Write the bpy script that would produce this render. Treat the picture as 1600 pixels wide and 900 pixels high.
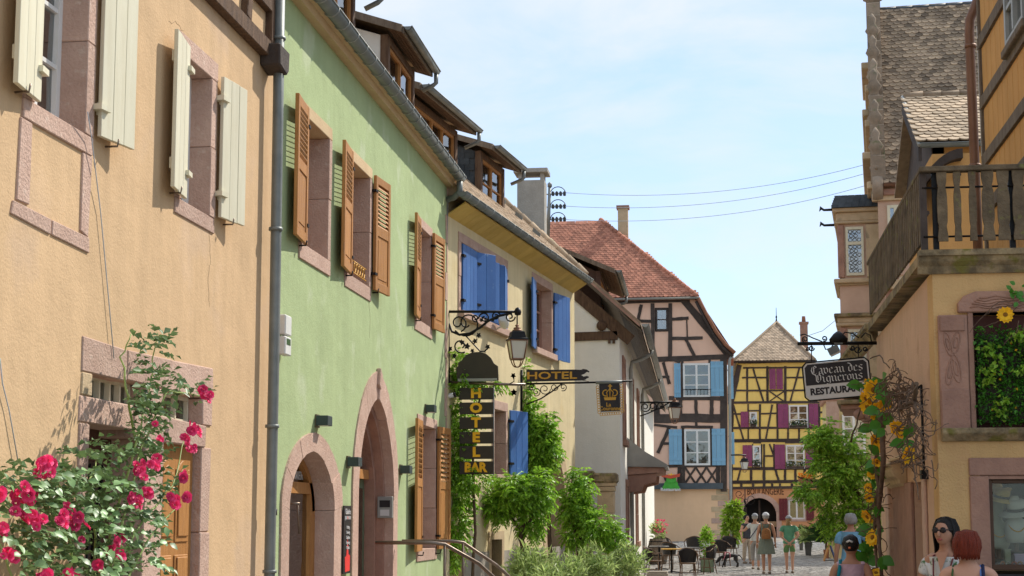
import bpy, bmesh, math, random
import numpy as np
from mathutils import Vector, Matrix, Euler
from mathutils.geometry import tessellate_polygon
random.seed(7); RNG = np.random.default_rng(11)
for o in list(bpy.data.objects): bpy.data.objects.remove(o)
SC = bpy.context.scene; COL = SC.collection
R = math.radians
# ------------------------------------------------------------------ camera
FOC = 2500.0; PITCH = R(7); PPY = 505.0
YAW = math.atan(330 * math.cos(PITCH) / FOC); EYE = Vector((0, 0, 1.7))
cam = bpy.data.cameras.new('camera'); camo = bpy.data.objects.new('camera', cam); COL.objects.link(camo)
cam.sensor_width = 36; cam.lens = 36 * FOC / 1600; cam.shift_y = (PPY - 450) / 1600; cam.clip_start = .1; cam.clip_end = 3000
camo.location = EYE; camo.rotation_euler = (R(90) + PITCH, 0, YAW)
SC.camera = camo
SC.render.resolution_x = 1024; SC.render.resolution_y = 576
# ------------------------------------------------------------------ sky, sun, exposure
SUNV = Vector((1.0, 1.15, 1.55)).normalized()
SUN_EL = math.asin(SUNV.z); SUN_AZ = math.atan2(SUNV.x, SUNV.y)
W = bpy.data.worlds.new('World'); SC.world = W; W.use_nodes = True
nt = W.node_tree; nt.nodes.clear()
def wn(t, **k):
    n = nt.nodes.new(t)
    for a, b in k.items(): setattr(n, a, b)
    return n
sky = wn('ShaderNodeTexSky', sky_type='NISHITA'); sky.sun_disc = False; sky.sun_elevation = SUN_EL; sky.sun_rotation = SUN_AZ
sky.air_density = 1.0; sky.dust_density = .5; sky.ozone_density = 1.6; sky.altitude = 250
geo = wn('ShaderNodeTexCoord'); mp = wn('ShaderNodeMapping'); mp.inputs['Scale'].default_value = (1.0, 1.0, 2.6)
mp.inputs['Rotation'].default_value = (0, 0, R(28))
n1 = wn('ShaderNodeTexNoise'); n1.inputs['Scale'].default_value = 5.2; n1.inputs['Detail'].default_value = 9; n1.inputs['Roughness'].default_value = .56; n1.inputs['Distortion'].default_value = .35
rp = wn('ShaderNodeValToRGB'); rp.color_ramp.elements[0].position = .38; rp.color_ramp.elements[1].position = .60
rp.color_ramp.elements[0].color = (.0,)*3 + (1,); rp.color_ramp.elements[1].color = (.85,)*3 + (1,)
mx = wn('ShaderNodeMixRGB'); mx.inputs[2].default_value = (2.55, 2.72, 2.88, 1)
bg = wn('ShaderNodeBackground'); bg.inputs['Strength'].default_value = .15; wo = wn('ShaderNodeOutputWorld')
L = nt.links.new
L(geo.outputs['Generated'], mp.inputs['Vector']); L(mp.outputs[0], n1.inputs['Vector']); L(n1.outputs['Fac'], rp.inputs[0])
hs_ = wn('ShaderNodeHueSaturation'); hs_.inputs['Saturation'].default_value = 1.15; hs_.inputs['Value'].default_value = .95; hs_.inputs['Hue'].default_value = .522; L(sky.outputs[0], hs_.inputs['Color'])
hz = wn('ShaderNodeMixRGB'); hz.inputs[0].default_value = .74; hz.inputs[2].default_value = (1.68, 2.2, 2.72, 1); L(hs_.outputs[0], hz.inputs[1])
L(rp.outputs[0], mx.inputs[0]); L(hz.outputs[0], mx.inputs[1]); L(mx.outputs[0], bg.inputs[0]); L(bg.outputs[0], wo.inputs[0])
sun = bpy.data.lights.new('sun', 'SUN'); sun.energy = 2.3; sun.angle = R(.6); sun.color = (1, .94, .84)
suno = bpy.data.objects.new('sun', sun); COL.objects.link(suno); suno.rotation_euler = SUNV.to_track_quat('Z', 'Y').to_euler()
suno.location = (20, 20, 40)
vs = SC.view_settings; vs.view_transform = 'Standard'; vs.look = 'None'; vs.gamma = 1; vs.use_curve_mapping = False; vs.exposure = 1.2
# ------------------------------------------------------------------ helpers
def ray(px, py):
    dx = (px - 800) / FOC; dy = -(py - PPY) / FOC
    s, c = math.sin(YAW), math.cos(YAW); st, ct = math.sin(PITCH), math.cos(PITCH)
    return Vector((-s*ct + dx*c + dy*s*st, c*ct + dx*s - dy*c*st, st + dy*ct))
def at(px, py, Y):
    d = ray(px, py); return EYE + d * (Y / d.y)
class Frame:
    def __init__(s, o, u):
        l = math.hypot(u[0], u[1]); s.o = Vector((o[0], o[1], 0)); s.u = Vector((u[0]/l, u[1]/l, 0)); s.n = Vector((s.u.y, -s.u.x, 0))
    def p(s, u, z, n=0): return s.o + s.u*u + s.n*n + Vector((0, 0, z))
    def uz(s, px, py, off=0):
        d = ray(px, py); k = (s.o + s.n*off - EYE).dot(s.n) / d.dot(s.n); q = EYE + d*k
        return ((q - s.o).dot(s.u), q.z)
    def hinge(s, u, n, sgn, phi):
        q = s.p(u, 0, n); d = s.u*sgn*math.cos(R(phi)) + s.n*math.sin(R(phi)); return Frame((q.x, q.y), (d.x, d.y))
WM = {}
def put(o, parent=None, basis=None):
    COL.objects.link(o); basis = basis or Matrix.Identity(4); o.matrix_basis = basis; WM[o.name] = basis
    if parent is not None:
        o.parent = parent; o.matrix_parent_inverse = WM[parent.name].inverted()
    return o
def tag(o, label=None, cat=None, group=None, kind=None):
    if label: o['label'] = label
    if cat: o['category'] = cat
    if group: o['group'] = group
    if kind: o['kind'] = kind
    return o
def thing(name, label, cat, loc=(0, 0, 0), group=None, rz=0):
    o = bpy.data.objects.new(name, None); o.empty_display_size = .2
    put(o, None, Matrix.Translation(Vector(loc)) @ Matrix.Rotation(rz, 4, 'Z')); return tag(o, label, cat, group)
def inst(name, mesh, parent, basis): return put(bpy.data.objects.new(name, mesh), parent, basis)
def tree_copy(o, parent=None, **k):
    c = o.copy(); COL.objects.link(c); WM[c.name] = WM[o.name]
    if parent is not None: c.parent = parent
    for ch in [x for x in o.children]: tree_copy(ch, c)
    return c
def jit(a): return random.uniform(-a, a)
class MB:
    def __init__(s): s.v = []; s.f = []; s.sm = []
    def add(s, vs, fs, smooth=False):
        b = len(s.v); s.v += [tuple(v) for v in vs]
        for f in fs: s.f.append([b + i for i in f]); s.sm.append(smooth)
        return s
    def hexa(s, a): return s.add(a, [(0,3,2,1),(4,5,6,7),(0,1,5,4),(1,2,6,5),(2,3,7,6),(3,0,4,7)])
    def box(s, x0, x1, y0, y1, z0, z1, m=None):
        a = [Vector(q) for q in ((x0,y0,z0),(x1,y0,z0),(x1,y1,z0),(x0,y1,z0),(x0,y0,z1),(x1,y0,z1),(x1,y1,z1),(x0,y1,z1))]
        return s.hexa([m @ q for q in a] if m else a)
    def fb(s, F, u0, u1, z0, z1, n0, n1):
        return s.hexa([F.p(u0,z0,n1),F.p(u1,z0,n1),F.p(u1,z0,n0),F.p(u0,z0,n0),F.p(u0,z1,n1),F.p(u1,z1,n1),F.p(u1,z1,n0),F.p(u0,z1,n0)])
    def poly(s, F, pts, n0, n1):
        k = len(pts); vs = [F.p(a, b, n1) for a, b in pts] + [F.p(a, b, n0) for a, b in pts]
        A = sum(pts[i][0]*pts[(i+1) % k][1] - pts[(i+1) % k][0]*pts[i][1] for i in range(k))
        fs = [tuple(range(k)), tuple(range(2*k-1, k-1, -1))] + [(i, i+k, (i+1) % k + k, (i+1) % k) for i in range(k)]
        if A < 0: fs = [f[::-1] for f in fs]
        return s.add(vs, fs)
    def bar(s, F, a, b, w, n0, n1, wob=0, seg=1):
        a = Vector(a); b = Vector(b); d = (b-a).normalized(); q = Vector((-d.y, d.x)) * w/2
        L_ = []; R_ = []
        for i in range(seg+1):
            c = a.lerp(b, i/seg); L_.append(tuple(c + q*(1+jit(wob)))); R_.append(tuple(c - q*(1+jit(wob))))
        return s.poly(F, R_ + L_[::-1], n0, n1)
    def wall(s, F, outer, holes, n0, n1):
        loops = [outer] + holes; tri = tessellate_polygon([[Vector((a, b, 0)) for a, b in l] for l in loops])
        flat = [q for l in loops for q in l]; k = len(flat)
        vs = [F.p(a, b, n1) for a, b in flat] + [F.p(a, b, n0) for a, b in flat]; fs = []
        for t in tri:
            (ax, ay), (bx, by), (cx, cy) = (flat[i] for i in t)
            if (bx-ax)*(cy-ay) - (cx-ax)*(by-ay) < 0: t = t[::-1]
            fs.append(tuple(t)); fs.append(tuple(i+k for i in t[::-1]))
        b = 0
        for l in loops:
            m = len(l)
            for i in range(m): j = (i+1) % m; fs.append((b+i, b+i+k, b+j+k, b+j))
            b += m
        return s.add(vs, fs)
    def tube(s, pts, r, n=8, closed=False):
        pts = [Vector(p) for p in pts]; k = len(pts); rr = r if isinstance(r, (list, tuple)) else [r]*k
        vs = []; up = Vector((0, 0, 1)); pu = None
        for i, p in enumerate(pts):
            if closed: d = pts[(i+1) % k] - pts[i-1]
            else: d = pts[min(i+1, k-1)] - pts[max(i-1, 0)]
            if d.length < 1e-9: d = Vector((0, 0, 1))
            d.normalize()
            if pu is None: pu = d.orthogonal().normalized()
            pu = (pu - d*pu.dot(d)); pu = pu.normalized() if pu.length > 1e-6 else d.orthogonal().normalized()
            w = d.cross(pu)
            for j in range(n):
                a = 2*math.pi*j/n; vs.append(p + (pu*math.cos(a) + w*math.sin(a))*rr[i])
        fs = []
        for i in range(k if closed else k-1):
            i2 = (i+1) % k
            for j in range(n): fs.append((i*n+j, i*n+(j+1) % n, i2*n+(j+1) % n, i2*n+j))
        s.add(vs, fs, True)
        if not closed:
            b = len(s.v) - len(vs); s.f.append([b+j for j in range(n)][::-1]); s.f.append([b+(k-1)*n+j for j in range(n)]); s.sm += [False, False]
        return s
    def lathe(s, prof, c=(0, 0, 0), n=16, smooth=True, m=None):
        c = Vector(c); vs = []; fs = []; k = len(prof)
        for r, z in prof:
            for j in range(n):
                a = 2*math.pi*(j+.5)/n; q = Vector((r*math.cos(a), r*math.sin(a), z)); vs.append((m @ q if m else q) + c)
        for i in range(k-1):
            for j in range(n): fs.append((i*n+j, i*n+(j+1) % n, (i+1)*n+(j+1) % n, (i+1)*n+j))
        s.add(vs, fs, smooth); b = len(s.v) - len(vs)
        s.f.append([b+j for j in range(n)][::-1]); s.f.append([b+(k-1)*n+j for j in range(n)]); s.sm += [False, False]
        return s
    def mesh(s, name, mat):
        me = bpy.data.meshes.new(name); me.from_pydata(s.v, [], s.f); me.materials.append(mat)
        me.polygons.foreach_set('use_smooth', s.sm); me.update(); return me
    def build(s, name, mat, parent=None, bevel=0, basis=None, kind=None):
        o = bpy.data.objects.new(name, s.mesh(name, mat))
        put(o, parent, basis)
        if bevel:
            b = o.modifiers.new('b', 'BEVEL'); b.width = bevel; b.segments = 1; b.limit_method = 'ANGLE'; b.angle_limit = R(40)
        if kind: o['kind'] = kind
        return o
# ------------------------------------------------------------------ materials
def lin(h): return tuple(((c/255)/12.92 if c/255 <= .04045 else ((c/255+.055)/1.055)**2.4) for c in h)
MATS = {}
def mat(name, c1, c2=None, rough=.8, scale=2.0, bump=0, bscale=30, metal=0, rnd=0, spec=.3, streak=0, stretch=None, trans=0, island=0, c3=None, c3s=8, c3t=.62, bump2=0, sharp=None):
    m = bpy.data.materials.new(name); m.use_nodes = True; t = m.node_tree; N = t.nodes; K = t.links.new
    p = N['Principled BSDF']; out = N['Material Output']
    p.inputs['Roughness'].default_value = rough; p.inputs['Metallic'].default_value = metal; p.inputs['Specular IOR Level'].default_value = spec
    tc = N.new('ShaderNodeTexCoord'); vec = tc.outputs['Object']
    if stretch:
        mp = N.new('ShaderNodeMapping'); mp.inputs['Scale'].default_value = stretch; K(vec, mp.inputs[0]); vec = mp.outputs[0]
    c2 = c2 or tuple(x*.82 for x in c1)
    nz = N.new('ShaderNodeTexNoise'); nz.inputs['Scale'].default_value = scale; nz.inputs['Detail'].default_value = 8; nz.inputs['Roughness'].default_value = .62; K(vec, nz.inputs['Vector'])
    rp = N.new('ShaderNodeValToRGB'); e = rp.color_ramp.elements; e[0].position, e[1].position = sharp or (.32, .68); e[0].color = (*c2, 1); e[1].color = (*c1, 1); K(nz.outputs['Fac'], rp.inputs[0])
    col = rp.outputs[0]
    def mul(col, fac_socket, lo, hi):
        mr = N.new('ShaderNodeMapRange'); mr.inputs['To Min'].default_value = lo; mr.inputs['To Max'].default_value = hi; K(fac_socket, mr.inputs['Value'])
        hv = N.new('ShaderNodeHueSaturation'); K(mr.outputs[0], hv.inputs['Value']); K(col, hv.inputs['Color']); return hv.outputs[0]
    if c3:
        n3 = N.new('ShaderNodeTexNoise'); n3.inputs['Scale'].default_value = c3s; n3.inputs['Detail'].default_value = 5; K(vec, n3.inputs['Vector'])
        r3 = N.new('ShaderNodeValToRGB'); r3.color_ramp.elements[0].position = c3t; r3.color_ramp.elements[1].position = c3t + .1; K(n3.outputs['Fac'], r3.inputs[0])
        mxx = N.new('ShaderNodeMixRGB'); mxx.inputs[2].default_value = (*c3, 1); K(r3.outputs[0], mxx.inputs[0]); K(col, mxx.inputs[1]); col = mxx.outputs[0]
    if streak:
        mp2 = N.new('ShaderNodeMapping'); mp2.inputs['Scale'].default_value = (5, 5, .35); K(tc.outputs['Object'], mp2.inputs[0])
        n4 = N.new('ShaderNodeTexNoise'); n4.inputs['Scale'].default_value = 1.3; n4.inputs['Detail'].default_value = 6; K(mp2.outputs[0], n4.inputs['Vector'])
        col = mul(col, n4.outputs['Fac'], 1 - streak, 1 + streak*.6)
    if rnd:
        oi = N.new('ShaderNodeObjectInfo'); col = mul(col, oi.outputs['Random'], 1 - rnd, 1 + rnd)
    if island:
        g = N.new('ShaderNodeNewGeometry'); col = mul(col, g.outputs['Random Per Island'], 1 - island, 1 + island)
    K(col, p.inputs['Base Color'])
    if bump:
        nb = N.new('ShaderNodeTexNoise'); nb.inputs['Scale'].default_value = bscale; nb.inputs['Detail'].default_value = 5; K(vec, nb.inputs['Vector'])
        bp = N.new('ShaderNodeBump'); bp.inputs['Strength'].default_value = bump; bp.inputs['Distance'].default_value = .02; K(nb.outputs['Fac'], bp.inputs['Height'])
        last = bp
        if bump2:
            nb2 = N.new('ShaderNodeTexNoise'); nb2.inputs['Scale'].default_value = 2.6; nb2.inputs['Detail'].default_value = 4; K(vec, nb2.inputs['Vector'])
            bp2 = N.new('ShaderNodeBump'); bp2.inputs['Strength'].default_value = bump2; bp2.inputs['Distance'].default_value = .08; K(nb2.outputs['Fac'], bp2.inputs['Height']); K(bp.outputs[0], bp2.inputs['Normal']); last = bp2
        K(last.outputs[0], p.inputs['Normal'])
    if trans:
        tr = N.new('ShaderNodeBsdfTranslucent'); K(col, tr.inputs['Color']); ms = N.new('ShaderNodeMixShader'); ms.inputs[0].default_value = trans
        K(p.outputs[0], ms.inputs[1]); K(tr.outputs[0], ms.inputs[2]); K(ms.outputs[0], out.inputs[0])
    MATS[name] = m; return m
def plaster(name, c, dark=.86, streak=.10, bump=.35, c3=None, **k):
    return mat(name, c, tuple(x*dark for x in c), .92, 1.1, bump, 55, streak=streak, bump2=.22, spec=.15, c3=c3, **k)
def glassmat(name, tint=(.75, .8, .8), refl=.25):
    m = bpy.data.materials.new(name); m.use_nodes = True; t = m.node_tree; N = t.nodes; K = t.links.new; N.clear()
    out = N.new('ShaderNodeOutputMaterial'); tr = N.new('ShaderNodeBsdfTransparent'); tr.inputs[0].default_value = (*tint, 1)
    gl = N.new('ShaderNodeBsdfGlossy'); gl.inputs['Roughness'].default_value = .04
    tc = N.new('ShaderNodeTexCoord'); nz = N.new('ShaderNodeTexNoise'); nz.inputs['Scale'].default_value = 2.2; K(tc.outputs['Object'], nz.inputs['Vector'])
    bp = N.new('ShaderNodeBump'); bp.inputs['Strength'].default_value = .12; bp.inputs['Distance'].default_value = .05; K(nz.outputs['Fac'], bp.inputs['Height']); K(bp.outputs[0], gl.inputs['Normal'])
    fr = N.new('ShaderNodeFresnel'); fr.inputs['IOR'].default_value = 1.5; ad = N.new('ShaderNodeMath'); ad.operation = 'ADD'; ad.use_clamp = True; ad.inputs[1].default_value = refl; K(fr.outputs[0], ad.inputs[0])
    mx = N.new('ShaderNodeMixShader'); K(ad.outputs[0], mx.inputs[0]); K(tr.outputs[0], mx.inputs[1]); K(gl.outputs[0], mx.inputs[2]); K(mx.outputs[0], out.inputs[0])
    MATS[name] = m; return m
orange_pl = plaster('orange_plaster', (.665, .455, .262), .86, .15, .26, c3=(.60, .42, .265), c3s=1.1, c3t=.56)
green_pl = plaster('green_plaster', (.42, .51, .265), .86, .11, .3, c3=(.47, .54, .33), c3s=1.4, c3t=.58)
yellow_pl = plaster('yellow_plaster', (.72, .60, .36), .84, .17, .4, c3=(.64, .51, .28), c3s=1.2, c3t=.6)
white_pl = plaster('white_plaster', (.82, .79, .71), .92, .08)
pink_pl = plaster('pink_plaster', (.80, .52, .38), .92, .06)
apricot_pl = plaster('apricot_plaster', (.80, .53, .32), .92, .06)
bright_yellow_pl = plaster('bright_yellow_plaster', (.88, .66, .20), .9, .08)
terracotta_pl = plaster('terracotta_plaster', (.66, .33, .16), .88, .1)
ochre_pl = plaster('ochre_plaster', (.68, .44, .20), .82, .16, .6, c3=(.55, .33, .16), c3s=1.6, c3t=.6)
rose_pl = plaster('rose_plaster', (.68, .45, .31), .85, .14, .4, c3=(.54, .34, .22), c3s=2.2, c3t=.6)
deep_orange_pl = plaster('deep_orange_plaster', (.66, .36, .13), .86, .12, .3)
cream_pl = plaster('cream_plaster', (.74, .62, .46), .88, .1)
stone = mat('pink_sandstone', (.55, .385, .305), (.45, .30, .235), .9, 5, .6, 45, rnd=.10, c3=(.56, .42, .34), c3s=14, c3t=.6, spec=.15)
stone_d = mat('dark_sandstone', (.40, .235, .17), (.29, .165, .125), .9, 4, .5, 40, rnd=.1, spec=.15)
stone_y = mat('buff_sandstone', (.58, .44, .28), (.45, .335, .205), .9, 4, .5, 40, rnd=.08, c3=(.3, .24, .16), c3s=3, c3t=.62, spec=.15)
grey_st = mat('grey_brown_stone', (.33, .25, .18), (.20, .155, .11), .95, 3, .6, 30, rnd=.2, c3=(.17, .165, .09), c3s=5, c3t=.6)
rosy_st = mat('rosy_buff_stone', (.60, .42, .31), (.52, .35, .255), .9, 3, .4, 30, rnd=.08)
soffit_y = mat('yellow_painted_boards', (.66, .46, .13), (.56, .37, .09), .7, 3, .2, 30, rnd=.08)
cream_st = mat('cream_painted_stone', (.62, .47, .27), (.55, .38, .22), .85, 3, .3, 40, rnd=.05)
moss_st = mat('mossy_stone', (.36, .27, .15), (.13, .10, .06), .95, 5, .8, 30, c3=(.17, .15, .04), c3s=7, c3t=.56, sharp=(.38, .62))
wood_o = mat('orange_stained_wood', (.50, .24, .075), (.36, .155, .045), .55, 3, .2, 40, stretch=(9, 9, .8), rnd=.1, c3=(.27, .15, .07), c3s=5, c3t=.64)
wood_b = mat('old_brown_wood', (.16, .095, .055), (.075, .042, .026), .85, 3, .5, 30, stretch=(6, 6, 1.2), rnd=.12)
wood_g = mat('weathered_grey_wood', (.22, .175, .13), (.12, .09, .066), .9, 3, .5, 30, stretch=(5, 5, 1), rnd=.1)
wood_dk = mat('dark_timber', (.078, .058, .047), (.042, .031, .026), .8, 4, .4, 30, rnd=.2)
wood_m = mat('moss_grown_wood', (.19, .14, .085), (.085, .063, .04), .95, 6, .6, 40, c3=(.18, .17, .06), c3s=9, c3t=.6, rnd=.15)
cream_paint = mat('cream_paint', (.70, .66, .50), (.63, .58, .42), .6, 2, .15, 40, stretch=(7, 7, .6), rnd=.05, c3=(.42, .33, .2), c3s=11, c3t=.74)
blue_paint = mat('blue_paint', (.06, .17, .43), (.048, .13, .35), .5, 2, .15, 40, rnd=.08, streak=.15, c3=(.15, .26, .46), c3s=9, c3t=.66)
sky_paint = mat('light_blue_paint', (.22, .42, .57), (.19, .38, .53), .55, 2, .1, 40, rnd=.05)
plum_paint = mat('plum_paint', (.26, .06, .14), (.22, .05, .12), .55, 2, .1, 40, rnd=.06)
maroon_paint = mat('maroon_paint', (.15, .022, .028), (.12, .018, .022), .5, 2, .1, 40, rnd=.06)
white_paint = mat('white_paint', (.74, .73, .70), (.66, .65, .61), .5, 3, .05, 40)
zinc = mat('zinc_metal', (.25, .265, .25), (.16, .175, .17), .5, 3, .05, 30, metal=.25, streak=.1, rnd=.06)
zinc_l = mat('pale_zinc', (.36, .36, .33), (.27, .27, .25), .5, 3, .05, 30, metal=.4)
copper = mat('copper_pipe', (.26, .135, .08), (.18, .09, .055), .5, 3, .1, 30, metal=.4, streak=.15)
iron = mat('black_iron', (.018, .017, .017), (.01, .01, .01), .5, 8, .2, 60, metal=.5)
steel = mat('worn_steel', (.24, .19, .15), (.16, .12, .09), .4, 6, .1, 50, metal=.8)
box_grey = mat('grey_lamp_metal', (.05, .07, .07), (.04, .055, .055), .5, 8)
dark_in = mat('painted_room_shade', (.016, .015, .014), (.008, .008, .008), .9, 1)  # near-black colour stands for the shade of unlit rooms
slate = mat('slate', (.06, .07, .075), (.035, .04, .045), .6, 6, .3, 30, rnd=.25)
tile_b = mat('brown_roof_tile', (.33, .235, .15), (.20, .14, .09), .85, 6, .4, 60, rnd=.5, c3=(.23, .19, .07), c3s=7, c3t=.64)
tile_r = mat('red_roof_tile', (.46, .19, .115), (.33, .13, .08), .85, 6, .3, 60, rnd=.3)
tile_g = mat('buff_roof_tile', (.54, .40, .26), (.37, .27, .175), .85, 6, .4, 60, rnd=.32, c3=(.22, .2, .08), c3s=5, c3t=.66)
tile_bi = mat('brown_roof_tiles_far', (.32, .23, .145), (.195, .135, .088), .85, 6, .3, 60, island=.5, c3=(.23, .19, .07), c3s=.8, c3t=.66)
tile_ri = mat('red_roof_tiles_far', (.46, .19, .115), (.33, .13, .08), .85, 6, .3, 60, island=.3)
tile_gi = mat('buff_roof_tiles_far', (.50, .37, .25), (.35, .26, .175), .85, 6, .3, 60, island=.3)
curtain = mat('lace_curtain', (.62, .62, .58), (.5, .5, .47), .9, 9, stretch=(6, 6, .5))
leaf_m = mat('leaf_green', (.32, .53, .05), (.17, .36, .03), .45, 3, trans=.42, island=.45, spec=.4)
leaf_f = mat('fresh_leaf_green', (.40, .62, .07), (.22, .42, .04), .45, 3, trans=.42, island=.45, spec=.4)
leaf_d = mat('dark_leaf_green', (.07, .15, .035), (.045, .105, .025), .4, 3, trans=.25, island=.4, spec=.5)
leaf_rose = mat('rose_leaf_green', (.25, .40, .15), (.14, .26, .09), .42, 3, trans=.25, island=.35, rnd=.4, spec=.5)
leaf_ol = mat('oleander_leaf_green', (.48, .58, .22), (.32, .44, .14), .45, 3, trans=.35, island=.4)
leaf_y = mat('yellow_leaf_green', (.30, .44, .04), (.2, .33, .03), .45, 3, trans=.4, island=.35)  # yellow-green foliage of the bush by the pink house
leaf_iv = mat('ivy_leaf_green', (.09, .28, .03), (.05, .17, .02), .4, 3, trans=.2, island=.5)
bark = mat('bark', (.13, .085, .05), (.07, .045, .03), .9, 12, .6, 30)
rose_m = mat('rose_petal', (.88, .075, .24), (.74, .035, .15), .55, 3, trans=.2, rnd=.3)
petal_y = mat('sunflower_petal', (.95, .60, .02), (.92, .48, .012), .6, 3, trans=.15, island=.15)
clay = mat('clay_pot', (.30, .13, .07), (.22, .09, .05), .85, 5, .2, 30)
grey_pot = mat('grey_planter', (.10, .10, .095), (.07, .07, .066), .7, 5, .1, 30)
gold = mat('gold_leaf', (.60, .33, .05), (.45, .23, .03), .45, 5, metal=.2)
sign_br = mat('sign_brown', (.055, .045, .03), (.04, .034, .024), .6, 3)
sign_yel = mat('sign_yellow', (.92, .52, .02), (.85, .45, .015), .5, 4)
sign_blk = mat('sign_black', (.028, .022, .024), (.02, .017, .018), .5, 4)
sign_wht = mat('sign_white', (.68, .66, .64), (.6, .58, .56), .5, 3)
glass = glassmat('window_glass'); glass_d = glassmat('dim_glass', (.45, .5, .47), .16); glass_s = glassmat('shop_glass', (.92, .95, .92), .0)
lamp_glass = mat('lantern_glass', (.62, .60, .52), (.55, .53, .46), .3, 3)
# ------------------------------------------------------------------ reusable builders
def arch_pts(u0, u1, z0, zs, za, k=9):
    c = (u0+u1)/2; h = (u1-u0)/2; H = za-zs; pts = [(u0, z0), (u0, zs)]
    if H > h*1.02:
        r = (h*h+H*H)/(2*h); a1 = math.acos((r-h)/r)
        for i in range(1, k): a = a1*i/k; pts.append((u0 + r - r*math.cos(a), zs + r*math.sin(a)))
    else:
        for i in range(1, k): a = math.pi/2*i/k; pts.append((c - h*math.cos(a), zs + H*(.9*math.sin(a) + .1*a/(math.pi/2))))
    pts.append((c, za)); pts += [(2*c-a, b) for a, b in pts[-2::-1]]
    return pts
def pane(parent, F, u0, u1, z0, z1, n, m=None):
    t = jit(.004); q = [F.p(u0,z0,n+t), F.p(u1,z0,n-t), F.p(u1,z1,n+jit(.004)), F.p(u0,z1,n+jit(.004))]
    b = [v - F.n*.006 for v in q]
    return MB().hexa([q[0], q[1], b[1], b[0], q[3], q[2], b[2], b[3]]).build('pane', m or glass, parent)
def casement(parent, F, u0, u1, z0, z1, n, cols=2, rows=3, fm=None, gm=None, fw=.055, mw=.028, back=None, curt=0, name='window'):
    fm = fm or white_paint
    w = MB(); w.fb(F,u0,u0+fw,z0,z1,n-.03,n+.03); w.fb(F,u1-fw,u1,z0,z1,n-.03,n+.03)
    w.fb(F,u0+fw,u1-fw,z0,z0+fw,n-.03,n+.03); w.fb(F,u0+fw,u1-fw,z1-fw,z1,n-.03,n+.03)
    wo = w.build(name, fm, parent); a, b, c, d = u0+fw, u1-fw, z0+fw, z1-fw
    for i in range(1, cols):
        u = a + (b-a)*i/cols; ww = fw*.8 if cols == 2 or i*2 == cols else mw
        MB().fb(F,u-ww/2*1.3,u+ww/2*1.3,c,d,n-.022,n+.036).build('mullion', fm, wo)
    for j in range(1, rows):
        z = c + (d-c)*j/rows
        MB().fb(F,a,b,z-mw/2,z+mw/2,n-.018,n+.022).build('glazing_bar', fm, wo)
    for i in range(cols):
        for j in range(rows):
            pane(wo, F, a+(b-a)*i/cols, a+(b-a)*(i+1)/cols, c+(d-c)*j/rows, c+(d-c)*(j+1)/rows, n-.005, gm)
    if back is not False: MB().fb(F,u0-.02,u1+.02,z0-.02,z1+.02,n-.30,n-.26).build('room_shade_sheet', dark_in, wo)  # black sheet close behind the panes paints the unlit room
    if curt:
        for s in (0, 1):
            cw = (u1-u0)*curt; m = MB(); k = 8
            ua = u0+fw if s == 0 else u1-fw-cw
            pts = [(ua + cw*i/k, .02*math.sin(i*2.4+s)) for i in range(k+1)]
            vs = [F.p(a_, z0, n-.1+b_) for a_, b_ in pts] + [F.p(a_, z1, n-.1+b_) for a_, b_ in pts]
            m.add(vs, [(i, i+1, i+2+k, i+1+k) for i in range(k)], True); m.build('curtain', curtain, wo)
    return wo
def louvre_shutter(parent, F, h, sgn, z0, z1, w, m=None, phi=6, n=.05, split=.52):
    m = m or wood_o; G = F.hinge(h, n, sgn, phi); s = .085; t = .02
    b = MB(); b.fb(G,0,s,z0,z1,-t,t); b.fb(G,w-s,w,z0,z1,-t,t); zm = z0 + (z1-z0)*split
    for za, zb in ((z0, z0+.11), (zm-.06, zm+.06), (z1-.1, z1)): b.fb(G,s,w-s,za,zb,-t*.9,t*.9)
    o = b.build('shutter', m, parent, .004)
    MB().fb(G,s,w-s,z0+.11,zm-.06,-.006,.006).fb(G,s+.04,w-s-.04,z0+.16,zm-.11,-.013,.013).build('panel', m, o)
    k = 10; z = zm+.06; st = (z1-.1-z)/k
    for i in range(k):
        q = z + st*(i+.5); a = [G.p(s,q-.032,.018),G.p(w-s,q-.032,.018),G.p(w-s,q+.022,-.018),G.p(s,q+.022,-.018)]
        up = Vector((0, 0, .009)); MB().hexa(a + [v+up for v in a]).build('slat', m, o)
    for zz in (z0+.2, z1-.2): MB().fb(G,-.04,.05,zz-.015,zz+.015,-.03,.03).build('hinge', iron, o)
    return o
def plank_shutter(parent, F, h, sgn, z0, z1, w, m, phi=6, n=.05, planks=3, hinge_m=None, batten=True):
    G = F.hinge(h, n, sgn, phi); o = None
    fl = 1 if sgn > 0 else -1
    pw = w/planks
    o = MB().fb(G, .0025, pw-.0025, z0, z1, -.016, .016).build('shutter', m, parent, .003)
    for zz in (z0+.2, z1-.2): (MB().fb(G,.01,w-.02,zz-.045,zz+.045,.017,.034) if fl < 0 else MB().fb(G,.01,w-.02,zz-.045,zz+.045,-.034,-.017)).build('batten', m, o, .003)
    for i in range(1, planks):
        MB().fb(G, pw*i+.0025, pw*(i+1)-.0025, z0+jit(.006), z1+jit(.006), -.016+jit(.001), .016+jit(.001)).build('plank', m, o, .003)
    for zz in (z0+.2, z1-.2): MB().fb(G,-.05,.08,zz-.02,zz+.02,-.045,.045).build('hinge', hinge_m or iron, o)
    return o
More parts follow.
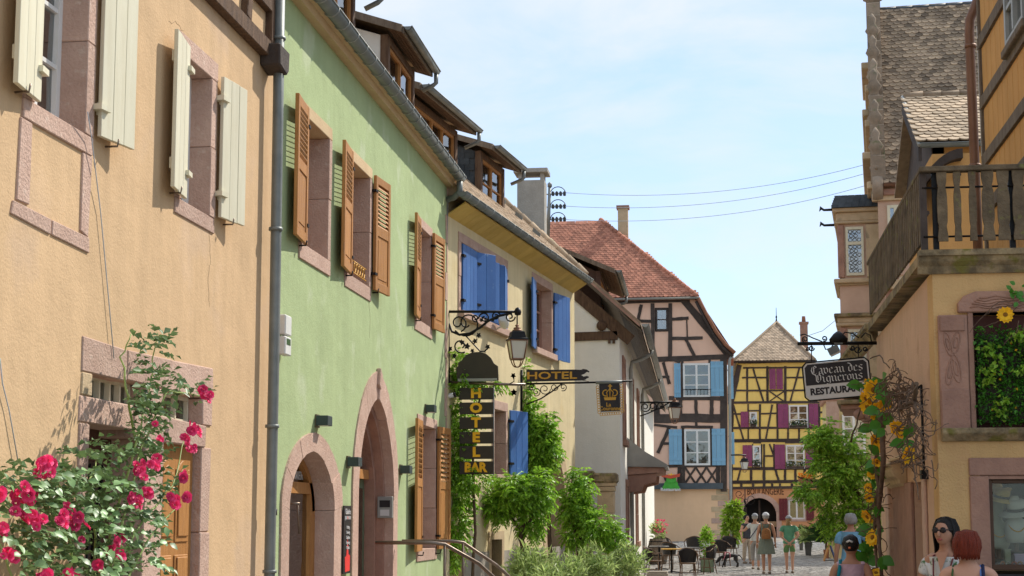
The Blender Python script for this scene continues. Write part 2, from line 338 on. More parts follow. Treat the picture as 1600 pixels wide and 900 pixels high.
def stones_rect(parent, F, u0, u1, z0, z1, jw, lw, sw, n0, n1, mj=None, ml=None, ms=None, pieces=2, irr=.02, sill_out=.0, name=None):
    """lintel, sill and jamb blocks round a rectangular opening u0..u1, z0..z1 (opening edges)"""
    mj = mj or stone; ml = ml or mj; ms = ms or mj
    def blk(a, b, c, d, m, nm, n1=n1):
        pts = [(a+jit(irr), c), (b+jit(irr), c), (b+jit(irr), d), (a+jit(irr), d)]
        if nm == 'jamb_stone':
            pts = [(a, c), (b, c), (b, d), (a, d)]
        MB().poly(F, pts, n0, n1+jit(.004)).build(nm, m, parent, .006)
    blk(u0-jw, u1+jw, z1, z1+lw, ml, 'lintel_stone'); blk(u0-jw, u1+jw, z0-sw, z0, ms, 'sill_stone', n1+sill_out)
    for i in range(pieces):
        a = z0 + (z1-z0)*i/pieces + .002; b = z0 + (z1-z0)*(i+1)/pieces - .002
        blk(u0-jw, u0, a, b, mj, 'jamb_stone'); blk(u1, u1+jw, a, b, mj, 'jamb_stone')
def rect(u0, u1, z0, z1): return [(u0, z0), (u1, z0), (u1, z1), (u0, z1)]
def stones_arch(parent, F, inner, outer, n0, n1, m, cuts):
    k = len(inner)
    for a, b in zip(cuts[:-1], cuts[1:]):
        pts = list(inner[a:b+1]) + list(outer[a:b+1])[::-1]
        pts = [(p, q + (jit(.004))) for p, q in pts]
        MB().poly(F, pts, n0, n1 + jit(.006)).build('arch_stone', m, parent)
def gutter(parent, F, ua, ub, n, z, r=.07, m=None, drop=0, brackets=True, name='gutter'):
    m = m or zinc; b = MB(); k = 8; vs = []
    for u, zz in ((ua, z), (ub, z-drop)):
        for rr in (r, r-.008):
            for i in range(k+1):
                a = math.pi*i/k; vs.append(F.p(u, zz - rr*math.sin(a), n - rr*math.cos(a)))
    q = k+1; fs = []
    for i in range(k):
        fs.append((i, i+1, 2*q+i+1, 2*q+i)); fs.append((q+i+1, q+i, 3*q+i, 3*q+i+1))
    fs += [(0, 2*q, 3*q, q), (k, q+k, 3*q+k, 2*q+k)] + [(i, q+i, q+i+1, i+1) for i in range(k)] + [(2*q+i+1, 3*q+i+1, 3*q+i, 2*q+i) for i in range(k)]
    b.add(vs, fs, True)
    b.tube([F.p(ua, z, n+r), F.p(ub, z-drop, n+r)], .011, 6)
    for u, zz, e in ((ua, z, -1), (ub, z-drop, 1)):
        b.add([F.p(u, zz - r*math.sin(math.pi*i/k), n - r*math.cos(math.pi*i/k)) for i in range(k+1)], [tuple(range(k+1))[::e]])
    o = b.build(name, m, parent)
    if brackets:
        L_ = ub-ua; c = max(2, int(L_/.45))
        for i in range(c):
            u = ua + L_*(i+.5)/c; zz = z - drop*(i+.5)/c
            pts = [F.p(u, zz-(r+.006)*math.sin(math.pi*j/6), n-(r+.006)*math.cos(math.pi*j/6)) for j in range(7)]
            MB().tube(pts, .009, 5).build('gutter_bracket', zinc_l if m is zinc else m, o)
    return o
def pipe(parent, pts, r=.05, m=None, clamps=(), name='downpipe'):
    m = m or zinc; o = MB().tube(pts, r, 10).build(name, m, parent)
    for c in clamps: MB().lathe([(r+.004,-.02),(r+.012,-.02),(r+.012,.02),(r+.004,.02)], c, 10).build('pipe_clamp', m, o)
    return o
def tile_mesh(w, h, t, m, rnd=True, name='tile'):
    k = 5; pts = [(-w/2, h), (-w/2, h*.22)]
    for i in range(1, k): a = math.pi*i/k; pts.append((-w/2*math.cos(a), h*.22*(1-math.sin(a))))
    pts += [(w/2, h*.22), (w/2, h)]
    q = len(pts); vs = [(a, b, t*.9 if b < h*.6 else .002) for a, b in pts] + [(a, b, t*.25 if b < h*.6 else -.004) for a, b in pts]
    fs = [tuple(range(q)), tuple(range(2*q-1, q-1, -1))] + [(i, i+q, (i+1) % q+q, (i+1) % q) for i in range(q)]
    return MB().add(vs, fs).mesh(name, m)
def tiled(parent, o, ex, ey, poly, w, h, m_one, m_many, cap=300, t=.018, keep=None):
    """bibertail tiles on the plane o + ex*a + ey*b inside polygon (a,b); the largest-in-view ones as parts, the rest joined"""
    ex = Vector(ex).normalized(); ey = Vector(ey).normalized(); ez = ex.cross(ey).normalized(); o = Vector(o)
    A = [p[0] for p in poly]; B = [p[1] for p in poly]; spots = []
    def inside(a, b):
        c = False; k = len(poly)
        for i in range(k):
            (x1, y1), (x2, y2) = poly[i], poly[i-1]
            if (y1 > b) != (y2 > b) and a < (x2-x1)*(b-y1)/(y2-y1)+x1: c = not c
        return c
    r = 0; b = min(B)
    while b < max(B):
        a = min(A) + (w/2 if r % 2 else 0)
        while a < max(A)+w/2:
            if inside(a, b + h*.3):
                p = o + ex*a + ey*b; spots.append(((p-EYE).length, p))
            a += w*1.015
        b += h; r += 1
    if keep: spots = [s for s in spots if keep(s[1])]
    spots.sort(key=lambda s: s[0]); base = Matrix((ex, ey, ez)).transposed().to_4x4()
    me = tile_mesh(w, h*2.0, t, m_one)
    for d, p in spots[:cap]:
        inst('roof_tile', me, parent, Matrix.Translation(p + ez*(.004+jit(.003))) @ base @ Matrix.Rotation(jit(.03), 4, 'Z') @ Matrix.Rotation(jit(.012), 4, 'X'))
    if len(spots) > cap:
        mm = tile_mesh(w, h*2.0, t, m_many); tv = [v.co.copy() for v in mm.vertices]; tf = [list(f.vertices) for f in mm.polygons]; mb = MB()
        for d, p in spots[cap:]:
            M4 = Matrix.Translation(p + ez*(.004+jit(.003))) @ base @ Matrix.Rotation(jit(.03), 4, 'Z'); mb.add([M4 @ v for v in tv], tf)
        mb.build('roof_tiles', m_many, parent, kind='stuff')
    return spots
def leaves(name, parent, m, pts, dirs, size, aspect=.45, sizej=.35, droop=.2, fold=.25, kind='stuff', pointy=True):
    """one mesh of small folded leaf blades at pts (N,3) growing along dirs (N,3)"""
    P = np.asarray(pts, float); D = np.asarray(dirs, float); n = len(P)
    D = D / (np.linalg.norm(D, axis=1, keepdims=True)+1e-9)
    up = RNG.normal(0, .55, (n, 3)) + np.array([0, 0, 1.0]); S = np.cross(D, up); S /= np.linalg.norm(S, axis=1, keepdims=True)+1e-9
    Nn = np.cross(S, D); L_ = size*(1+RNG.uniform(-sizej, sizej, n))[:, None]; Wd = L_*aspect
    mid = P + D*L_*.45 - Nn*L_*0; tip = P + D*L_ - Nn*L_*droop
    l = mid + S*Wd*.5 + Nn*Wd*fold; r = mid - S*Wd*.5 + Nn*Wd*fold
    V = np.stack([P, l, tip, r], 1).reshape(-1, 3); idx = np.arange(n)*4
    T = np.stack([idx, idx+1, idx+2, idx, idx+2, idx+3], 1).reshape(-1)
    # orient so both halves share an island: two triangles over the midrib
    me = bpy.data.meshes.new(name); me.vertices.add(4*n); me.vertices.foreach_set('co', V.reshape(-1).astype(np.float32))
    me.loops.add(6*n); me.loops.foreach_set('vertex_index', T[::1].astype(np.int32)); me.polygons.add(2*n)
    me.polygons.foreach_set('loop_start', (np.arange(2*n)*3).astype(np.int32)); me.materials.append(m); me.update(calc_edges=True)
    o = bpy.data.objects.new(name, me); put(o, parent)
    if kind: o['kind'] = kind
    return o
def blob_points(blobs, seed=0, shell=.55):
    """points with outward directions spread through ellipsoids (cx,cy,cz, rx,ry,rz, count)"""
    g = np.random.default_rng(seed); P = []; D = []
    for cx, cy, cz, rx, ry, rz, c in blobs:
        d = g.normal(size=(c, 3)); d /= np.linalg.norm(d, axis=1, keepdims=True); r = (shell + (1-shell)*g.random(c))*g.choice([1, 1, 1.12, .8], c)
        P.append(np.array([cx, cy, cz]) + d*r[:, None]*np.array([rx, ry, rz])); D.append(d)
    return np.concatenate(P), np.concatenate(D)
def sprays(P, D, leaflets=9, length=.22, seed=0, hang=.9):
    """compound leaves: each start point grows a drooping rachis with paired leaflets"""
    g = np.random.default_rng(seed); PP = []; DD = []
    for p, d in zip(P, D):
        a = d*.7 + g.normal(0, .45, 3); a[2] -= hang*g.random(); a /= np.linalg.norm(a); s = np.cross(a, [0, 0, 1.0]); s /= np.linalg.norm(s)+1e-9
        for i in range(leaflets):
            t = (i//2+1)/(leaflets//2+1); q = p + a*length*t - np.array([0, 0, .25*length*t*t]); e = 1 if i % 2 else -1
            PP.append(q); DD.append(a*.55 + s*e*.8 + np.array([0, 0, -.25]))
    return np.array(PP), np.array(DD)
def text_mesh(body, size, depth, m, name='lettering', align='CENTER', xs=1.0, bold=0):
    cu = bpy.data.curves.new('t', 'FONT'); cu.body = body; cu.size = size; cu.extrude = depth; cu.align_x = align; cu.align_y = 'CENTER'; cu.offset = bold; cu.resolution_u = 3
    o = bpy.data.objects.new('t', cu); COL.objects.link(o); dg = bpy.context.evaluated_depsgraph_get(); me = bpy.data.meshes.new_from_object(o.evaluated_get(dg))
    bpy.data.objects.remove(o); me.name = name; me.materials.clear(); me.materials.append(m)
    if xs != 1: me.transform(Matrix.Diagonal((xs, 1, 1, 1)))
    return me
def text(body, F, u, z, n, size, m, parent, depth=.004, xs=1.0, bold=0, roll=0, align='CENTER'):
    B = Matrix.Translation(F.p(u, z, n)) @ Matrix((F.u, Vector((0, 0, 1)), F.n)).transposed().to_4x4() @ Matrix.Rotation(roll, 4, 'Z')
    return inst('lettering', text_mesh(body, size, depth, m, align=align, xs=xs, bold=bold), parent, B)
def smooth(a, b, x): t = min(1, max(0, (x-a)/(b-a))); return t*t*(3-2*t)
def gz(y): return .72*smooth(40, 78, y)
# ================================================================== SETTING: ground
def ground_sheet(name, x0, x1, ys, dz, m, kind='structure'):
    vs = []; fs = []
    xs = [x0 + (x1-x0)*i/6 for i in range(7)]
    for y in ys:
        for x in xs: vs.append((x, y, gz(y)+dz))
    for j in range(len(ys)-1):
        for i in range(6): a = j*7+i; fs.append((a, a+1, a+8, a+7))
    return tag(MB().add(vs, fs, True).build(name, m), kind=kind)
earth_m = mat('earth', (.20, .18, .15), (.15, .135, .11), .95, .5)
joint_m = mat('street_joint', (.27, .25, .22), (.20, .185, .165), .95, 3, .4, 40)
cobble_m = mat('granite_setts', (.40, .375, .34), (.29, .275, .255), .75, 9, .3, 40, island=.28)
ground_sheet('ground', -400, 400, [-60, 0, 40] + [40+2*i for i in range(1, 21)] + [90, 140, 600], -.03, earth_m)
street = ground_sheet('street', -4.6, 8.5, [-6+2*i for i in range(52)], 0.0, joint_m)
mb = MB(); y = 19.0
tmpl = None
while y < 74:
    h = .115 if y < 40 else .16; x = -4.0 + jit(.06) if y < 60 else -2
    while x < 5.5:
        w = h*random.uniform(.9, 1.35)
        if abs((x + w/2)) < 30 and -0.14*y-1 < x < .115*y+.4:
            z = gz(y) + .002; t = .012+jit(.004); g = .008
            a = [(x+g, y+g, z), (x+w-g, y+g, z), (x+w-g, y+h-g, z), (x+g, y+h-g, z)]
            c = [(x+g*2, y+g*2, z+t), (x+w-g*2, y+g*2, z+t+jit(.003)), (x+w-g*2, y+h-g*2, z+t), (x+g*2, y+h-g*2, z+t+jit(.003))]
            mb.add(a + c, [(4,5,6,7),(0,1,5,4),(1,2,6,5),(2,3,7,6),(3,0,4,7)])
        x += w
    y += h
mb.build('cobblestone', cobble_m, street, kind='stuff')
# ================================================================== ORANGE HOUSE
A = Frame((-4.3, 0), (0, 1))
oh = thing('orange_house', 'apricot orange plastered house with cream shutters and sandstone door surround', 'house', (-4.3, 10, 0))
w1 = (9.42, 10.22, 4.32, 5.62); w2 = (12.22, 12.92, 4.26, 5.46); dr = (10.48, 12.92, 0, 2.72)
MB().wall(A, [(2, -.2), (15.16, -.2), (15.16, 6.1), (2, 6.1)], [rect(w1[0]-.06, w1[1]+.06, w1[2]-.06, w1[3]+.06), rect(w2[0]-.06, w2[1]+.06, w2[2]-.06, w2[3]+.06), rect(10.44, 12.96, -.1, 2.8)], -.4, 0).build('wall', orange_pl, oh)
for i, (a, b, c, d) in enumerate((w1, w2)):
    stones_rect(oh, A, a, b, c, d, .15, .17, .13, -.2, .018, ms=stone, pieces=2, irr=.015)
    casement(oh, A, a, b, c, d, -.2, 2, 3, white_paint, glass, .06, .03, curt=.28)
    plank_shutter(oh, A, a-.02, -1, c+.0, d+.06, .47, cream_paint, 7, .05, 3, cream_paint)
    plank_shutter(oh, A, b+.17, 1, c+.02, d+.06, .46, cream_paint, 9, .05, 3, cream_paint)
    for s, u in ((-1, a-.30), (1, b+.36)):       # hold-backs below the shutters
        q = A.p(u, c-.01, .02); MB().tube([q, q+A.n*.09, q+A.n*.1+Vector((0, 0, .05))], .008, 6).build('shutter_catch', steel, oh)
for pts in ([(9.23, 3.66), (9.40, 3.66), (9.40, 4.19), (9.24, 4.19)], [(10.22, 3.64), (10.36, 3.62), (10.38, 4.19), (10.22, 4.19)],
            [(9.16, 3.56), (9.75, 3.53), (9.75, 3.63), (9.18, 3.65)], [(9.755, 3.53), (10.38, 3.52), (10.36, 3.62), (9.755, 3.63)]):
    MB().poly(A, [(a+jit(.01), b+jit(.006)) for a, b in pts], -.05, .014).build('jamb_stone', stone, oh, .006)
# door surround: big irregular blocks, transom lights above, two doors
def blk(pts, n1=.03, n0=-.3, m=stone, nm='door_stone'): MB().poly(A, [(a+jit(.012), b+jit(.002)) for a, b in pts], n0, n1-.015+jit(.005)).build(nm, m, oh, .008)
blk([(10.33, 2.70), (11.15, 2.70), (11.15, 2.93), (10.33, 2.94)]); blk([(11.155, 2.71), (12.1, 2.71), (12.1, 2.95), (11.155, 2.93)]); blk([(12.105, 2.71), (13.15, 2.71), (13.15, 2.98), (12.105, 2.95)])
blk([(10.33, 2.54), (10.5, 2.54), (10.5, 2.695), (10.33, 2.695)], m=stone_y); blk([(10.31, 2.355), (11.3, 2.355), (11.3, 2.535), (10.31, 2.535)]); blk([(11.305, 2.30), (12.96, 2.30), (12.96, 2.48), (11.305, 2.50)])
blk([(12.88, 1.6), (13.12, 1.6), (13.12, 2.30), (12.88, 2.30)]); blk([(12.88, 2.485), (13.13, 2.485), (13.13, 2.705), (12.88, 2.705)]); blk([(12.88, .8), (13.14, .8), (13.13, 1.595), (12.88, 1.595)]); blk([(12.88, -.1), (13.14, -.1), (13.13, .795), (12.88, .795)])
for z0, z1 in ((1.5, 2.35), (.7, 1.495), (-.1, .695)): blk([(10.31, z0), (10.47, z0), (10.48, z1), (10.32, z1)]); blk([(11.55, z0), (11.95, z0), (11.95, z1-.05*(z1 > 2.3)), (11.56, z1-.05*(z1 > 2.3))])
blk([(11.55, 2.505), (11.9, 2.505), (11.9, 2.70), (11.55, 2.70)])
casement(oh, A, 10.51, 11.54, 2.53, 2.71, -.14, 5, 1, cream_paint, glass_d, .025, .02, name='transom_light')
casement(oh, A, 11.91, 12.87, 2.49, 2.71, -.14, 3, 1, cream_paint, glass_d, .03, .02, name='transom_light')
wood_dr = mat('reddish_brown_door', (.12, .05, .03), (.07, .03, .02), .6, 3, .2, 30, stretch=(6, 6, 1))
d1 = MB().fb(A, 10.48, 11.55, -.05, 2.36, -.3, -.25).build('dark_door', wood_dr, oh)
MB().fb(A, 10.62, 11.4, 1.15, 2.12, -.25, -.244).build('door_glass', glass_d, d1); MB().fb(A, 10.62, 11.4, .2, 1.0, -.25, -.235).build('panel', wood_dr, d1, .01)
for i in range(7):
    u = 10.67 + i*.11; pts = [A.p(u + .03*math.sin(k*.9+i), 1.17+.93*k/10, -.235) for k in range(11)]; MB().tube(pts, .008, 5).build('grille_bar', iron, d1)
d2 = MB().fb(A, 11.96, 12.87, -.05, 2.30, -.12, -.06).build('door', wood_o, oh, .004)
def arched(u0, u1, z0, z1): return [(u0, z0), (u1, z0), (u1, z1-.07), (u1-.12*(u1-u0), z1-.075), (u1-.28*(u1-u0), z1-.03), ((u0+u1)/2, z1), (u0+.28*(u1-u0), z1-.03), (u0+.12*(u1-u0), z1-.075), (u0, z1-.07)]
for a, b in ((12.06, 12.38), (12.45, 12.77)):
    for z0, z1, nm in ((1.52, 2.18, 1), (1.16, 1.42, 0), (.2, 1.05, 0)):
        m = MB(); P1 = arched(a, b, z0, z1) if nm else rect(a, b, z0, z1); k = len(P1)
        cu, cz = (a+b)/2, (z0+z1)/2; P2 = [(cu+(x-cu)*.78, cz+(y-cz)*.86) for x, y in P1]
        m.poly(A, P1, -.06, -.048).poly(A, P2, -.048, -.034); m.build('panel', wood_o, d2, .008)
# jettied upper storey: sill beams, posts, infill, corbel
MB().fb(A, 2, 15.12, 6.1, 9.0, -.4, .02).build('upper_wall', orange_pl, oh)
for a, b, w in (((2, 6.17), (14.42, 6.16), .16), ((2, 6.62), (14.45, 6.60), .13), ((14.54, 6.2), (14.6, 8.9), .2), ((13.72, 6.24), (13.76, 6.54), .14), ((12.1, 6.24), (12.1, 8.9), .18), ((10, 6.24), (10.2, 8.9), .18)):
    MB().bar(A, a, b, w, -.05, .09, .06, 6).build('timber', wood_b, oh, .008)
MB().poly(A, [(14.36, 5.99), (14.62, 5.95), (14.68, 6.0), (14.70, 6.2), (14.34, 6.2)], 0, .2).build('corbel', wood_dk, oh, .015)
# roof over it
MB().poly(Frame((-4.3, 2), (1, 0)), [(.5, 9.0), (.55, 9.08), (-4.6, 13.2), (-4.6, 13.0)], -13.0, 0).build('roof', tile_bi, oh)
# downpipe on the seam between the two houses
dp = [at(438, -60, 15.12), at(437, 100, 15.12), at(428, 560, 15.15), at(421, 900, 15.16), at(420, 1150, 15.18)]
dp = [Vector((-4.18, q.y, q.z)) for q in [A.p(*A.uz(438, -60, .12), .12), A.p(*A.uz(434, 200, .12), .12), A.p(*A.uz(428, 560, .12), .12), A.p(*A.uz(421, 900, .12), .12)]]
dp.append(Vector((-4.18, dp[-1].y, 0)))
pp = pipe(oh, dp, .052, zinc)
for py in (60, 358, 666, 893): MB().lathe([(.054,-.015),(.066,-.015),(.066,.015),(.054,.015)], A.p(*A.uz(437-(py/900)*16, py, .12), .12), 12).build('pipe_clamp', zinc, pp)
MB().lathe([(.0525,-.03),(.0545,-.03),(.0545,.03),(.0525,.03)], A.p(*A.uz(424, 800, .12), .12), 12).build('pipe_sticker', sign_blk, pp)
# ================================================================== GREEN HOUSE
gh = thing('green_house', 'sage green plastered house with orange wooden louvred shutters and arched sandstone doorways', 'house', (-4.3, 20, 0))
G1 = (15.98, 17.05, 4.55, 5.92); G2 = (18.02, 19.14, 4.55, 5.92); G3 = (22.3, 23.36, 4.55, 5.92); G4 = (22.52, 23.86, 1.28, 3.06)
a1i = arch_pts(15.62, 17.48, -.1, 1.80, 2.42); a1o = arch_pts(15.33, 17.86, -.1, 1.85, 2.62)
a2i = arch_pts(18.68, 20.72, -.1, 1.95, 3.22); a2o = arch_pts(18.38, 21.0, -.1, 2.05, 3.56)
def midp(a, b, t=.5): return [(p[0]*(1-t)+q[0]*t, p[1]*(1-t)+q[1]*t) for p, q in zip(a, b)]
ex = lambda r: rect(r[0]-.06, r[1]+.06, r[2]-.06, r[3]+.06)
MB().wall(A, [(15.16, -.2), (24.86, -.2), (24.86, 7.15), (15.16, 7.15)], [ex(G1), ex(G2), ex(G3), ex(G4), midp(a1i, a1o), midp(a2i, a2o)], -.4, .0).build('wall', green_pl, gh)
for i, g in enumerate((G1, G2, G3, G4)):
    lm = cream_st if i < 2 else stone
    stones_rect(gh, A, g[0], g[1], g[2], g[3], .13 if i < 3 else .12, .14, .17, -.28, .016, ml=lm, pieces=2 if i < 3 else 3, irr=.03)
    casement(gh, A, g[0], g[1], g[2], g[3], -.26, 2, 3, wood_o, glass, .07, .03, curt=.0 if i else .2)
louvre_shutter(gh, A, G1[0]-.02, -1, 4.53, 5.98, .62, phi=5)
louvre_shutter(gh, A, G2[0]-.02, -1, 4.53, 5.98, .64, phi=5); louvre_shutter(gh, A, G2[1]+.12, 1, 4.53, 5.98, .62, phi=5)
louvre_shutter(gh, A, G3[0]-.02, -1, 4.53, 5.98, .56, phi=5); louvre_shutter(gh, A, G3[1]+.0, 1, 4.53, 5.98, .62, phi=5)
louvre_shutter(gh, A, G4[0]+.0, -1, 1.26, 3.1, .72, phi=5); louvre_shutter(gh, A, G4[1]+.02, 1, 1.26, 3.1, .68, phi=5)
for (u, z) in ((15.92, 4.5), (17.98, 4.5), (19.4, 4.5), (22.24, 4.5), (22.55, 1.2), (23.95, 1.2)):
    q = A.p(u-.1, z, .02); MB().tube([q, q+A.n*.07, q+A.n*.08+Vector((0, 0, .05))], .009, 6).build('shutter_catch', iron, gh)
# little wrought guard in the second window
m = MB(); zz = 4.62
for k in range(5): m.tube([A.p(18.5+.12*k+.05*math.cos(a), zz+.07+.06*math.sin(a), -.02) for a in np.linspace(0, 6.28, 9)], .007, 5)
m.tube([A.p(18.4, zz+.14, -.02), A.p(19.1, zz+.14, -.02)], .008, 5); m.tube([A.p(18.4, zz, -.02), A.p(19.1, zz, -.02)], .008, 5)
m.build('window_guard', gold, gh)
k1 = len(a1i)
stones_arch(gh, A, a1i, a1o, -.3, .022, stone, [0, 1, 4, 7, 10, 13, 16, 19, 20] if k1 >= 21 else list(range(0, k1, 3)) + [k1-1])
stones_arch(gh, A, a2i, a2o, -.32, .025, stone, [0, 1, 4, 7, 10, 13, 16, 19, 20] if len(a2i) >= 21 else list(range(0, len(a2i), 3)) + [len(a2i)-1])
# moulded inner order and carved key of the pointed doorway
inn = midp(a2i, a2o, -.38); m = MB()
for off, n0, n1 in ((-.30, -.34, -.10), (-.62, -.38, -.2)):
    ii = midp(a2i, a2o, off); jj = midp(a2i, a2o, off+.34)
    for c0, c1 in ((0, 4), (4, 8), (8, 10), (10, 12), (12, 16), (16, len(ii)-1)):
        MB().poly(A, ii[c0:c1+1] + jj[c0:c1+1][::-1], n0, n1+jit(.004)).build('arch_moulding', stone_d, gh)
MB().poly(A, [(19.62, 3.38), (19.7, 3.32), (19.82, 3.36), (19.8, 3.52), (19.68, 3.6)], .0, .06).poly(A, [(19.66, 3.2), (19.74, 3.16), (19.78, 3.3), (19.68, 3.34)], .0, .05).build('carved_key', stone, gh, .01)
# door 1: glazed with wooden transom and fanlight
t1 = MB().fb(A, 15.62, 17.5, 1.98, 2.10, -.3, -.2).fb(A, 17.3, 17.5, -.1, 1.98, -.3, -.2).build('door_frame', wood_o, gh)
fr1 = midp(a1i, a1o, -.3)[1:-1]
m = MB(); io = midp(a1i, a1o, -.02)[1:-1]; m.poly(A, fr1 + io[::-1], -.3, -.2); m.build('fanlight_frame', wood_o, gh)
MB().poly(A, [p for p in a1i if p[1] > 2.05] + [(17.3, 2.08), (15.7, 2.08)], -.27, -.262).build('fanlight_glass', glass_d, gh)
pane(gh, A, 15.62, 16.45, -.1, 1.98, -.25, glass); pane(gh, A, 16.47, 17.3, -.1, 1.98, -.25, glass)
grn_refl = mat('pale_green_reflection', (.46, .50, .30), (.38, .43, .25), .6, 3)  # pale green panels behind the panes paint the reflected street
MB().fb(A, 15.62, 16.4, -.1, 1.95, -.36, -.3).build('reflection_panel', grn_refl, gh); MB().fb(A, 16.5, 17.3, -.1, 1.95, -.34, -.3).build('reflection_panel', grn_refl, gh); MB().fb(A, 15.3, 18.0, -.1, 2.8, -.75, -.7).build('room_shade_sheet', dark_in, gh)
text('JULIA', A, 16.05, 2.17, -.255, .13, mat('teal_letter', (.05, .5, .45)), gh, xs=1.5, align='CENTER'); text('FERRER', A, 16.85, 2.17, -.255, .13, sign_wht, gh, xs=1.4)
MB().lathe([(.0, -.002), (.05, -.002), (.05, .004), (0, .004)], A.p(16.4, 2.17, -.25), 10, m=Matrix.Rotation(R(90), 4, 'Y')).build('letter_dot', mat('orange_letter', (.8, .2, .03)), gh)
q = A.p(15.7, 1.86, -.04); MB().tube([q, q+A.n*.14], .012, 6).tube([q+A.n*.12, q+A.n*.12+Vector((0, .08, -.3))], .012, 6).build('door_handle', steel, gh)
# door 2: dark green glazed leaf
grn_dk = mat('dark_green_door', (.12, .18, .11), (.09, .14, .08), .35, 3)
t2 = MB().fb(A, 18.55, 20.8, 2.22, 2.34, -.36, -.26).fb(A, 18.55, 18.8, -.1, 2.22, -.36, -.26).fb(A, 20.6, 20.9, -.1, 2.22, -.36, -.27).build('door_frame', wood_o, gh)
MB().poly(A, [(18.6, 2.34), (20.8, 2.34), (20.6, 2.6), (19.7, 3.2), (18.8, 2.6)], -.36, -.35).build('fanlight_glass', glass_d, gh)
dd = MB().fb(A, 18.8, 20.6, -.1, 2.22, -.38, -.33).build('door', grn_dk, gh); pane(dd, A, 19.0, 20.4, .2, 2.1, -.322, glass_d)
MB().fb(A, 18.88, 18.94, 1.2, 1.6, -.33, -.27).build('door_handle', iron, dd); MB().fb(A, 18.3, 21.0, -.1, 3.5, -.8, -.75).build('room_shade_sheet', dark_in, gh)
# door steps in front
for i, (n1, z1) in enumerate(((1.35, .16), (1.0, .32), (.66, .48))):
    MB().fb(A, 18.0-.0*i, 21.3, 0.004+.0*i, z1, .03 if i == 2 else (1.0 if i == 0 else .66), n1).build('step', stone_d, gh, .01)
# quoins showing at the right end, cornice, gutter
for i in range(13):
    z = 1.0 + i*.46; w = .10 + .10*(i % 2) + jit(.03)
    MB().poly(A, [(24.86-w+jit(.03), z+.01), (24.862, z+.01), (24.862, z+.45), (24.86-w+jit(.03), z+.45)], -.05, .012).build('quoin', stone, gh)
cor = MB(); cor.poly(Frame((-4.3, 15.16), (1, 0)), [(-.1, 6.98), (.10, 6.98), (.13, 7.05), (.2, 7.09), (.2, 7.16), (-.1, 7.16)], -9.72, 0); cor.build('cornice', cream_st, gh)
gut = gutter(gh, A, 15.0, 24.75, .235, 7.12, .085)
q = A.p(24.62, 7.03, .235); pipe(gut, [q, q+Vector((0, .02, -.16)), q+Vector((-.1, .08, -.24)), q+Vector((-.2, .14, -.25)), q+Vector((-.26, .2, -.3)), q+Vector((-.28, .2, -1.2))], .05)
MB().poly(Frame((-4.3, 15.1), (1, 0)), [(.22, 7.13), (.24, 7.17), (-4.6, 12.2), (-4.6, 12.1)], -9.7, 0).build('roof', tile_bi, gh)
def shed_dormer(parent, F, u0, u1, nf, z0, ze, oh=.42, cheek=white_pl, timber=wood_b, win=True, back=2.4, slope=.32, cheek_pieces=None, n_win=1):
    """dormer with a flat sloping roof: front posts, window, cheeks, soffit boards, fascia, gutter"""
    d = MB().fb(F, u0, u0+.14, z0, ze, nf-.12, nf).fb(F, u1-.14, u1, z0, ze, nf-.12, nf).fb(F, u0+.14, u1-.14, ze-.12, ze, nf-.12, nf).fb(F, u0+.14, u1-.14, z0, z0+.1, nf-.12, nf).build('dormer', timber, parent, .006)
    for u in (u0+.03, u1-.08): MB().poly(Frame(F.p(u, 0, nf-.12).xy, F.n.xy), [(0, z0), (0, ze), (-back, ze+back*slope), (-back, z0+back*.9)], -.05, 0).build('dormer_cheek', cheek, d)
    if win: casement(d, F, u0+.14, u1-.14, z0+.1, ze-.12, nf-.06, 2*n_win, 2, wood_o, glass_d, .05, .025)
    G = Frame(F.p(u0-.12, 0, nf).xy, F.n.xy); L_ = u1-u0+.32
    MB().poly(G, [(oh, ze-oh*slope+.12), (oh, ze-oh*slope+.17), (-back, ze+back*slope+.2), (-back, ze+back*slope+.12)], 0-L_, 0).build('dormer_roof', tile_bi, d)
    k = 4
    for i in range(k):
        a = -.0 + oh*i/k; b = oh*(i+1)/k-.006
        MB().poly(G, [(a, ze-a*slope+.06), (b, ze-b*slope+.06), (b, ze-b*slope+.115), (a, ze-a*slope+.115)], -L_+.01, -.01).build('soffit_board', wood_b, d)
    MB().poly(G, [(oh+.002, ze-oh*slope+.04), (oh+.03, ze-oh*slope+.04), (oh+.03, ze-oh*slope+.14), (oh+.002, ze-oh*slope+.14)], -L_, 0).build('fascia', wood_g, d)
    for e in (.0, -L_-.03): MB().poly(G, [(oh, ze-oh*slope+.05), (oh, ze-oh*slope+.16), (-back, ze+back*slope+.2), (-back, ze+back*slope+.09)], e, e+.03).build('barge_board', wood_g, d)
    g = gutter(d, F, u0-.14, u1+.22, nf+oh+.09, ze-oh*slope+.13, .06, brackets=False)
    q = F.p(u1+.16, ze-oh*slope+.07, nf+oh+.09)
    pipe(g, [q, q-Vector((0, 0, .14)), q-Vector((0, 0, .18))-F.n*.05, q-Vector((0, 0, .26))-F.n*(oh)], .035)
    return d
shed_dormer(gh, A, 22.0, 24.0, -.38, 7.4, 8.66, .22)
shed_dormer(gh, A, 18.1, 19.9, -.38, 7.4, 8.66, .22)

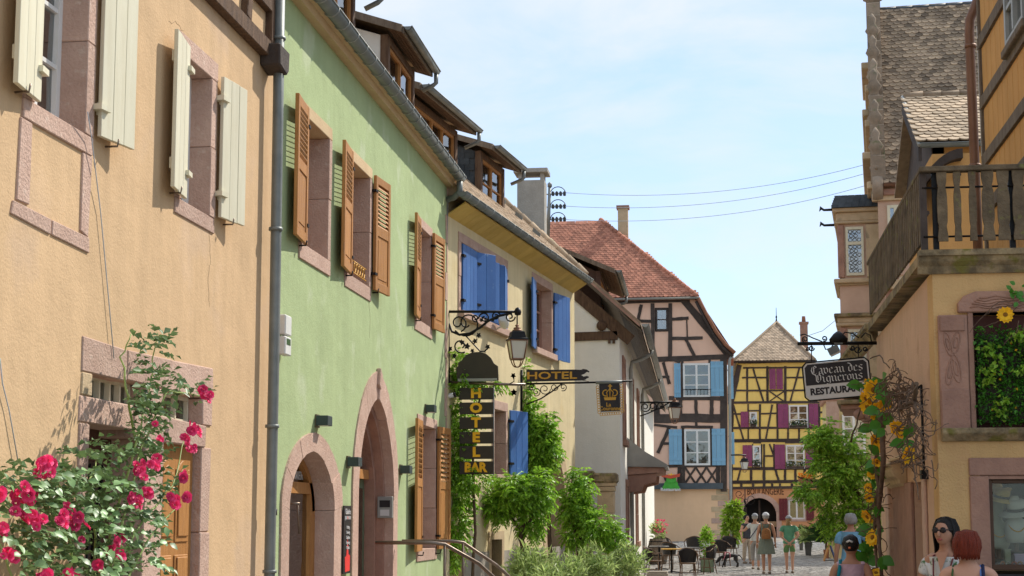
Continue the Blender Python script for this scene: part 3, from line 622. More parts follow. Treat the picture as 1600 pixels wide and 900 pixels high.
# repairs and hairline cracks in the two near walls
def patch(F, par, u, z, w, h, m, seed):
    r_ = random.Random(seed); pts = [(u+w*(1+r_.uniform(-.25, .2))*math.cos(a), z+h*(1+r_.uniform(-.25, .2))*math.sin(a)) for a in np.linspace(0, 2*math.pi, 15)[:-1]]; MB().poly(F, pts, -.01, .003).build('plaster_patch', m, par)
crack_m = mat('crack_shadow_line', (.30, .20, .12), (.24, .16, .1), .95, 3)
for par, pts in ((oh, [(12.98, 4.13), (13.02, 3.9), (12.97, 3.7), (13.03, 3.45)]), (oh, [(12.2, 5.64), (12.0, 5.66), (11.8, 5.6)]), (gh, [(19.2, 4.36), (19.3, 4.1), (19.22, 3.9)])):
    k = []
    for a, b in zip(pts[:-1], pts[1:]):
        for i in range(5): k.append((a[0]+(b[0]-a[0])*i/5+jit(.02), a[1]+(b[1]-a[1])*i/5+jit(.02)))
    MB().tube([A.p(u, z, .0) for u, z in k], [.0022]*(len(k)-1)+[.001], 4).build('hairline_crack', crack_m, par)
# ================================================================== YELLOW HOTEL
B = Frame((-4.3, 24.86), (.1285, 1))
yh = thing('yellow_hotel', 'pale yellow plastered hotel house with dark blue shutters and boarded eaves', 'house', B.p(4.6, 0))
Y1 = (.72, 3.58, 5.08, 6.22); Y2 = (5.68, 7.12, 5.0, 6.3); Y3 = (2.8, 3.58, 2.48, 3.62); YA = arch_pts(6.75, 8.35, -.1, 1.9, 3.0); YO = arch_pts(6.45, 8.65, -.1, 2.0, 3.32)
MB().wall(B, [(0, -.2), (9.3, -.2), (9.3, 6.9), (0, 6.9)], [rect(*[q+e for q, e in zip(r, (-.06, .06, -.06, .06))]) for r in (Y1, Y2, Y3)] + [midp(YA, YO), rect(2.6, 3.3, -.1, 1.36), rect(.2, .95, -.1, 1.6)], -.4, 0).build('wall', yellow_pl, yh)
MB().fb(Frame(B.p(9.3, 0, -.4).xy, (B.n.x, B.n.y)), -7, .4, -.2, 6.9, -.02, .0).build('side_wall', yellow_pl, yh)
for r in (Y1, Y2, Y3):
    stones_rect(yh, B, r[0], r[1], r[2], r[3], .13, .16, .12, -.26, .02, irr=.02, sill_out=.09, pieces=2)
casement(yh, B, *Y1, -.22, 4, 3, wood_b, glass_d, .06, .03); casement(yh, B, *Y2, -.22, 2, 3, stone_d, glass_d, .09, .04); casement(yh, B, *Y3, -.22, 2, 2, wood_b, glass_d, .06, .03)
stones_arch(yh, B, YA, YO, -.3, .02, stone_y, [0, 1, 4, 7, 10, 13, 16, 19, 20] if len(YA) >= 21 else list(range(0, len(YA), 3)) + [len(YA)-1])
MB().fb(B, 6.5, 8.6, -.1, 3.2, -.5, -.34).build('door', wood_b, yh)
plinth = mat('grey_plinth', (.36, .32, .26), (.26, .23, .19), .95, 3, .5, 40)
for i in range(9):
    u0 = i*1.03
    for c0, c1 in ((0, .6), (.605, 1.16)):
        for a, b in ([(u0, u0+1.02)] if not (u0 < 3.3 and u0+1.02 > 2.6) and not (u0 < .95) else []): MB().fb(B, a, b, c0, c1, .0, .02+jit(.005)).build('plinth_stone', plinth, yh, .006)
for a, b in ((.96, 1.02), (2.06, 2.58), (3.32, 4.1)): MB().fb(B, a, b, 0, 1.16, .0, .018).build('plinth_stone', plinth, yh)
MB().fb(B, 2.6, 3.3, -.1, 1.36, -.24, -.2).build('cellar_door', wood_dr, yh); MB().fb(B, .2, .95, -.1, 1.6, -.24, -.2).build('low_door', stone_d, yh)
for a, b, c, d in ((2.46, 2.6, 0, 1.36), (3.3, 3.44, 0, 1.36), (2.46, 3.44, 1.36, 1.5)): MB().fb(B, a, b, c, d, -.2, .022).build('jamb_stone', stone_y, yh)
plank_shutter(yh, B, .74, 1, 5.06, 6.2, .84, blue_paint, 0, .03, 4, iron); plank_shutter(yh, B, 1.62, 1, 5.1, 6.2, .5, blue_paint, 24, .02, 2, iron)
plank_shutter(yh, B, 2.3, 1, 5.1, 6.18, .44, blue_paint, 12, .02, 2, iron); plank_shutter(yh, B, 2.85, 1, 5.1, 6.18, .2, blue_paint, 40, .0, 2, iron); plank_shutter(yh, B, 3.56, -1, 5.08, 6.18, .5, blue_paint, 10, .03, 2, iron)
plank_shutter(yh, B, 5.66, -1, 4.95, 6.28, .62, blue_paint, 8, .05, 3, iron); plank_shutter(yh, B, 7.25, 1, 4.92, 6.28, .84, blue_paint, 9, .04, 4, iron)
plank_shutter(yh, B, 3.75, 1, 2.5, 3.66, .62, blue_paint, 16, .04, 3, iron)
S = Frame(B.p(0, 0).xy, B.n.xy)
k = 30
for i in range(k):
    u = 9.2*i/k; MB().poly(S, [(-.02, 6.52), (.30, 6.72), (.30, 6.745), (-.02, 6.545)], -u-9.2/k+.006, -u).build('soffit_board', soffit_y, yh)
gy = gutter(yh, B, -.4, 9.25, .36, 6.82, .08)
ry = MB().poly(S, [(.32, 6.80), (.32, 6.84), (-4.4, 11.3), (-4.4, 11.2), (-.4, 6.95)], -9.2, .0).build('roof', tile_gi, yh)
# roof tiles on the visible strip above the gutter
sl = Vector((0, 0, 4.46)) - B.n*4.82
tiled(yh, B.p(0, 6.86, .32), B.u, sl, [(0, 0), (9.2, 0), (9.2, 6.4), (0, 6.4)], .17, .15, tile_g, tile_gi, 150, keep=lambda p: True)
for i in range(22):
    q = B.p(9.2, 6.92, .30) + sl*(i*.28/6.57*1.0); MB().lathe([(.075, 0), (.085, .1), (.10, .3)], q, 8, m=sl.to_track_quat('Z', 'Y').to_matrix().to_4x4()).build('verge_tile', tile_g, yh)
dark_slate = slate
shed_dormer(yh, B, .3, 3.2, -.8, 7.6, 8.72, .27, cheek=wood_g, timber=wood_b, n_win=2)
shed_dormer(yh, B, 4.75, 6.5, -.8, 7.6, 8.72, .27, cheek=slate, timber=wood_b)
for i in range(9):   # slate courses on the second dormer's near cheek
    for j in range(4):
        Fc = Frame(B.p(4.77, 0, -.92).xy, B.n.xy); z = 7.62 + i*.12; a = -.02 - j*.2 - (.1 if i % 2 else 0)
        if z + .12 < 8.74 and z > 7.6 + (-a-.1)*.75: MB().fb(Fc, a-.19, a, z, z+.125, .002, .012).build('slate', slate, yh)
for k in range(3): MB().poly(S, [(-.35-.5*k, 7.52+.46*k), (-.2-.5*k, 7.40+.46*k), (-.18-.5*k, 7.47+.46*k), (-.33-.5*k, 7.6+.46*k)], -(7.0+.5*k)-.03, -(7.0+.5*k)).build('snow_hook', zinc, yh)
# chimney
CH = Frame((-3.9, 35.4), (1, 0))
ch = MB().fb(CH, -.62, .0, 8.0, 9.35, -.5, 0).build('chimney', mat('chimney_cement', (.40, .38, .34), (.3, .285, .25), .95, 4, .4, 30), yh)
MB().fb(CH, -.62, .02, 7.2, 8.0, -.5, .03).build('chimney_base', white_pl, ch)
for u in (-.6, -.1): MB().fb(CH, u, u+.08, 9.35, 9.52, -.45, -.05).build('chimney_post', ch.data.materials[0], ch)
MB().fb(CH, -.7, .08, 9.52, 9.62, -.56, .06).build('chimney_cap', ch.data.materials[0], ch, .01)
# ================================================================== WHITE HOUSE (gable end towards us)
WG = Frame((0, 36), (1, 0)); WF = Frame((-2.27, 36), (-.4, 26))
wh = thing('white_house', 'white plastered house with timbered gable end and long boarded eaves', 'house', (-2.6, 45, 0))
MB().poly(WG, [(-7, -.2), (-2.27, -.2), (-2.27, 6.06), (-7, 10.36)], -.4, 0).build('gable_wall', white_pl, wh)
W4 = [(1.3, 2.2, 3.55, 5.35), (6.2, 7.2, 3.5, 5.3), (10.2, 11.2, 3.5, 5.3), (8.6, 9.6, 1.1, 2.6), (2.6, 3.5, .3, 2.5), (14.0, 15.0, 3.5, 5.2)]
MB().wall(WF, [(.0, -.2), (28, -.2), (28, 6.06), (.0, 6.06)], [rect(a-.06, b+.06, c-.06, d+.06) for a, b, c, d in W4], -.4, .004).build('street_wall', white_pl, wh)
for r in W4:
    stones_rect(wh, WF, *r, .14, .16, .14, -.25, .05, mj=stone_d, sill_out=.06); casement(wh, WF, *r, -.15, 2, 3, white_paint, glass_d, .06, .03)
for a, b, w in (((-3.5, 7.03), (-2.0, 5.72), .26), ((-4.4, 5.80), (-2.3, 5.84), .2), ((-3.0, 6.5), (-3.0, 5.9), .0)):
    if w: MB().bar(WG, a, b, w, -.02, .05, .06, 4).build('timber', wood_b, wh, .008)
MB().lathe([(.02, 0), (.12, 0), (.12, .03), (.07, .05), (.02, .06)], WG.p(-2.66, 6.06, .05), 12, m=Matrix.Rotation(R(90), 4, 'X')).build('rosette', wood_b, wh)
for i, u in enumerate((-2.52, -2.42)): MB().fb(WG, u, u+.06, 5.66, 5.74, 0, .06).build('peg', wood_b, wh)
# roof slab with stepped verge tiles
SW = Frame(WF.p(-.35, 0).xy, WF.n.xy)
sw = .91
MB().poly(SW, [(.5, 6.06-.5*sw+.42), (.5, 6.06-.5*sw+.5), (-4.6, 6.06+4.6*sw+.5), (-4.6, 6.06+4.6*sw+.42)], -28.5, 0).build('roof', tile_bi, wh)
for i in range(18):
    a = .48 - i*.16; z = 6.06-a*sw+.36; MB().poly(SW, [(a, z), (a-.17, z+.155), (a-.17, z+.22), (a, z+.065)], 0, .05).build('verge_tile', stone_d, wh)
for i in range(7):
    a = .02 + .07*i; MB().poly(SW, [(a, 6.02-a*sw+.34), (a+.064, 6.02-(a+.064)*sw+.34), (a+.064, 6.02-(a+.064)*sw+.37), (a, 6.02-a*sw+.37)], -28, -.02).build('soffit_board', wood_g, wh)
gw = gutter(wh, WF, -.3, 27, .60, 6.06, .08, zinc_l, brackets=False)
for u in (4.6, 13.2):
    q = WF.p(u, 6.0, .6); pipe(gw, [q, q-Vector((0, 0, .12)), q-WF.n*.25-Vector((0, 0, .25)), q-WF.n*.5-Vector((0, 0, .32)), q-WF.n*.53-Vector((0, 0, .5)), q-WF.n*.53-Vector((0, 0, 5.8))], .05, zinc_l)
wood_cl = mat('brown_cladding', (.10, .055, .038), (.075, .04, .028), .85, 3, .3, 30, stretch=(1, 1, 8))
shed_dormer(wh, WF, 1.4, 5.2, -.5, 6.7, 7.55, .35, cheek=wood_cl, timber=wood_cl, slope=.42)
shed_dormer(wh, WF, 7.4, 9.6, -.42, 6.6, 7.2, .35, cheek=wood_cl, timber=wood_cl, slope=.42)
# metal hood over the doorway, on stone corbels
H = Frame(WF.p(3.6, 0).xy, WF.n.xy); hood = mat('grey_sheet_metal', (.30, .29, .26), (.23, .22, .20), .5, 2, .1, 20, metal=.2)
hd = MB().poly(H, [(0, 3.72), (.45, 3.36), (.98, 3.05), (.98, 2.98), (0, 3.0)], -3.2, .0).build('door_hood', hood, wh)
MB().poly(H, [(.01, 2.995), (.9, 2.975), (.88, 2.86), (.01, 2.8)], -3.1, -.08).build('hood_beam', stone_d, hd)
for v in (-.12, -2.9): MB().poly(H, [(.01, 2.79), (.72, 2.84), (.7, 2.62), (.4, 2.55), (.34, 2.4), (.01, 2.36)], v-.22, v).build('hood_corbel', stone_d, hd, .01)
# ================================================================== PINK HALF-TIMBERED HOUSE
PK = Frame((0, 75), (1, 0))
ph = thing('pink_timbered_house', 'pink half-timbered house with light blue shutters and red tiled hipped roof', 'house', (-3, 77, .7))
MB().poly(PK, [(-11, .3), (.26, .3), (.26, 3.12), (-11, 3.12)], -8, 0).build('ground_floor_wall', apricot_pl, ph)
MB().poly(PK, [(-11, 3.12), (.30, 3.12), (.30, 9.3), (-.35, 10.5), (-1.2, 12.05), (-11, 12.05)], -8, .05).build('upper_wall', pink_pl, ph)
def T(h, F, x0, y0, x1, y1, w, m=wood_dk, n=.05):
    sc = F.o.y/FOC; MB().bar(F, F.uz(x0, y0, n), F.uz(x1, y1, n), w*sc, n-.04, n+.035+jit(.008), .17, 5).build('timber', m, h)
for t in ((955,470,1078,468,9), (1066,466,1141,557,11), (1020,474,1020,562,6), (1047,474,1047,562,6), (965,501,1018,502,5), (1049,499,1076,497,5), (1049,529,1098,528,5), (985,564,1138,557,8),
          (1002,476,996,506,5), (1071,529,1085,556,5), (1073,500,1074,528,2), (985,536,1018,536,5), (1025,565,1025,660,6), (1036,566,1046,600,5), (1034,589,1046,589,4), (1028,628,1029,650,5), (1045,622,1130,623,6), (1063,625,1063,650,6), (1087,625,1088,650,5), (1112,625,1112,650,6),
          (1022,654,1132,653,13), (1022,664,1058,668,4), (1046,667,1028,708,5), (1034,693,1046,693,4), (1046,560,1063,566,5), (1131,556,1131,768,10), (1062,728,1062,760,7), (1068,730,1068,757,5), (1122,728,1122,758,6), (1024,760,1132,760,6), (1036,735,1044,758,5), (1024,729,1064,728,4),
          (1066,562,1066,624,4), (1109,562,1109,624,4), (1067,667,1067,728,4), (1111,667,1111,728,4), (1064,667,1114,667,4), (1064,728,1134,727,5), (1088,653,1088,667,4)): T(ph, PK, *t)
for i in range(3):
    a = 1070+17*i
    T(ph, PK, a, 730, a+17, 756, 3.2, n=.046); T(ph, PK, a+17, 730, a, 756, 3.2, n=.054)
def far_win(h, F, x0, x1, y0, y1, cols, rows, n=.05, fm=None, gm=None, curt=0, fw=.09):
    a, d = F.uz(x0, y0, n); b, c = F.uz(x1, y1, n); return casement(h, F, a, b, c, d, n+.03, cols, rows, fm or white_paint, gm or glass, fw, .045, back=None, curt=curt)
def far_shade(h, F, x0, x1, y0, y1, n=.05):
    a, d = F.uz(x0, y0, n); b, c = F.uz(x1, y1, n); MB().fb(F, a, b, c, d, n+.001, n+.003).build('recess_shade_sheet', dark_in, h)  # flat black sheet on the solid wall paints the shaded opening
def far_shut(h, F, x0, x1, y0, y1, m, n=.05, planks=3):
    a, d = F.uz(x0, y0, n); b, c = F.uz(x1, y1, n); pw = (b-a)/planks
    o = MB().fb(F, a, b, c+.02, c+.12, n+.05, n+.06).build('shutter', m, h)
    MB().fb(F, a, b, d-.3, d-.18, n+.091, n+.105).build('batten', m, o); MB().fb(F, a, b, c+.2, c+.32, n+.091, n+.105).build('batten', m, o)
    for i in range(planks): MB().fb(F, a+pw*i+.004, a+pw*(i+1)-.004, c, d, n+.06, n+.09).build('plank', m, o)
for w in ((1067, 1110, 568, 620), (1069, 1110, 671, 727)):
    far_shade(ph, PK, *w); far_win(ph, PK, *w, 2, 3, n=.055, gm=glass_d, curt=.32 if w[2] > 600 else 0)
far_shade(ph, PK, 1023, 1045, 481, 518); far_win(ph, PK, 1024, 1044, 482, 517, 1, 2, n=.055, fm=wood_dk)
for s in ((1053, 1064, 568, 621), (1110, 1131, 565, 619), (1045, 1066, 671, 726), (1112, 1134, 670, 727)): far_shut(ph, PK, *s, sky_paint)
SP = Frame((.30, 75), (0, 1))   # right flank, seen edge-on: shutters standing open on it
for z0, z1 in ((7.3, 8.85), (4.25, 5.75)): plank_shutter(ph, SP, .3, 1, z0, z1, .26, sky_paint, 75, .02, 2)
MB().fb(PK, -3.3, .02, 3.1, 3.38, .05, .22).build('sign_board', mat('grey_blue_board', (.085, .10, .11), (.06, .075, .085), .6, 3), ph, .01)
for i in range(9): MB().fb(PK, -.28-.24*(i % 2)-jit(.08), .268, .72+.265*i+.01, .72+.265*i+.25, -.05, .018).build('quoin', stone_y if i % 3 else stone, ph, .01)
# guard rails at the upper window
m = MB(); 
for i in range(9): m.tube([PK.p(-1.72+.155*i, 7.45, .2), PK.p(-1.72+.155*i, 7.72, .2)], .012, 4)
m.tube([PK.p(-1.75, 7.72, .2), PK.p(-.46, 7.72, .2)], .018, 4); m.build('window_guard', iron, ph)
# roof: front slope with hip, flank slope, gutter, downpipe
e = Vector((-1.02, 74.62, 12.02)); pk = Vector((-5.75, 79.3, 16.55))
up = (pk - Vector((pk.x, 74.62, 12.02)))
MB().add([(-12.5, 74.62, 12.0), e, pk, (-12.5, 79.3, 16.3)], [(0, 1, 2, 3)]).add([(-12.5, 74.62, 11.9), e-Vector((0, 0, .1)), pk-Vector((0, 0, .1)), (-12.5, 79.3, 16.2)], [(3, 2, 1, 0)]).build('roof', tile_ri, ph)
tiled(ph, (0, 74.6, 12.06), (1, 0, 0), up, [(-9, 0), (-1.02, 0), (-5.72, 6.5), (-9, 6.4)], .20, .17, tile_r, tile_ri, 0, t=.03)
MB().add([e, (.62, 74.7, 9.42), (.62, 84, 9.42), (-5.75, 84, 16.5), pk], [(0, 1, 2, 3, 4)]).build('flank_roof', tile_ri, ph)
hp = [e.lerp(pk, t) for t in np.linspace(0, 1, 26)]
for q in hp: MB().lathe([(.10, 0), (.12, .12), (.13, .26)], q+Vector((0, -.02, .03)), 7, m=(pk-e).to_track_quat('Z', 'Y').to_matrix().to_4x4()).build('hip_tile', tile_r, ph)
rk = [Vector((-1.0, 74.6, 12.0)), Vector((-.62, 74.6, 11.2)), Vector((-.2, 74.6, 10.4)), Vector((.22, 74.6, 9.8)), Vector((.66, 74.6, 9.38))]
MB().tube(rk, [.09]*5, 6).build('barge_board', clay, ph); MB().tube([p-Vector((.1, -.05, .16)) for p in rk], [.07]*5, 6).build('barge_beam', wood_dk, ph)
gutter(ph, PK, -6, -.95, .42, 12.02, .08, zinc_l, brackets=False)
pipe(ph, [(.55, 74.7, 9.25), (.42, 74.75, 9.1), (.40, 74.8, 8.9), (.36, 74.8, 3.0), (.36, 74.8, .75)], .065, zinc_l)
CP = Frame((-4.75, 79.0), (1, 0)); c2 = MB().fb(CP, -.25, .25, 14.6, 17.2, -.5, 0).build('chimney', stone_y, ph); MB().fb(CP, -.32, .32, 17.2, 17.35, -.56, .06).build('chimney_cap', stone_d, c2)
# ================================================================== YELLOW HALF-TIMBERED HOUSE (bakery)
YB = Frame((0, 92), (1, 0))
bh = thing('yellow_timbered_house', 'bright yellow half-timbered house with plum shutters above a bakery', 'house', (3, 94, .72))
yi = arch_pts(1.08, 2.98, .6, 1.95, 2.92); yo = arch_pts(.80, 3.26, .6, 2.0, 3.18)
gw4 = [3.66, 4.58, 1.72, 2.84]
MB().wall(YB, [(.3, .5), (6.0, .5), (6.0, 3.42), (.3, 3.42)], [midp(yi, yo), rect(3.6, 4.64, 1.66, 2.9)], -.5, 0).build('ground_floor_wall', terracotta_pl, bh)
MB().poly(YB, [(.38, 3.42), (5.9, 3.42), (5.9, 8.3), (5.1, 10.6), (.9, 10.6), (.38, 8.3)], -6, .06).build('upper_wall', bright_yellow_pl, bh)
stones_arch(bh, YB, yi, yo, -.4, .03, stone, list(range(0, len(yi), 3)) + ([len(yi)-1] if (len(yi)-1) % 3 else []))
MB().fb(YB, .9, 3.2, .6, 3.1, -.9, -.8).build('doorway_shade_sheet', dark_in, bh)  # black sheet paints the darkness inside the bakery arch
dg = MB().fb(YB, 1.0, 1.35, .6, 2.4, -.5, -.44).build('door', wood_dk, bh); MB().fb(YB, 2.0, 2.1, .6, 2.8, -.5, -.44).build('door_post', wood_dk, bh); MB().fb(YB, 1.9, 3.0, 1.3, 1.6, -.7, -.6).build('display_case', stone_y, bh)
stones_rect(bh, YB, *gw4, .12, .12, .12, -.3, .03); casement(bh, YB, *gw4, -.1, 2, 1, white_paint, glass_d, .09, .03)
far_shut(bh, YB, 1217, 1231, 779, 813, maroon_paint, n=0); far_shut(bh, YB, 1259, 1272, 779, 813, maroon_paint, n=0)
def Z(zx, zy): return 1130+zx/3.21, 500+zy/3.21
def TB(a, b, c, d, w):
    x0, y0 = Z(a, b); x1, y1 = Z(c, d); T(bh, YB, x0, y0, x1, y1, w/3.21, n=.06)
for t in ((75,212,470,205,14), (80,225,38,425,26), (45,418,38,850,16), (100,240,520,238,8), (95,289,216,289,8), (315,289,470,288,8), (55,354,218,354,9), (312,354,480,352,9), (32,414,535,412,12),
          (120,240,120,412,10), (222,232,222,412,12), (311,232,311,412,12), (150,246,202,410,9), (382,240,336,410,9), (430,240,470,410,9), (222,354,311,354,7), (232,358,305,408,6), (305,358,232,408,6),
          (36,472,128,470,8), (190,470,272,468,8), (30,541,480,541,11), (30,606,535,602,17), (125,422,125,605,7), (184,422,184,605,10), (272,420,272,605,10), (325,545,325,600,9), (380,545,380,600,9), (430,420,430,600,9), (482,420,482,600,10), (50,426,102,602,9), (246,424,214,596,9), (480,464,535,462,9), (528,412,528,602,10), (128,455,184,455,7),
          (36,746,535,743,14), (205,622,205,748,9), (255,622,255,748,8), (205,682,258,682,8), (232,622,278,748,9), (148,622,148,748,6), (192,622,192,748,7), (464,620,464,745,9), (500,622,480,745,9), (150,615,190,615,8), (310,615,412,615,8), (528,605,528,745,10), (36,676,100,676,6),
          (72,808,86,752,9), (140,750,140,806,12), (205,750,205,806,14), (262,750,278,806,11), (310,750,310,806,12), (362,750,362,806,12), (410,750,410,806,12), (450,806,466,750,10), (520,750,520,806,12), (36,814,535,808,15), (34,842,535,838,12), (40,814,40,900,16),
          (90,820,90,838,12), (150,820,150,838,12), (205,820,205,838,14), (245,820,245,838,10), (285,820,285,838,10), (345,820,345,838,12), (400,820,400,838,12)): TB(*t)
def ZR(a, b, c, d): x0, y0 = Z(a, c); x1, y1 = Z(b, d); return x0, x1, y0, y1
for r, c, rr in (((132, 170, 462, 535), 1, 2), ((328, 427, 427, 540), 2, 3), ((147, 190, 630, 737), 1, 3), ((313, 410, 627, 745), 2, 3)):
    far_shade(bh, YB, *ZR(*r), n=.06); far_win(bh, YB, *ZR(*r), c, rr, n=.065, gm=glass)
for r in ((230, 264, 245, 347), (266, 300, 245, 347), (87, 128, 460, 538), (273, 328, 422, 540), (428, 478, 420, 538), (97, 146, 628, 735), (257, 312, 625, 747), (412, 462, 623, 740)): far_shut(bh, YB, *ZR(*r), plum_paint, n=.06, planks=2)
for r in ((328, 427, 540), (313, 410, 745), (132, 170, 535), (147, 190, 737)):     # window boxes of small white flowers
    a, z = YB.uz(*Z(r[0], r[2]-6), .2); b, _ = YB.uz(*Z(r[1], r[2]), .2)
    bx = MB().fb(YB, a+.05, b-.05, z-.06, z+.06, .1, .26).build('window_box', wood_dk, bh)
    g = np.random.default_rng(int(a*100)); P = np.stack([g.uniform(a+.05, b-.05, 160), 92-.18+g.uniform(-.1, .1, 160), z+.04+g.uniform(0, .24, 160)], 1)
    leaves('flowers', bx, leaf_d, P, g.normal(size=(160, 3))+np.array([0, -.4, .6]), .11, .6); leaves('flowers', bx, white_paint, P[:30]+np.array([0, -.06, .06]), g.normal(size=(30, 3))+np.array([0, -1, 0]), .10, .9)
xm = mat('bakery_letter', (.10, .045, .02))
text('BOULANGERIE', YB, *YB.uz(1196, 768.5), .012, .52, xm, bh, xs=.60, bold=.004); text('PATISSERIE', YB, *YB.uz(1262, 768), .012, .52, xm, bh, xs=.62, bold=.004)
# roof
ap = Vector((3.3, 95.0, 13.2)); e0 = Vector((.70, 91.6, 10.62)); e1 = Vector((5.28, 91.6, 10.62)); ub = Vector((0, ap.y-91.6, ap.z-10.62))
MB().add([e0, e1, ap, (3.6, 97, 13.1)], [(0, 1, 2)]).add([e0, ap, (3.2, 104, 13.1), (.2, 104, 8.6), (.2, 91.7, 8.5)], [(0, 1, 2, 3, 4)]).add([e1, (6.1, 91.7, 8.5), (6.1, 104, 8.5), (3.3, 104, 13.1), ap], [(0, 1, 2, 3, 4)]).build('roof', tile_gi, bh)
hgt = ub.length
tiled(bh, (0, 91.58, 10.66), (1, 0, 0), ub, [(.70, 0), (5.28, 0), (3.32, hgt), (3.27, hgt)], .2, .17, tile_g, tile_gi, 0, t=.035)
for a in (e0, e1):
    MB().tube([a.lerp(ap, t)+Vector((0, -.02, .06)) for t in np.linspace(0, 1, 8)], .10, 6).build('hip_tiles', tile_g, bh)
gutter(bh, YB, .7, 5.3, .42, 10.64, .08, wood_dk, brackets=False)
MB().lathe([(.10, 0), (.03, .3), (.06, .4), (.02, .5), (.015, .9), (.001, 1.0)], ap-Vector((0, 0, .02)), 8).build('finial', iron, bh)
CY = Frame((5.0, 97), (1, 0)); c3 = MB().fb(CY, -.22, .22, 10.5, 13.4, -.45, 0).build('chimney', stone_d, bh); MB().fb(CY, -.28, .28, 13.4, 13.52, -.5, .05).build('chimney_cap', stone_d, c3); MB().lathe([(.13, 0), (.11, .35)], CY.p(0, 13.52, -.2), 8).build('chimney_pot', clay, c3)
# ================================================================== CORNER HOUSE WITH TERRACE (near right)
RF = Frame((1.82, 14), (1, 0)); RW = Frame((1.82, 19.1), (0, -1))
ch_ = thing('corner_house', 'ochre and rose plastered corner house with mossy wooden terrace railing', 'house', (2.4, 16, 0))
shop = (.41, 1.75, 1.30, 2.06); nich = (.32, 1.6, 2.49, 3.43)
MB().wall(RF, [(0, -.2), (5, -.2), (5, 3.82), (0, 3.82)], [rect(.34, 1.82, 1.22, 2.14), rect(.29, 1.63, 2.46, 3.46), rect(.36, 1.8, .2, 1.16)], -.35, 0).build('front_wall', ochre_pl, ch_)
MB().wall(RW, [(0, -.2), (4.74, -.2), (4.74, 3.82), (0, 3.82)], [rect(3.3, 4.1, -.1, 2.05)], -.35, -.001).build('street_wall', rose_pl, ch_)
MB().fb(Frame((1.82, 19.1), (1, 0)), .0, 4, -.2, 3.82, -.02, .0).build('rear_wall', rose_pl, ch_)
# carved pilaster, niche surround, sill
pil = MB().fb(RF, .03, .275, 2.46, 3.44, .0, .04).build('pilaster', stone_d, ch_, .008)
MB().fb(RF, .035, .272, 2.46, 2.80, .04, .062).build('pilaster_block', stone_d, pil, .008); MB().fb(RF, .045, .25, 3.3, 3.43, .04, .056).build('pilaster_head', stone_d, pil, .006)
for uu, zc_, rx, rz, tl in ((.12, 2.95, .03, .11, .2), (.17, 2.98, .035, .12, -.15), (.11, 3.19, .028, .1, -.2), (.175, 3.2, .032, .09, .2)):
    for sc_ in (1, .5):
        pts = [RF.p(uu+sc_*(rx*math.cos(a)+tl*rz*math.sin(a)), zc_+sc_*rz*math.sin(a), .042) for a in np.linspace(0, 2*math.pi, 17)[:-1]]; MB().tube(pts, .006, 5, True).build('carved_scroll', stone_d, pil)
MB().fb(RF, .279, .325, 2.46, 3.46, -.2, .03).build('niche_jamb', stone_d, ch_, .006); MB().fb(RF, 1.6, 1.8, 2.46, 3.46, -.2, .03).build('niche_jamb', stone_d, ch_)
MB().poly(RF, [(.2, 3.46), (1.8, 3.46), (1.8, 3.63), (.35, 3.64), (.25, 3.6), (.2, 3.54)], -.2, .05).build('niche_lintel', stone_d, ch_, .01)
for i in range(5): MB().tube([RF.p(.3+.02*i+t*.25, 3.50+.022*i+.012*math.sin(t*7+i), .052) for t in np.linspace(0, 5, 20)], .008, 5).build('carved_scroll', stone_d, ch_)
MB().poly(Frame((1.85, 14), (0, -1)), [(-.02, 2.47), (.10, 2.47), (.10, 2.425), (.03, 2.36), (-.02, 2.36)], -1.9, 0).build('sill', moss_st, ch_, .006)
red_in = mat('dark_red_board', (.10, .032, .024), (.07, .024, .018), .7, 3, .1)
for i in range(5): MB().fb(RF, .33, 1.6, 2.47+i*.196, 2.47+i*.196+.19, -.12, -.10).build('niche_board', red_in, ch_, .004)
# shop window
for a, b, c, d in ((.25, .41, 1.16, 2.065), (1.75, 1.95, 1.16, 2.065), (.25, 1.95, 2.07, 2.22)): MB().fb(RF, a, b, c, d, -.18, .02).build('window_stone', stone_d, ch_, .008)
MB().fb(RF, .385, .41, 1.16, 2.04, -.16, .008).build('window_moulding', stone_d, ch_); MB().fb(RF, .385, 1.75, 2.04, 2.066, -.16, .008).build('window_moulding', stone_d, ch_)
wf = MB().fb(RF, .412, .445, 1.28, 2.035, -.1, -.03).fb(RF, .445, 1.72, 2.005, 2.035, -.1, -.03).fb(RF, .412, 1.72, 1.28, 1.325, -.1, -.0).fb(RF, 1.72, 1.75, 1.28, 2.035, -.1, -.03).build('shop_window', mat('brown_shop_frame', (.10, .05, .025), (.07, .035, .02), .5, 4), ch_, .004)
pane(wf, RF, .445, 1.72, 1.325, 2.005, -.07, glass_s)
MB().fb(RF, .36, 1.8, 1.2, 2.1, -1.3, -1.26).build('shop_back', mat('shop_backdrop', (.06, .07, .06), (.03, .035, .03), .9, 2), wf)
MB().fb(RF, .36, 1.8, 1.27, 1.30, -1.2, -.1).build('display_shelf', stone_y, wf); MB().fb(RF, .34, .36, 1.2, 2.1, -1.3, -.2).build('shop_side', rose_pl, wf)
sg = MB().fb(RF, .43, 1.8, .95, 1.245, -.1, .012).build('shop_sign', sign_blk, ch_, .006)
text('RO', RF, .62, 1.155, .014, .155, sign_wht, sg, xs=1.0, align='LEFT'); 
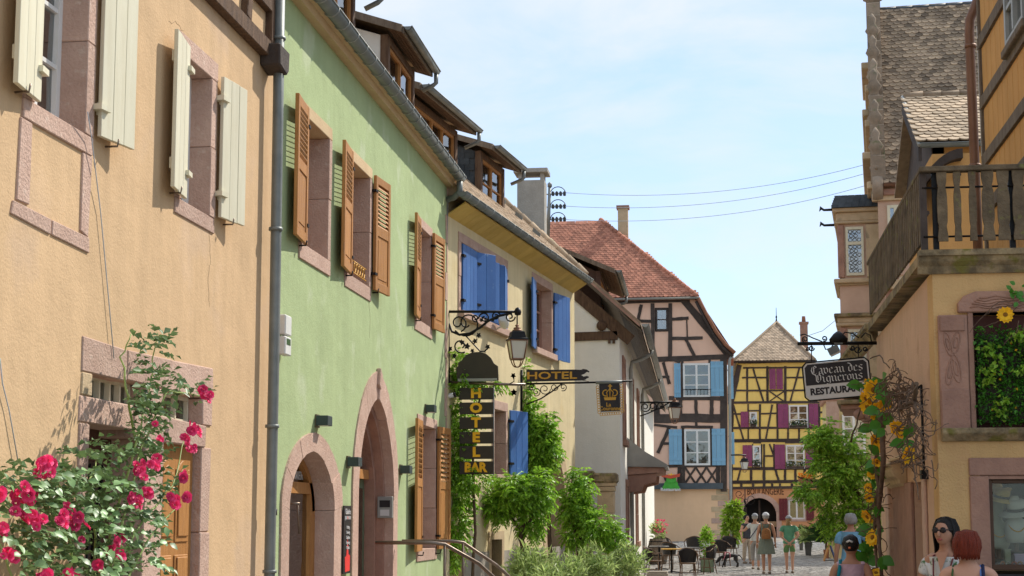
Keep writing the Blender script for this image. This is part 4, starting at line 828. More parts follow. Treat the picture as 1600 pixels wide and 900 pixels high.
# street side portal
MB().fb(RW, 1.6, 3.3, -.1, 2.06, .0, .035).build('portal_panel', stone_d, ch_, .008); MB().fb(RW, 1.1, 1.38, -.1, 2.1, .0, .06).build('portal_jamb', stone, ch_, .01); MB().fb(RW, 4.1, 4.3, -.1, 2.06, .0, .03).build('portal_jamb', stone, ch_, .01)
MB().fb(RW, 3.3, 4.1, -.1, 2.08, -.3, -.25).build('door', wood_b, ch_)
for i in range(3): MB().fb(RW, 3.36+.25*i, 3.58+.25*i, .1, 2.0, -.25, -.22).build('door_plank', wood_b, ch_, .01)
cap_ = MB().poly(Frame((1.82, 16.35), (-1, 0)), [(0, 2.27), (.16, 2.27), (.17, 2.24), (.14, 2.22), (.15, 2.18), (.13, 2.13), (.08, 2.10), (.07, 2.06), (.03, 2.03), (0, 2.02)], -.0, 1.45).build('portal_capital', stone_y, ch_, .006)
MB().fb(RW, 2.74, 4.2, 2.27, 2.30, 0, .18).build('capital_slab', stone_y, cap_, .006)
MB().tube([RW.p(4.35, 2.9, .03), RW.p(4.36, 2.35, .03), RW.p(4.35, 2.1, .03)], .012, 6).build('cable', iron, ch_); MB().tube([RW.p(4.36, 2.9, .03), RW.p(4.0, 2.85, .1), RW.p(3.6, 2.72, .2)], .012, 6).build('cable_arm', iron, ch_); MB().fb(RW, 4.3, 4.42, 2.06, 2.14, 0, .06).build('junction_box', iron, ch_)
# mossy moulded cornice of the terrace
prof = [(-.02, 3.80), (.03, 3.80), (.05, 3.86), (.09, 3.90), (.10, 3.94), (.13, 3.945), (.13, 3.995), (-.02, 3.995)]
MB().poly(Frame((1.70, 14), (0, -1)), prof, -3.4, 0).build('cornice', moss_st, ch_)
MB().poly(Frame((1.82, 13.92), (-1, 0)), prof, .0, 5.2).build('cornice', moss_st, ch_) if False else MB().poly(Frame((1.82, 19.1), (-1, 0)), prof, -0.0, 5.18).build('cornice', moss_st, ch_)
MB().fb(RF, -.1, 4, 3.90, 3.985, -5.1, -.02).build('terrace_floor', moss_st, ch_)
# railing: posts, rails, cut-out boards
rl = MB().fb(RF, -.09, 4, 4.685, 4.73, -.01, .1).fb(RF, -.09, -.02, 4.685, 4.728, -5.1, -.01).build('terrace_railing', wood_m, ch_, .006)
for z in (4.12, 4.55):
    MB().tube([RF.p(-.05, z, .04), RF.p(4, z, .04)], .009, 6).build('rail_rod', iron, rl); MB().tube([RF.p(-.06, z, .04), RF.p(-.06, z, -5.05)], .009, 6).build('rail_rod', iron, rl)
for u, v in ((.02, .03), (.66, .03), (1.4, .03)): MB().fb(RF, u, u+.045, 3.99, 4.69, v-.05, v-.0).build('rail_post', iron, rl)
MB().fb(RF, -.085, -.03, 3.99, 4.69, -.02, .04).build('rail_post', wood_dk, rl)
def board(F, c, n, w=.085):
    w *= random.choice((.72, 1, 1.15, 1.2))
    h0, h1 = 4.075, 4.68; pts = []
    for k in range(15):
        t = k/14; s = w/2*(1 - .26*math.exp(-((t-.2)/.06)**2) - .30*math.exp(-((t-.78)/.07)**2) + jit(.03)); pts.append((c+s, h0+(h1-h0)*t))
    pts += [(2*c-a, b) for a, b in pts[::-1]]; MB().poly(F, pts, n-.012, n+.012).build('baluster_board', wood_m, rl)
for i in range(9): board(RF, .095+.128*i, .065)
for i in range(34): board(RW, 5.02-.145*i, .075, .085)
# set-back upper storey, board panels between rails
UP = Frame((2.9, 17.6), (0, -1))
MB().fb(UP, 0, 3.6, 3.99, 9, -.3, 0).build('upper_wall', wood_dk, ch_)
zz = [4.0, 5.02, 5.56, 6.2, 6.88, 7.6, 8.4]
for j in range(len(zz)-1):
    MB().bar(UP, (0, zz[j+1]), (3.6, zz[j+1]), .13, 0, .05, .05, 8).build('timber', wood_g, ch_)
    for i in range(12):
        u = .1 + i*.29
        if u > 1.6 and 5.9 < zz[j] < 7: continue
        MB().fb(UP, u, u+.268, zz[j]+.07, zz[j+1]-.07, 0, .022).build('wall_panel', deep_orange_pl, ch_, .006)
MB().fb(UP, 0, .09, 3.99, 9, 0, .045).build('timber', wood_g, ch_)
casement(ch_, UP, 1.75, 2.7, 6.3, 7.4, .04, 2, 3, zinc_l, glass, .07, .04); bx = MB().fb(UP, 1.68, 2.8, 6.22, 6.3, .03, .1).build('window_box', wood_g, ch_, .01)
pipe(ch_, [(2.95, 17.75, 7.6), (2.86, 17.72, 7.34), (2.80, 17.72, 7.2), (2.79, 17.72, 7.05), (2.80, 17.72, 5.2), (2.80, 17.72, 4.0)], .054, copper, [(2.795, 17.72, 6.9), (2.80, 17.72, 5.55)])
MB().tube([UP.p(-.04, 7.1, .03), UP.p(-.04, 4.3, .03)], .014, 5).build('cable', white_paint, ch_)
# small curved hood behind the pipe
hh = MB(); k = 8
for i in range(k):
    a0, a1 = i/k, (i+1)/k; f_ = lambda a: (3.05-.62*a, 6.2-.55*a*a*1.0)
    (x0, z0), (x1, z1) = f_(a0), f_(a1); hh.hexa([(x0, 20.2, z0), (x1, 20.2, z1), (x1, 21.2, z1), (x0, 21.2, z0), (x0, 20.2, z0+.12), (x1, 20.2, z1+.12), (x1, 21.2, z1+.12), (x0, 21.2, z0+.12)])
hh.build('curved_hood', wood_dk, ch_)
for j in range(3): MB().tube([(3.0-.2*j, 20.25, 6.0-.12*j*j), (3.0-.2*j, 21.2, 6.0-.12*j*j)], .03, 6).build('hood_rafter', wood_dk, ch_)
MB().fb(Frame((2.5, 20.4), (1, 0)), .2, 3, 0, 6.3, -1.2, 0).build('rear_wing_wall', deep_orange_pl, ch_)
# ================================================================== GABLED HOUSE BEHIND THE TERRACE
CF = Frame((3.85, 29), (1, 0)); CG = Frame((3.85, 33), (0, -1))
gc = thing('gabled_house', 'orange gabled house with mossy tiled roof behind the terrace', 'house', (5, 31, 0))
MB().fb(CF, 0, 5, -.2, 8.4, -4, 0).build('wall', deep_orange_pl, gc)
MB().poly(CG, [(0, 6.9), (4, 6.9), (4, 8.4), (2, 9.72), (0, 8.4)], -.2, .02).build('gable_wall', wood_dk, gc)
MB().fb(CF, -.02, 5, 8.05, 8.2, 0, .08).build('timber', wood_dk, gc)
for z in range(7): MB().fb(CF, -.03, .30, 7.0+.14*z, 7.0+.14*z+.12, 0, .09-.0*z).build('dark_board', slate, gc, .006)
for u in (.5, 1.4, 2.3): MB().fb(CF, u, u+.14, 5, 8.05, 0, .03).build('timber', wood_dk, gc)
sC = Vector((0, 2.25, 1.42)); MB().hexa([Vector((3.62, 28.75, 8.30)), Vector((9, 28.75, 8.30)), Vector((9, 31, 9.72)), Vector((3.62, 31, 9.72)), Vector((3.62, 28.75, 8.38)), Vector((9, 28.75, 8.38)), Vector((9, 31, 9.8)), Vector((3.62, 31, 9.8))]).build('roof', tile_bi, gc)
MB().hexa([Vector((3.62, 31, 9.72)), Vector((9, 31, 9.72)), Vector((9, 33.3, 8.3)), Vector((3.62, 33.3, 8.3)), Vector((3.62, 31, 9.8)), Vector((9, 31, 9.8)), Vector((9, 33.3, 8.38)), Vector((3.62, 33.3, 8.38))]).build('rear_roof', tile_bi, gc)
tiled(gc, (3.62, 28.72, 8.40), (1, 0, 0), sC, [(0, 0), (2.6, 0), (2.6, 2.66), (0, 2.66)], .19, .165, tile_g, tile_gi, 300, t=.04)
for i in range(9): MB().lathe([(.09, 0), (.10, .2), (.115, .36)], (3.6+.34*i, 31, 9.83), 8, m=Matrix.Rotation(R(90), 4, 'Y')).build('ridge_tile', tile_b, gc)
MB().tube([(3.58, 28.7, 8.34), (3.58, 31, 9.84)], .035, 6).build('verge_flashing', zinc_l, gc)
for d in (.0,): MB().hexa([Vector((3.56, 28.7, 8.05)), Vector((3.62, 28.7, 8.05)), Vector((3.62, 31, 9.5)), Vector((3.56, 31, 9.5)), Vector((3.56, 28.7, 8.3)), Vector((3.62, 28.7, 8.3)), Vector((3.62, 31, 9.8)), Vector((3.56, 31, 9.8))]).build('barge_board', wood_dk, gc)
gutter(gc, CF, -.25, 5, .30, 8.36, .07, brackets=False)
# ================================================================== RENAISSANCE HOUSE
RV = Vector((.097, 1, 0)).normalized(); RU = Vector((RV.y, -RV.x, 0))
def RN(v): q = Vector((4.05, 39.6, 0)) + RV*v; return Frame(q.xy, RU.xy)
N0 = RN(0); NG = Frame((Vector((4.05, 39.6, 0)) + RV*10).xy, (-RV).xy)      # NG faces the street
rn = thing('renaissance_house', 'tall sandstone renaissance house with steep mossy tiled roof and two-storey oriel', 'house', (5, 44, 0))
MB().fb(N0, 0, 9, -.2, 9.9, -10, 0).build('wall', cream_pl, rn)
MB().poly(NG, [(0, 9.9), (10, 9.9), (5, 15.7)], -.3, -.002).build('gable_wall', stone_d, rn)
MB().fb(NG, 9.72, 10.02, 0, 9.9, -.3, .02).build('corner_pier', stone_d, rn)
# near wall dressings: window with cream frame, quoins, string course
wa, wd = N0.uz(1386, 322); wb, wc = N0.uz(1413, 392)
MB().fb(N0, wa-.22, wb+.3, wc-.6, wd+.12, .0, .05).build('window_surround', rosy_st, rn); MB().fb(N0, wa, wb, wc, wd, .05, .053).build('recess_shade_sheet', dark_in, rn)  # thin black sheet on the surround paints the opening's shade
casement(rn, N0, wa, wb, wc, wd, .075, 2, 3, cream_paint, glass, .07, .03); MB().fb(N0, wa, wb, (wc*.45+wd*.55)-.05, (wc*.45+wd*.55)+.05, .06, .125).build('transom_bar', cream_paint, rn)
MB().fb(N0, wa-.35, 5, wd+.12, wd+.3, 0, .12).build('string_course', stone_y, rn, .01); MB().fb(N0, -.02, 5, 9.6, 9.88, 0, .18).build('eaves_cornice', stone_d, rn, .02)
_, zc = N0.uz(1400, 445); MB().fb(N0, -.12, 5, zc-.12, zc+.12, 0, .14).build('string_course', stone_y, rn, .02)
for i in range(16): MB().fb(N0, -.03, .28+.16*(i % 2), .2+.42*i, .2+.42*i+.4, 0, .03).build('quoin', stone, rn, .008)
# steep roof
z0r, z1r = 9.9, 15.75; sR = RV*5 + Vector((0, 0, z1r-z0r)); eo = N0.p(0, z0r-.15, .18)
MB().hexa([eo, eo+RU*9, eo+RU*9+RV*5.2+Vector((0, 0, 6.0)), eo+RV*5.2+Vector((0, 0, 6.0)), eo+Vector((0, 0, .1)), eo+RU*9+Vector((0, 0, .1)), eo+RU*9+RV*5.2+Vector((0, 0, 6.1)), eo+RV*5.2+Vector((0, 0, 6.1))]).build('roof', tile_bi, rn)
sp = tiled(rn, eo+Vector((0, -.02, .12)), RU, sR, [(.05, 0), (3.4, 0), (3.4, 7.85), (.05, 7.85)], .185, .165, tile_b, tile_bi, 300, t=.042)
for i in range(9): MB().lathe([(.12, 0), (.13, .3), (.15, .5)], eo+RV*5.22+Vector((0, 0, 6.12))+RU*.45*i, 8, m=RU.to_track_quat('Z', 'Y').to_matrix().to_4x4()).build('ridge_tile', slate, rn)
gutter(rn, N0, .0, 6, .26, 9.86, .08, copper, brackets=False)
# stepped gable: coping along the rake, ledges, volutes and pinnacles standing on it
for i in range(12):
    t = i/12; q = N0.p(-.02, z0r+.1, .1) + sR*t*1.0
    M4 = Matrix((RU, RV, Vector((0, 0, 1)))).transposed().to_4x4(); M4.translation = q
    MB().box(-.28, .08, -.05, .5, -.1, .62, M4).build('coping_stone', grey_st, rn, .02)
for zpx, pr in ((80, .48), (123, .4), (168, .48), (187, .42), (243, .5), (292, .4)):
    z = 9.9 + (292-zpx)/292*5.9*.93; L_ = max(.5, (15.9-z)/5.9*10)
    MB().fb(NG, 10-(10-L_)/2-.2*L_*0-L_, 10-(10-L_)/2, z-.1, z+.08, 0, pr).build('gable_ledge', stone_y, rn, .02)
    q = N0.p(-.16, z, 0) + RV*((z-z0r)/5.85*5)
    MB().lathe([(.16, 0), (.17, .1), (.10, .16), (.12, .5), (.2, .62), (.08, .8), (.11, .95), (.02, 1.1)], q+Vector((0, 0, .35)), 10).build('pinnacle', grey_st, rn)
    q2 = q + Vector((0, 0, -.1)); MB().lathe([(.05, -.12), (.32, -.12), (.34, 0), (.32, .12), (.05, .12)], q2, 14, m=Matrix.Rotation(R(90), 4, 'Y')).build('volute', grey_st, rn)
q = N0.p(-.12, 15.9, 0)+RV*5; MB().lathe([(.2, -.6), (.2, .3), (.28, .34), (.28, .44), (.14, .5), (.12, .9), (.2, 1.0), (.2, 1.1), (.06, 1.2), (.14, 1.35), (.02, 1.5)], q, 10).build('finial', grey_st, rn)
# oriel
O = RN(1.2); ol = O.uz(1311, 400)[0]; orr = -.02
def oz(py): return O.uz(1330, py)[1]
orl = MB().fb(O, ol, orr, oz(655)+.6, oz(330), -2.6, 0).build('oriel', rosy_st, rn)
OS = Frame(O.p(ol, 0, -2.6).xy, (-RV).xy) # street face of the oriel
def oband(p0, p1, out, m=stone_y): MB().fb(O, ol-out, orr, oz(p1), oz(p0), -2.6-out, out).build('oriel_moulding', m, orl, .02)
for p0, p1, out, m in ((325, 332, .14, stone_y), (332, 346, .06, stone_y), (346, 350, .10, stone_y), (436, 443, .14, stone_y), (443, 446, .08, stone_y), (490, 496, .16, moss_st), (496, 505, .08, stone_y), (505, 510, .12, stone_y), (625, 632, .14, moss_st), (632, 640, .05, stone_d)): oband(p0, p1, out, m)
for p0, p1 in ((350, 436), (510, 625)):
    a, b = O.uz(1322, 400)[0], O.uz(1350, 400)[0]; za, zb = oz(p1-2), oz(p0+2)
    for u0, u1 in ((ol-.03, ol+.13), (b+.06, orr)): MB().fb(O, u0, u1, za, zb, .0, .07).build('oriel_pilaster', stone_d if u0 < b else stone_y, orl, .01)
    MB().fb(O, a, b, za+.05, zb-.05, .0, .004).build('oriel_shade_sheet', dark_in, orl)  # black sheet paints the shade of the oriel opening
    zt = za + (zb-za)*.62
    fr = MB().fb(O, a, a+.06, za+.05, zb-.05, .0, .06).fb(O, b-.06, b, za+.05, zb-.05, 0, .06).fb(O, a+.06, b-.06, za+.05, za+.12, 0, .06).fb(O, a+.06, b-.06, zb-.12, zb-.05, 0, .06).fb(O, a+.06, b-.06, zt, zt+.08, 0, .06).build('oriel_window', cream_paint, orl)
    # bull's-eye panes set in lead
    pw = (b-a-.12)/3
    for c0, c1 in ((za+.12, zt), (zt+.08, zb-.12)):
        nr = max(2, round((c1-c0)/pw/.9)); ph2 = (c1-c0)/nr
        MB().fb(O, a+.06, b-.06, c0, c1, .012, .018).build('pane', glass, orl)
        for r_ in range(nr):
            for c_ in range(3):
                uu = a+.06+pw*(c_+.5)+(pw*.25 if r_ % 2 else -.25*pw*0); 
                if uu > b-.1: continue
                MB().tube([O.p(uu+pw*.45*math.cos(t), c0+ph2*(r_+.5)+ph2*.45*math.sin(t), .022) for t in np.linspace(0, 2*math.pi, 7)[:-1]], .012, 4, True).build('lead_ring', zinc, orl)
rp_ = MB().hexa([O.p(ol-.16, oz(326), .2), O.p(orr, oz(326), .2), O.p(orr, oz(326), -2.7), O.p(ol-.16, oz(326), -2.7), O.p(ol-.05, oz(304), -.1), O.p(orr, oz(304), -.1), O.p(orr, oz(304), -2.4), O.p(ol-.05, oz(304), -2.4)]).build('oriel_roof', slate, orl)
for i in range(5):
    for j in range(6):
        a = ol-.16+.02*i + j*.17; z = oz(326)+.07*i+.01
        if a < orr-.1: MB().hexa([O.p(a, z, .21-.06*i), O.p(a+.16, z, .21-.06*i), O.p(a+.16, z, .15-.06*i), O.p(a, z, .15-.06*i), O.p(a, z+.08, .16-.06*i), O.p(a+.16, z+.08, .16-.06*i), O.p(a+.16, z+.08, .1-.06*i), O.p(a, z+.08, .1-.06*i)]).build('slate', slate, orl)
for py in (327, 351):
    q = O.p(ol-.1, oz(py), .05); MB().tube([q, q-RU*.25, q-RU*.33+Vector((0, 0, .06)), q-RU*.36-Vector((0, 0, .03))], [.035, .03, .05, .01], 6).build('gargoyle', iron, orl)
MB().poly(O, [(ol+.25, oz(640)), (orr, oz(640)), (orr, oz(668)), (orr-.25, oz(665)), (ol+.5, oz(655))], -2.2, 0).build('oriel_corbel', stone_d, orl, .03)
for i in range(3): MB().lathe([(.02, -.05), (.14, -.05), (.15, 0), (.12, .05), (.02, .06)], O.p(ol+.4+.26*i, oz(648), .03), 10, m=Matrix.Rotation(R(90), 4, 'X')).build('carved_scroll', stone_d, orl)
# ================================================================== HOUSE BEYOND, on the right
EF = Frame((3.75, 58), (1, 0))
eh = thing('cream_house', 'small cream and sandstone house behind the green tree beyond the oriel', 'house', (6, 60, .4))
MB().fb(EF, 0, 6, 0, 6.3, -3, 0).build('wall', mat('pale_yellow_plaster', (.62, .50, .26), (.55, .44, .22), .9, 1.5, .3, 40), eh)
MB().fb(EF, -.18, 6, 6.1, 6.45, -3, .18).build('cornice', stone_y, eh, .03); MB().fb(EF, -.1, 6, 5.9, 6.1, -3, .1).build('cornice', stone_d, eh, .02)
MB().fb(EF, -.05, .4, 3.9, 5.9, 0, .06).build('window_pier', stone, eh); MB().fb(EF, -.08, 3, 3.8, 3.98, 0, .1).build('sill', stone_d, eh)
casement(eh, EF, .5, 1.3, 4.0, 5.4, .06, 2, 3, white_paint, glass, .08, .04)
MB().poly(Frame((3.6, 58), (0, 1)), [(-.3, 6.45), (3.2, 6.45), (3.2, 6.6), (1.5, 7.4), (-.3, 6.6)], 0, 6).build('roof', tile_bi, eh)
# ================================================================== SIGNS, LAMPS, IRONWORK (left side)
V3 = Vector; ZV = Vector((0, 0, 1))
def fr(Y): return Frame((0, Y), (1, 0))
def px(F, x, y, n=0): return F.p(*F.uz(x, y, n), n)
def spiral(F, cx, cy, r0, r1, a0, turns, n=0, k=22):
    """points of a scroll given in photo pixels on the plane F"""
    return [px(F, cx + (r0+(r1-r0)*i/k)*math.cos(a0+turns*2*math.pi*i/k), cy + (r0+(r1-r0)*i/k)*math.sin(a0+turns*2*math.pi*i/k), n) for i in range(k+1)]
def lantern(name, label, top, s, rz=0, group=None, glassm=None):
    """four-sided street lantern hanging below the point top; s = overall height"""
    t = thing(name, label, 'lantern', top, group, rz)
    L_ = lambda pr, m, nm, n=4: MB().lathe([(r*s, z*s) for r, z in pr], (0, 0, 0), n, n > 6).build(nm, m, None)
    def part(pr, m, nm, n=4, par=t):
        o = bpy.data.objects.new(nm, MB().lathe([(r*s, z*s) for r, z in pr], (0, 0, 0), n, n > 6).mesh(nm, m)); COL.objects.link(o); o.parent = par; WM[o.name] = Matrix.Identity(4); return o
    part([(.02, 0), (.05, -.02), (.03, -.06), (.09, -.08), (.07, -.11), (.1, -.12), (.12, -.15)], copper, 'finial', 10)
    part([(.13, -.15), (.20, -.17), (.24, -.30), (.30, -.33), (.31, -.36), (.28, -.36)], iron, 'lamp_cap')
    part([(.265, -.37), (.175, -.78)], glassm or lamp_glass, 'lamp_glass')
    rim = part([(.285, -.355), (.285, -.385), (.27, -.385)], copper, 'frame_rim'); part([(.19, -.775), (.195, -.80), (.15, -.81)], copper, 'frame_rim')
    for i in range(4):
        a = 2*math.pi*(i+.5)/4; m = MB().tube([(s*.275*math.cos(a), s*.275*math.sin(a), -s*.37), (s*.185*math.cos(a), s*.185*math.sin(a), -s*.79)], .016*s, 5).mesh('corner_bar', copper)
        o = bpy.data.objects.new('corner_bar', m); COL.objects.link(o); o.parent = t
    for i in range(2):
        a0 = 2*math.pi*(i+.5)/4; pts = [(s*.17*math.cos(a0)*c, s*.17*math.sin(a0)*c, -s*(.80+.17*(1-abs(c)**3))) for c in np.linspace(-1, 1, 11)]
        o = bpy.data.objects.new('lower_hoop', MB().tube(pts, .014*s, 5).mesh('lower_hoop', copper)); COL.objects.link(o); o.parent = t
    return t
LB = fr(24.98)
br = thing('scroll_bracket', 'black wrought iron scroll bracket with ivy leaves at the corner of the green house', 'bracket', px(LB, 700, 488))
MB().tube([px(LB, 699, 487), px(LB, 812, 487)], .022, 6).build('bar', iron, br); MB().tube([px(LB, 700, 486), px(LB, 701, 600)], .025, 6).build('upright', iron, br)
for c in ((730, 505, 22, 4, 2.6, -1.3), (716, 505, 3, 14, 0, 1.2), (757, 497, 9, 2, 3, 1.3), (775, 494, 7, 2, 0, -1.4), (797, 495, 8, 2, 0, 1.3), (743, 497, 6, 2, 1, 1.2), (720, 540, 12, 4, 1, 1.0)): MB().tube(spiral(LB, *c), .013, 5).build('scroll', iron, br)
MB().tube([px(LB, x, y) for x, y in ((701, 505), (706, 518), (718, 523), (734, 521), (750, 512), (762, 502), (778, 494), (800, 489))], .02, 6).build('main_scroll', iron, br)
MB().tube([px(LB, x, y) for x, y in ((727, 524), (740, 538), (750, 549), (757, 549), (763, 543))], .012, 5).build('stem', iron, br)
def iron_leaf(F, x, y, s, a, par):
    pts = []
    for i in range(10): t = 2*math.pi*i/10; r = s*(1 if i % 2 == 0 else .55); pts.append(F.uz(x+r*math.cos(t+a)*.9, y+r*math.sin(t+a)))
    MB().poly(F, pts, -.01, .01).build('iron_leaf', iron, par)
for x, y, s in ((703, 545, 5), (710, 556, 5), (722, 535, 5), (730, 541, 6), (742, 533, 5), (748, 524, 5), (762, 542, 5), (738, 548, 4), (752, 500, 4), (770, 500, 4)): iron_leaf(LB, x, y, s, x, br)
MB().lathe([(.02, -.06), (.05, -.05), (.06, 0), (.04, .05), (.01, .07)], px(LB, 809, 487), 8).build('ball_end', iron, br)
lt = px(LB, 808, 507); MB().tube([px(LB, 808, 488), px(LB, 808, 508)], .012, 6).build('chain', iron, br)
lantern('street_lantern', 'large copper framed lantern hanging from the scroll bracket in front of blue shutters', lt, .70, R(20))
# round-topped blank sign and bar
rs = thing('arched_sign', 'dark brown round-topped blank sign board above the vertical hotel sign', 'sign', px(LB, 745, 592))
pts = [LB.uz(x, y) for x, y in ((714, 592), (713, 575), (716, 572), (716, 567), (722, 563), (728, 555), (738, 550.5), (750, 550), (760, 553), (767, 559), (772, 568), (778, 572), (779, 594))]
MB().poly(LB, pts, -.03, .02).build('board', sign_br, rs, .004); MB().fb(LB, LB.uz(716, 592)[0], LB.uz(777, 592)[0], LB.uz(745, 596)[1], LB.uz(745, 591.6)[1], -.03, .04).build('lamp_rail', zinc_l, rs)
vsn = thing('hotel_sign', 'vertical hotel bar sign of brown panels with yellow letters', 'sign', px(LB, 752, 745))
MB().tube([px(LB, 697, 597, -.02), px(LB, 775, 600, -.02), px(LB, 821, 601, -.02)], .022, 6).build('bar', steel, vsn); MB().tube([px(LB, 771.5, 600, -.02), px(LB, 771, 742, -.02)], .012, 5).build('upright', zinc_l, vsn)
for i, (ch, y0, y1) in enumerate((('H', 607, 623), ('O', 630, 646), ('T', 653, 669), ('E', 676, 692), ('L', 698, 716), ('BAR', 722, 740))):
    a, z1 = LB.uz(718, y0-1); b, z0 = LB.uz(771, y1+1); MB().fb(LB, a, b, z0, z1, -.03, .012).build('sign_panel', sign_br, vsn, .003)
    cx = 744 if i < 5 else 743; text(ch, LB, *LB.uz(cx, (y0+y1)/2), .016, .205 if i < 5 else .20, sign_yel, vsn, xs=1.15 if i < 5 else .95, bold=.010)
for i, (x, y) in enumerate(((792, 588), (800, 598))):
    MB().tube([px(LB, 796, 600), px(LB, 803, 596), px(LB, 803, 588)], .008, 5).build('stem', iron, vsn); iron_leaf(LB, 802, 587, 5, .3, vsn); iron_leaf(LB, 803, 613, 6, .9, vsn)
cc = thing('security_camera', 'small white security camera on the green house corner', 'camera', px(LB, 706, 618))
MB().tube([px(LB, 697, 620), px(LB, 709, 617)], .04, 10).build('housing', white_paint, cc); MB().tube([px(LB, 709, 617), px(LB, 712, 616)], .043, 10).build('hood', sign_blk, cc)
fl = thing('floodlight', 'white floodlight on the sill of the blue-shuttered window', 'lamp', B.p(2.6, 5.1, .3))
MB().lathe([(.07, -.14), (.09, -.05), (.09, .1), (.07, .14)], B.p(2.55, 5.12, .25), 12, m=Matrix.Rotation(R(65), 4, 'X')).build('housing', white_paint, fl); MB().tube([B.p(2.6, 5.0, .1), B.p(2.6, 5.06, .25)], .015, 6).build('stem', white_paint, fl)
# HOTEL board with birds' heads, crown sign
HS = fr(29.5)
hs = thing('hotel_board', 'dark horizontal hotel board with gold letters on a scrolled iron arm', 'sign', px(HS, 818, 600))
pts = [HS.uz(x, y) for x, y in ((822.5, 578), (900, 577.5), (908, 578), (911, 576.5), (917, 577.5), (921, 580.5), (920, 582), (917, 581), (913, 584), (908, 586), (912, 588.5), (917, 587.5), (920, 588.5), (920, 590), (917, 591), (914, 593.5), (908, 594.5), (822.5, 596.5))]
MB().poly(HS, pts, -.02, .015).build('board', sign_blk, hs); text('HOTEL', HS, *HS.uz(862, 587.3), .02, .185, gold, hs, xs=1.62, bold=.004)
MB().tube([px(HS, 812, 600), px(HS, 930, 597.5), px(HS, 988, 595)], .018, 6).build('arm', iron, hs); MB().tube([px(HS, 815, 578), px(HS, 815, 642)], .02, 6).build('upright', iron, hs)
MB().tube([px(HS, x, y) for x, y in ((822, 632), (845, 623), (862, 612), (880, 598))], .014, 5).build('brace', iron, hs); MB().tube([px(HS, 808, 574), px(HS, 920, 596)], .006, 5).build('stay', steel, hs)
for c in ((851, 608, 9, 2, 0, 1.4), (838, 612, 7, 2, 2, -1.4), (866, 605, 6, 2, 0, 1.3), (880, 605, 6, 1.5, 2, -1.3), (831, 604, 5, 1.5, 1, 1.2)): MB().tube(spiral(HS, *c), .009, 5).build('scroll', iron, hs)
cs = thing('crown_sign', 'small black hanging sign with gold crown and ornate gilt border', 'sign', px(HS, 952, 648))
MB().tube([px(HS, 931, 598), px(HS, 972, 596.5)], .03, 8).build('roll', zinc, cs)
cp = [HS.uz(x, y) for x, y in ((936, 600), (968, 599), (969.5, 642), (939, 643.5))]; MB().poly(HS, cp, -.012, .012).build('panel', sign_blk, cs)
gd = MB()
for (x0, y0, x1, y1, k) in ((933.5, 603, 936.5, 646, 11), (970.5, 601, 973, 644, 11), (938, 647.5, 971, 645, 9)):
    for i in range(k):
        t = (i+.5)/k; gd.tube([px(HS, x0+(x1-x0)*t+2.3*math.cos(a), y0+(y1-y0)*t+2.3*math.sin(a)) for a in np.linspace(0, 2*math.pi, 9)[:-1]], .007, 4, True)
gd.build('border', gold, cs, kind='stuff')
def gp(pts, n1=.018, nm='crown'): MB().poly(HS, [HS.uz(x, y) for x, y in pts], .012, n1).build(nm, gold, cs)
gp([(943.5, 621), (963, 620.5), (962, 625), (945, 625.5)]); gp([(952, 608.5), (954.5, 608.5), (954.5, 604), (956.5, 604), (956.5, 602.5), (954.5, 602.5), (954.5, 600.5), (952, 600.5), (952, 602.5), (950, 602.5), (950, 604), (952, 604)])
for c in ((946.5, 614, 5, 4.5, 1.2, .62), (959.8, 613.6, 5, 4.5, 1.9, -.62)): MB().tube(spiral(HS, *c, n=.016), .011, 5).build('crown_arch', gold, cs)
for x in (949.5, 953, 956.5): MB().tube([px(HS, x, 621, .016), px(HS, x+(x-953)*.5, 613, .016), px(HS, 953+(x-953)*.2, 608, .016)], .010, 5).build('crown_arch', gold, cs)
text('La', HS, *HS.uz(951, 632.5), .014, .10, gold, cs, bold=.002); text('Couronne', HS, *HS.uz(953.5, 638.5), .014, .10, gold, cs, xs=.95, bold=.002)
# lanterns further along
L2 = fr(44.0); b2 = thing('scroll_bracket', 'black iron scroll bracket on the white house facade', 'bracket', px(L2, 1000, 640))
MB().tube([px(L2, 1000, 629), px(L2, 1052, 628)], .025, 6).build('bar', iron, b2)
for c in ((1008, 636, 8, 2, 0, 1.4), (1020, 635, 7, 2, 2, -1.4), (1032, 633, 6, 2, 0, 1.3)): MB().tube(spiral(L2, *c), .018, 5).build('scroll', iron, b2)
MB().tube([px(L2, x, y) for x, y in ((1000, 650), (1012, 646), (1030, 638), (1046, 629))], .018, 5).build('brace', iron, b2)
lantern('street_lantern', 'copper lantern hanging in front of the pink timbered house', px(L2, 1054, 622), .72, R(20))
L3 = fr(74.2); b3 = thing('lamp_bracket', 'plain iron lamp bracket on the pink house corner', 'bracket', px(L3, 1144, 712)); MB().tube([px(L3, 1142, 711), px(L3, 1166, 711)], .03, 6).build('bar', iron, b3)
lantern('street_lantern', 'small lantern hanging in front of the yellow timbered house', px(L3, 1163, 712), .78, R(20))
lantern('street_lantern', 'small lantern among tree leaves right of the bakery', px(fr(60), 1274, 712), .6, R(20))
cn = thing('flower_crate', 'hanging wooden crate of orange and yellow flowers in front of the yellow house', 'planter', px(fr(80), 1260, 757))
F8 = fr(80); a, z0 = F8.uz(1248, 757); b, z1 = F8.uz(1273, 748)
for i in range(3): MB().fb(F8, a, b, z0+i*.1, z0+i*.1+.09, -.3, 0).build('slat', clay, cn)
g = np.random.default_rng(5); P = np.stack([g.uniform(a, b, 220), 80+g.uniform(0, .3, 220), z1+g.uniform(-.05, .25, 220)], 1); leaves('flowers', cn, mat('orange_blossom', (.75, .25, .03), (.7, .4, .03), .6, 9), P, g.normal(size=(220, 3))+[0, -.6, .6], .1, .8)
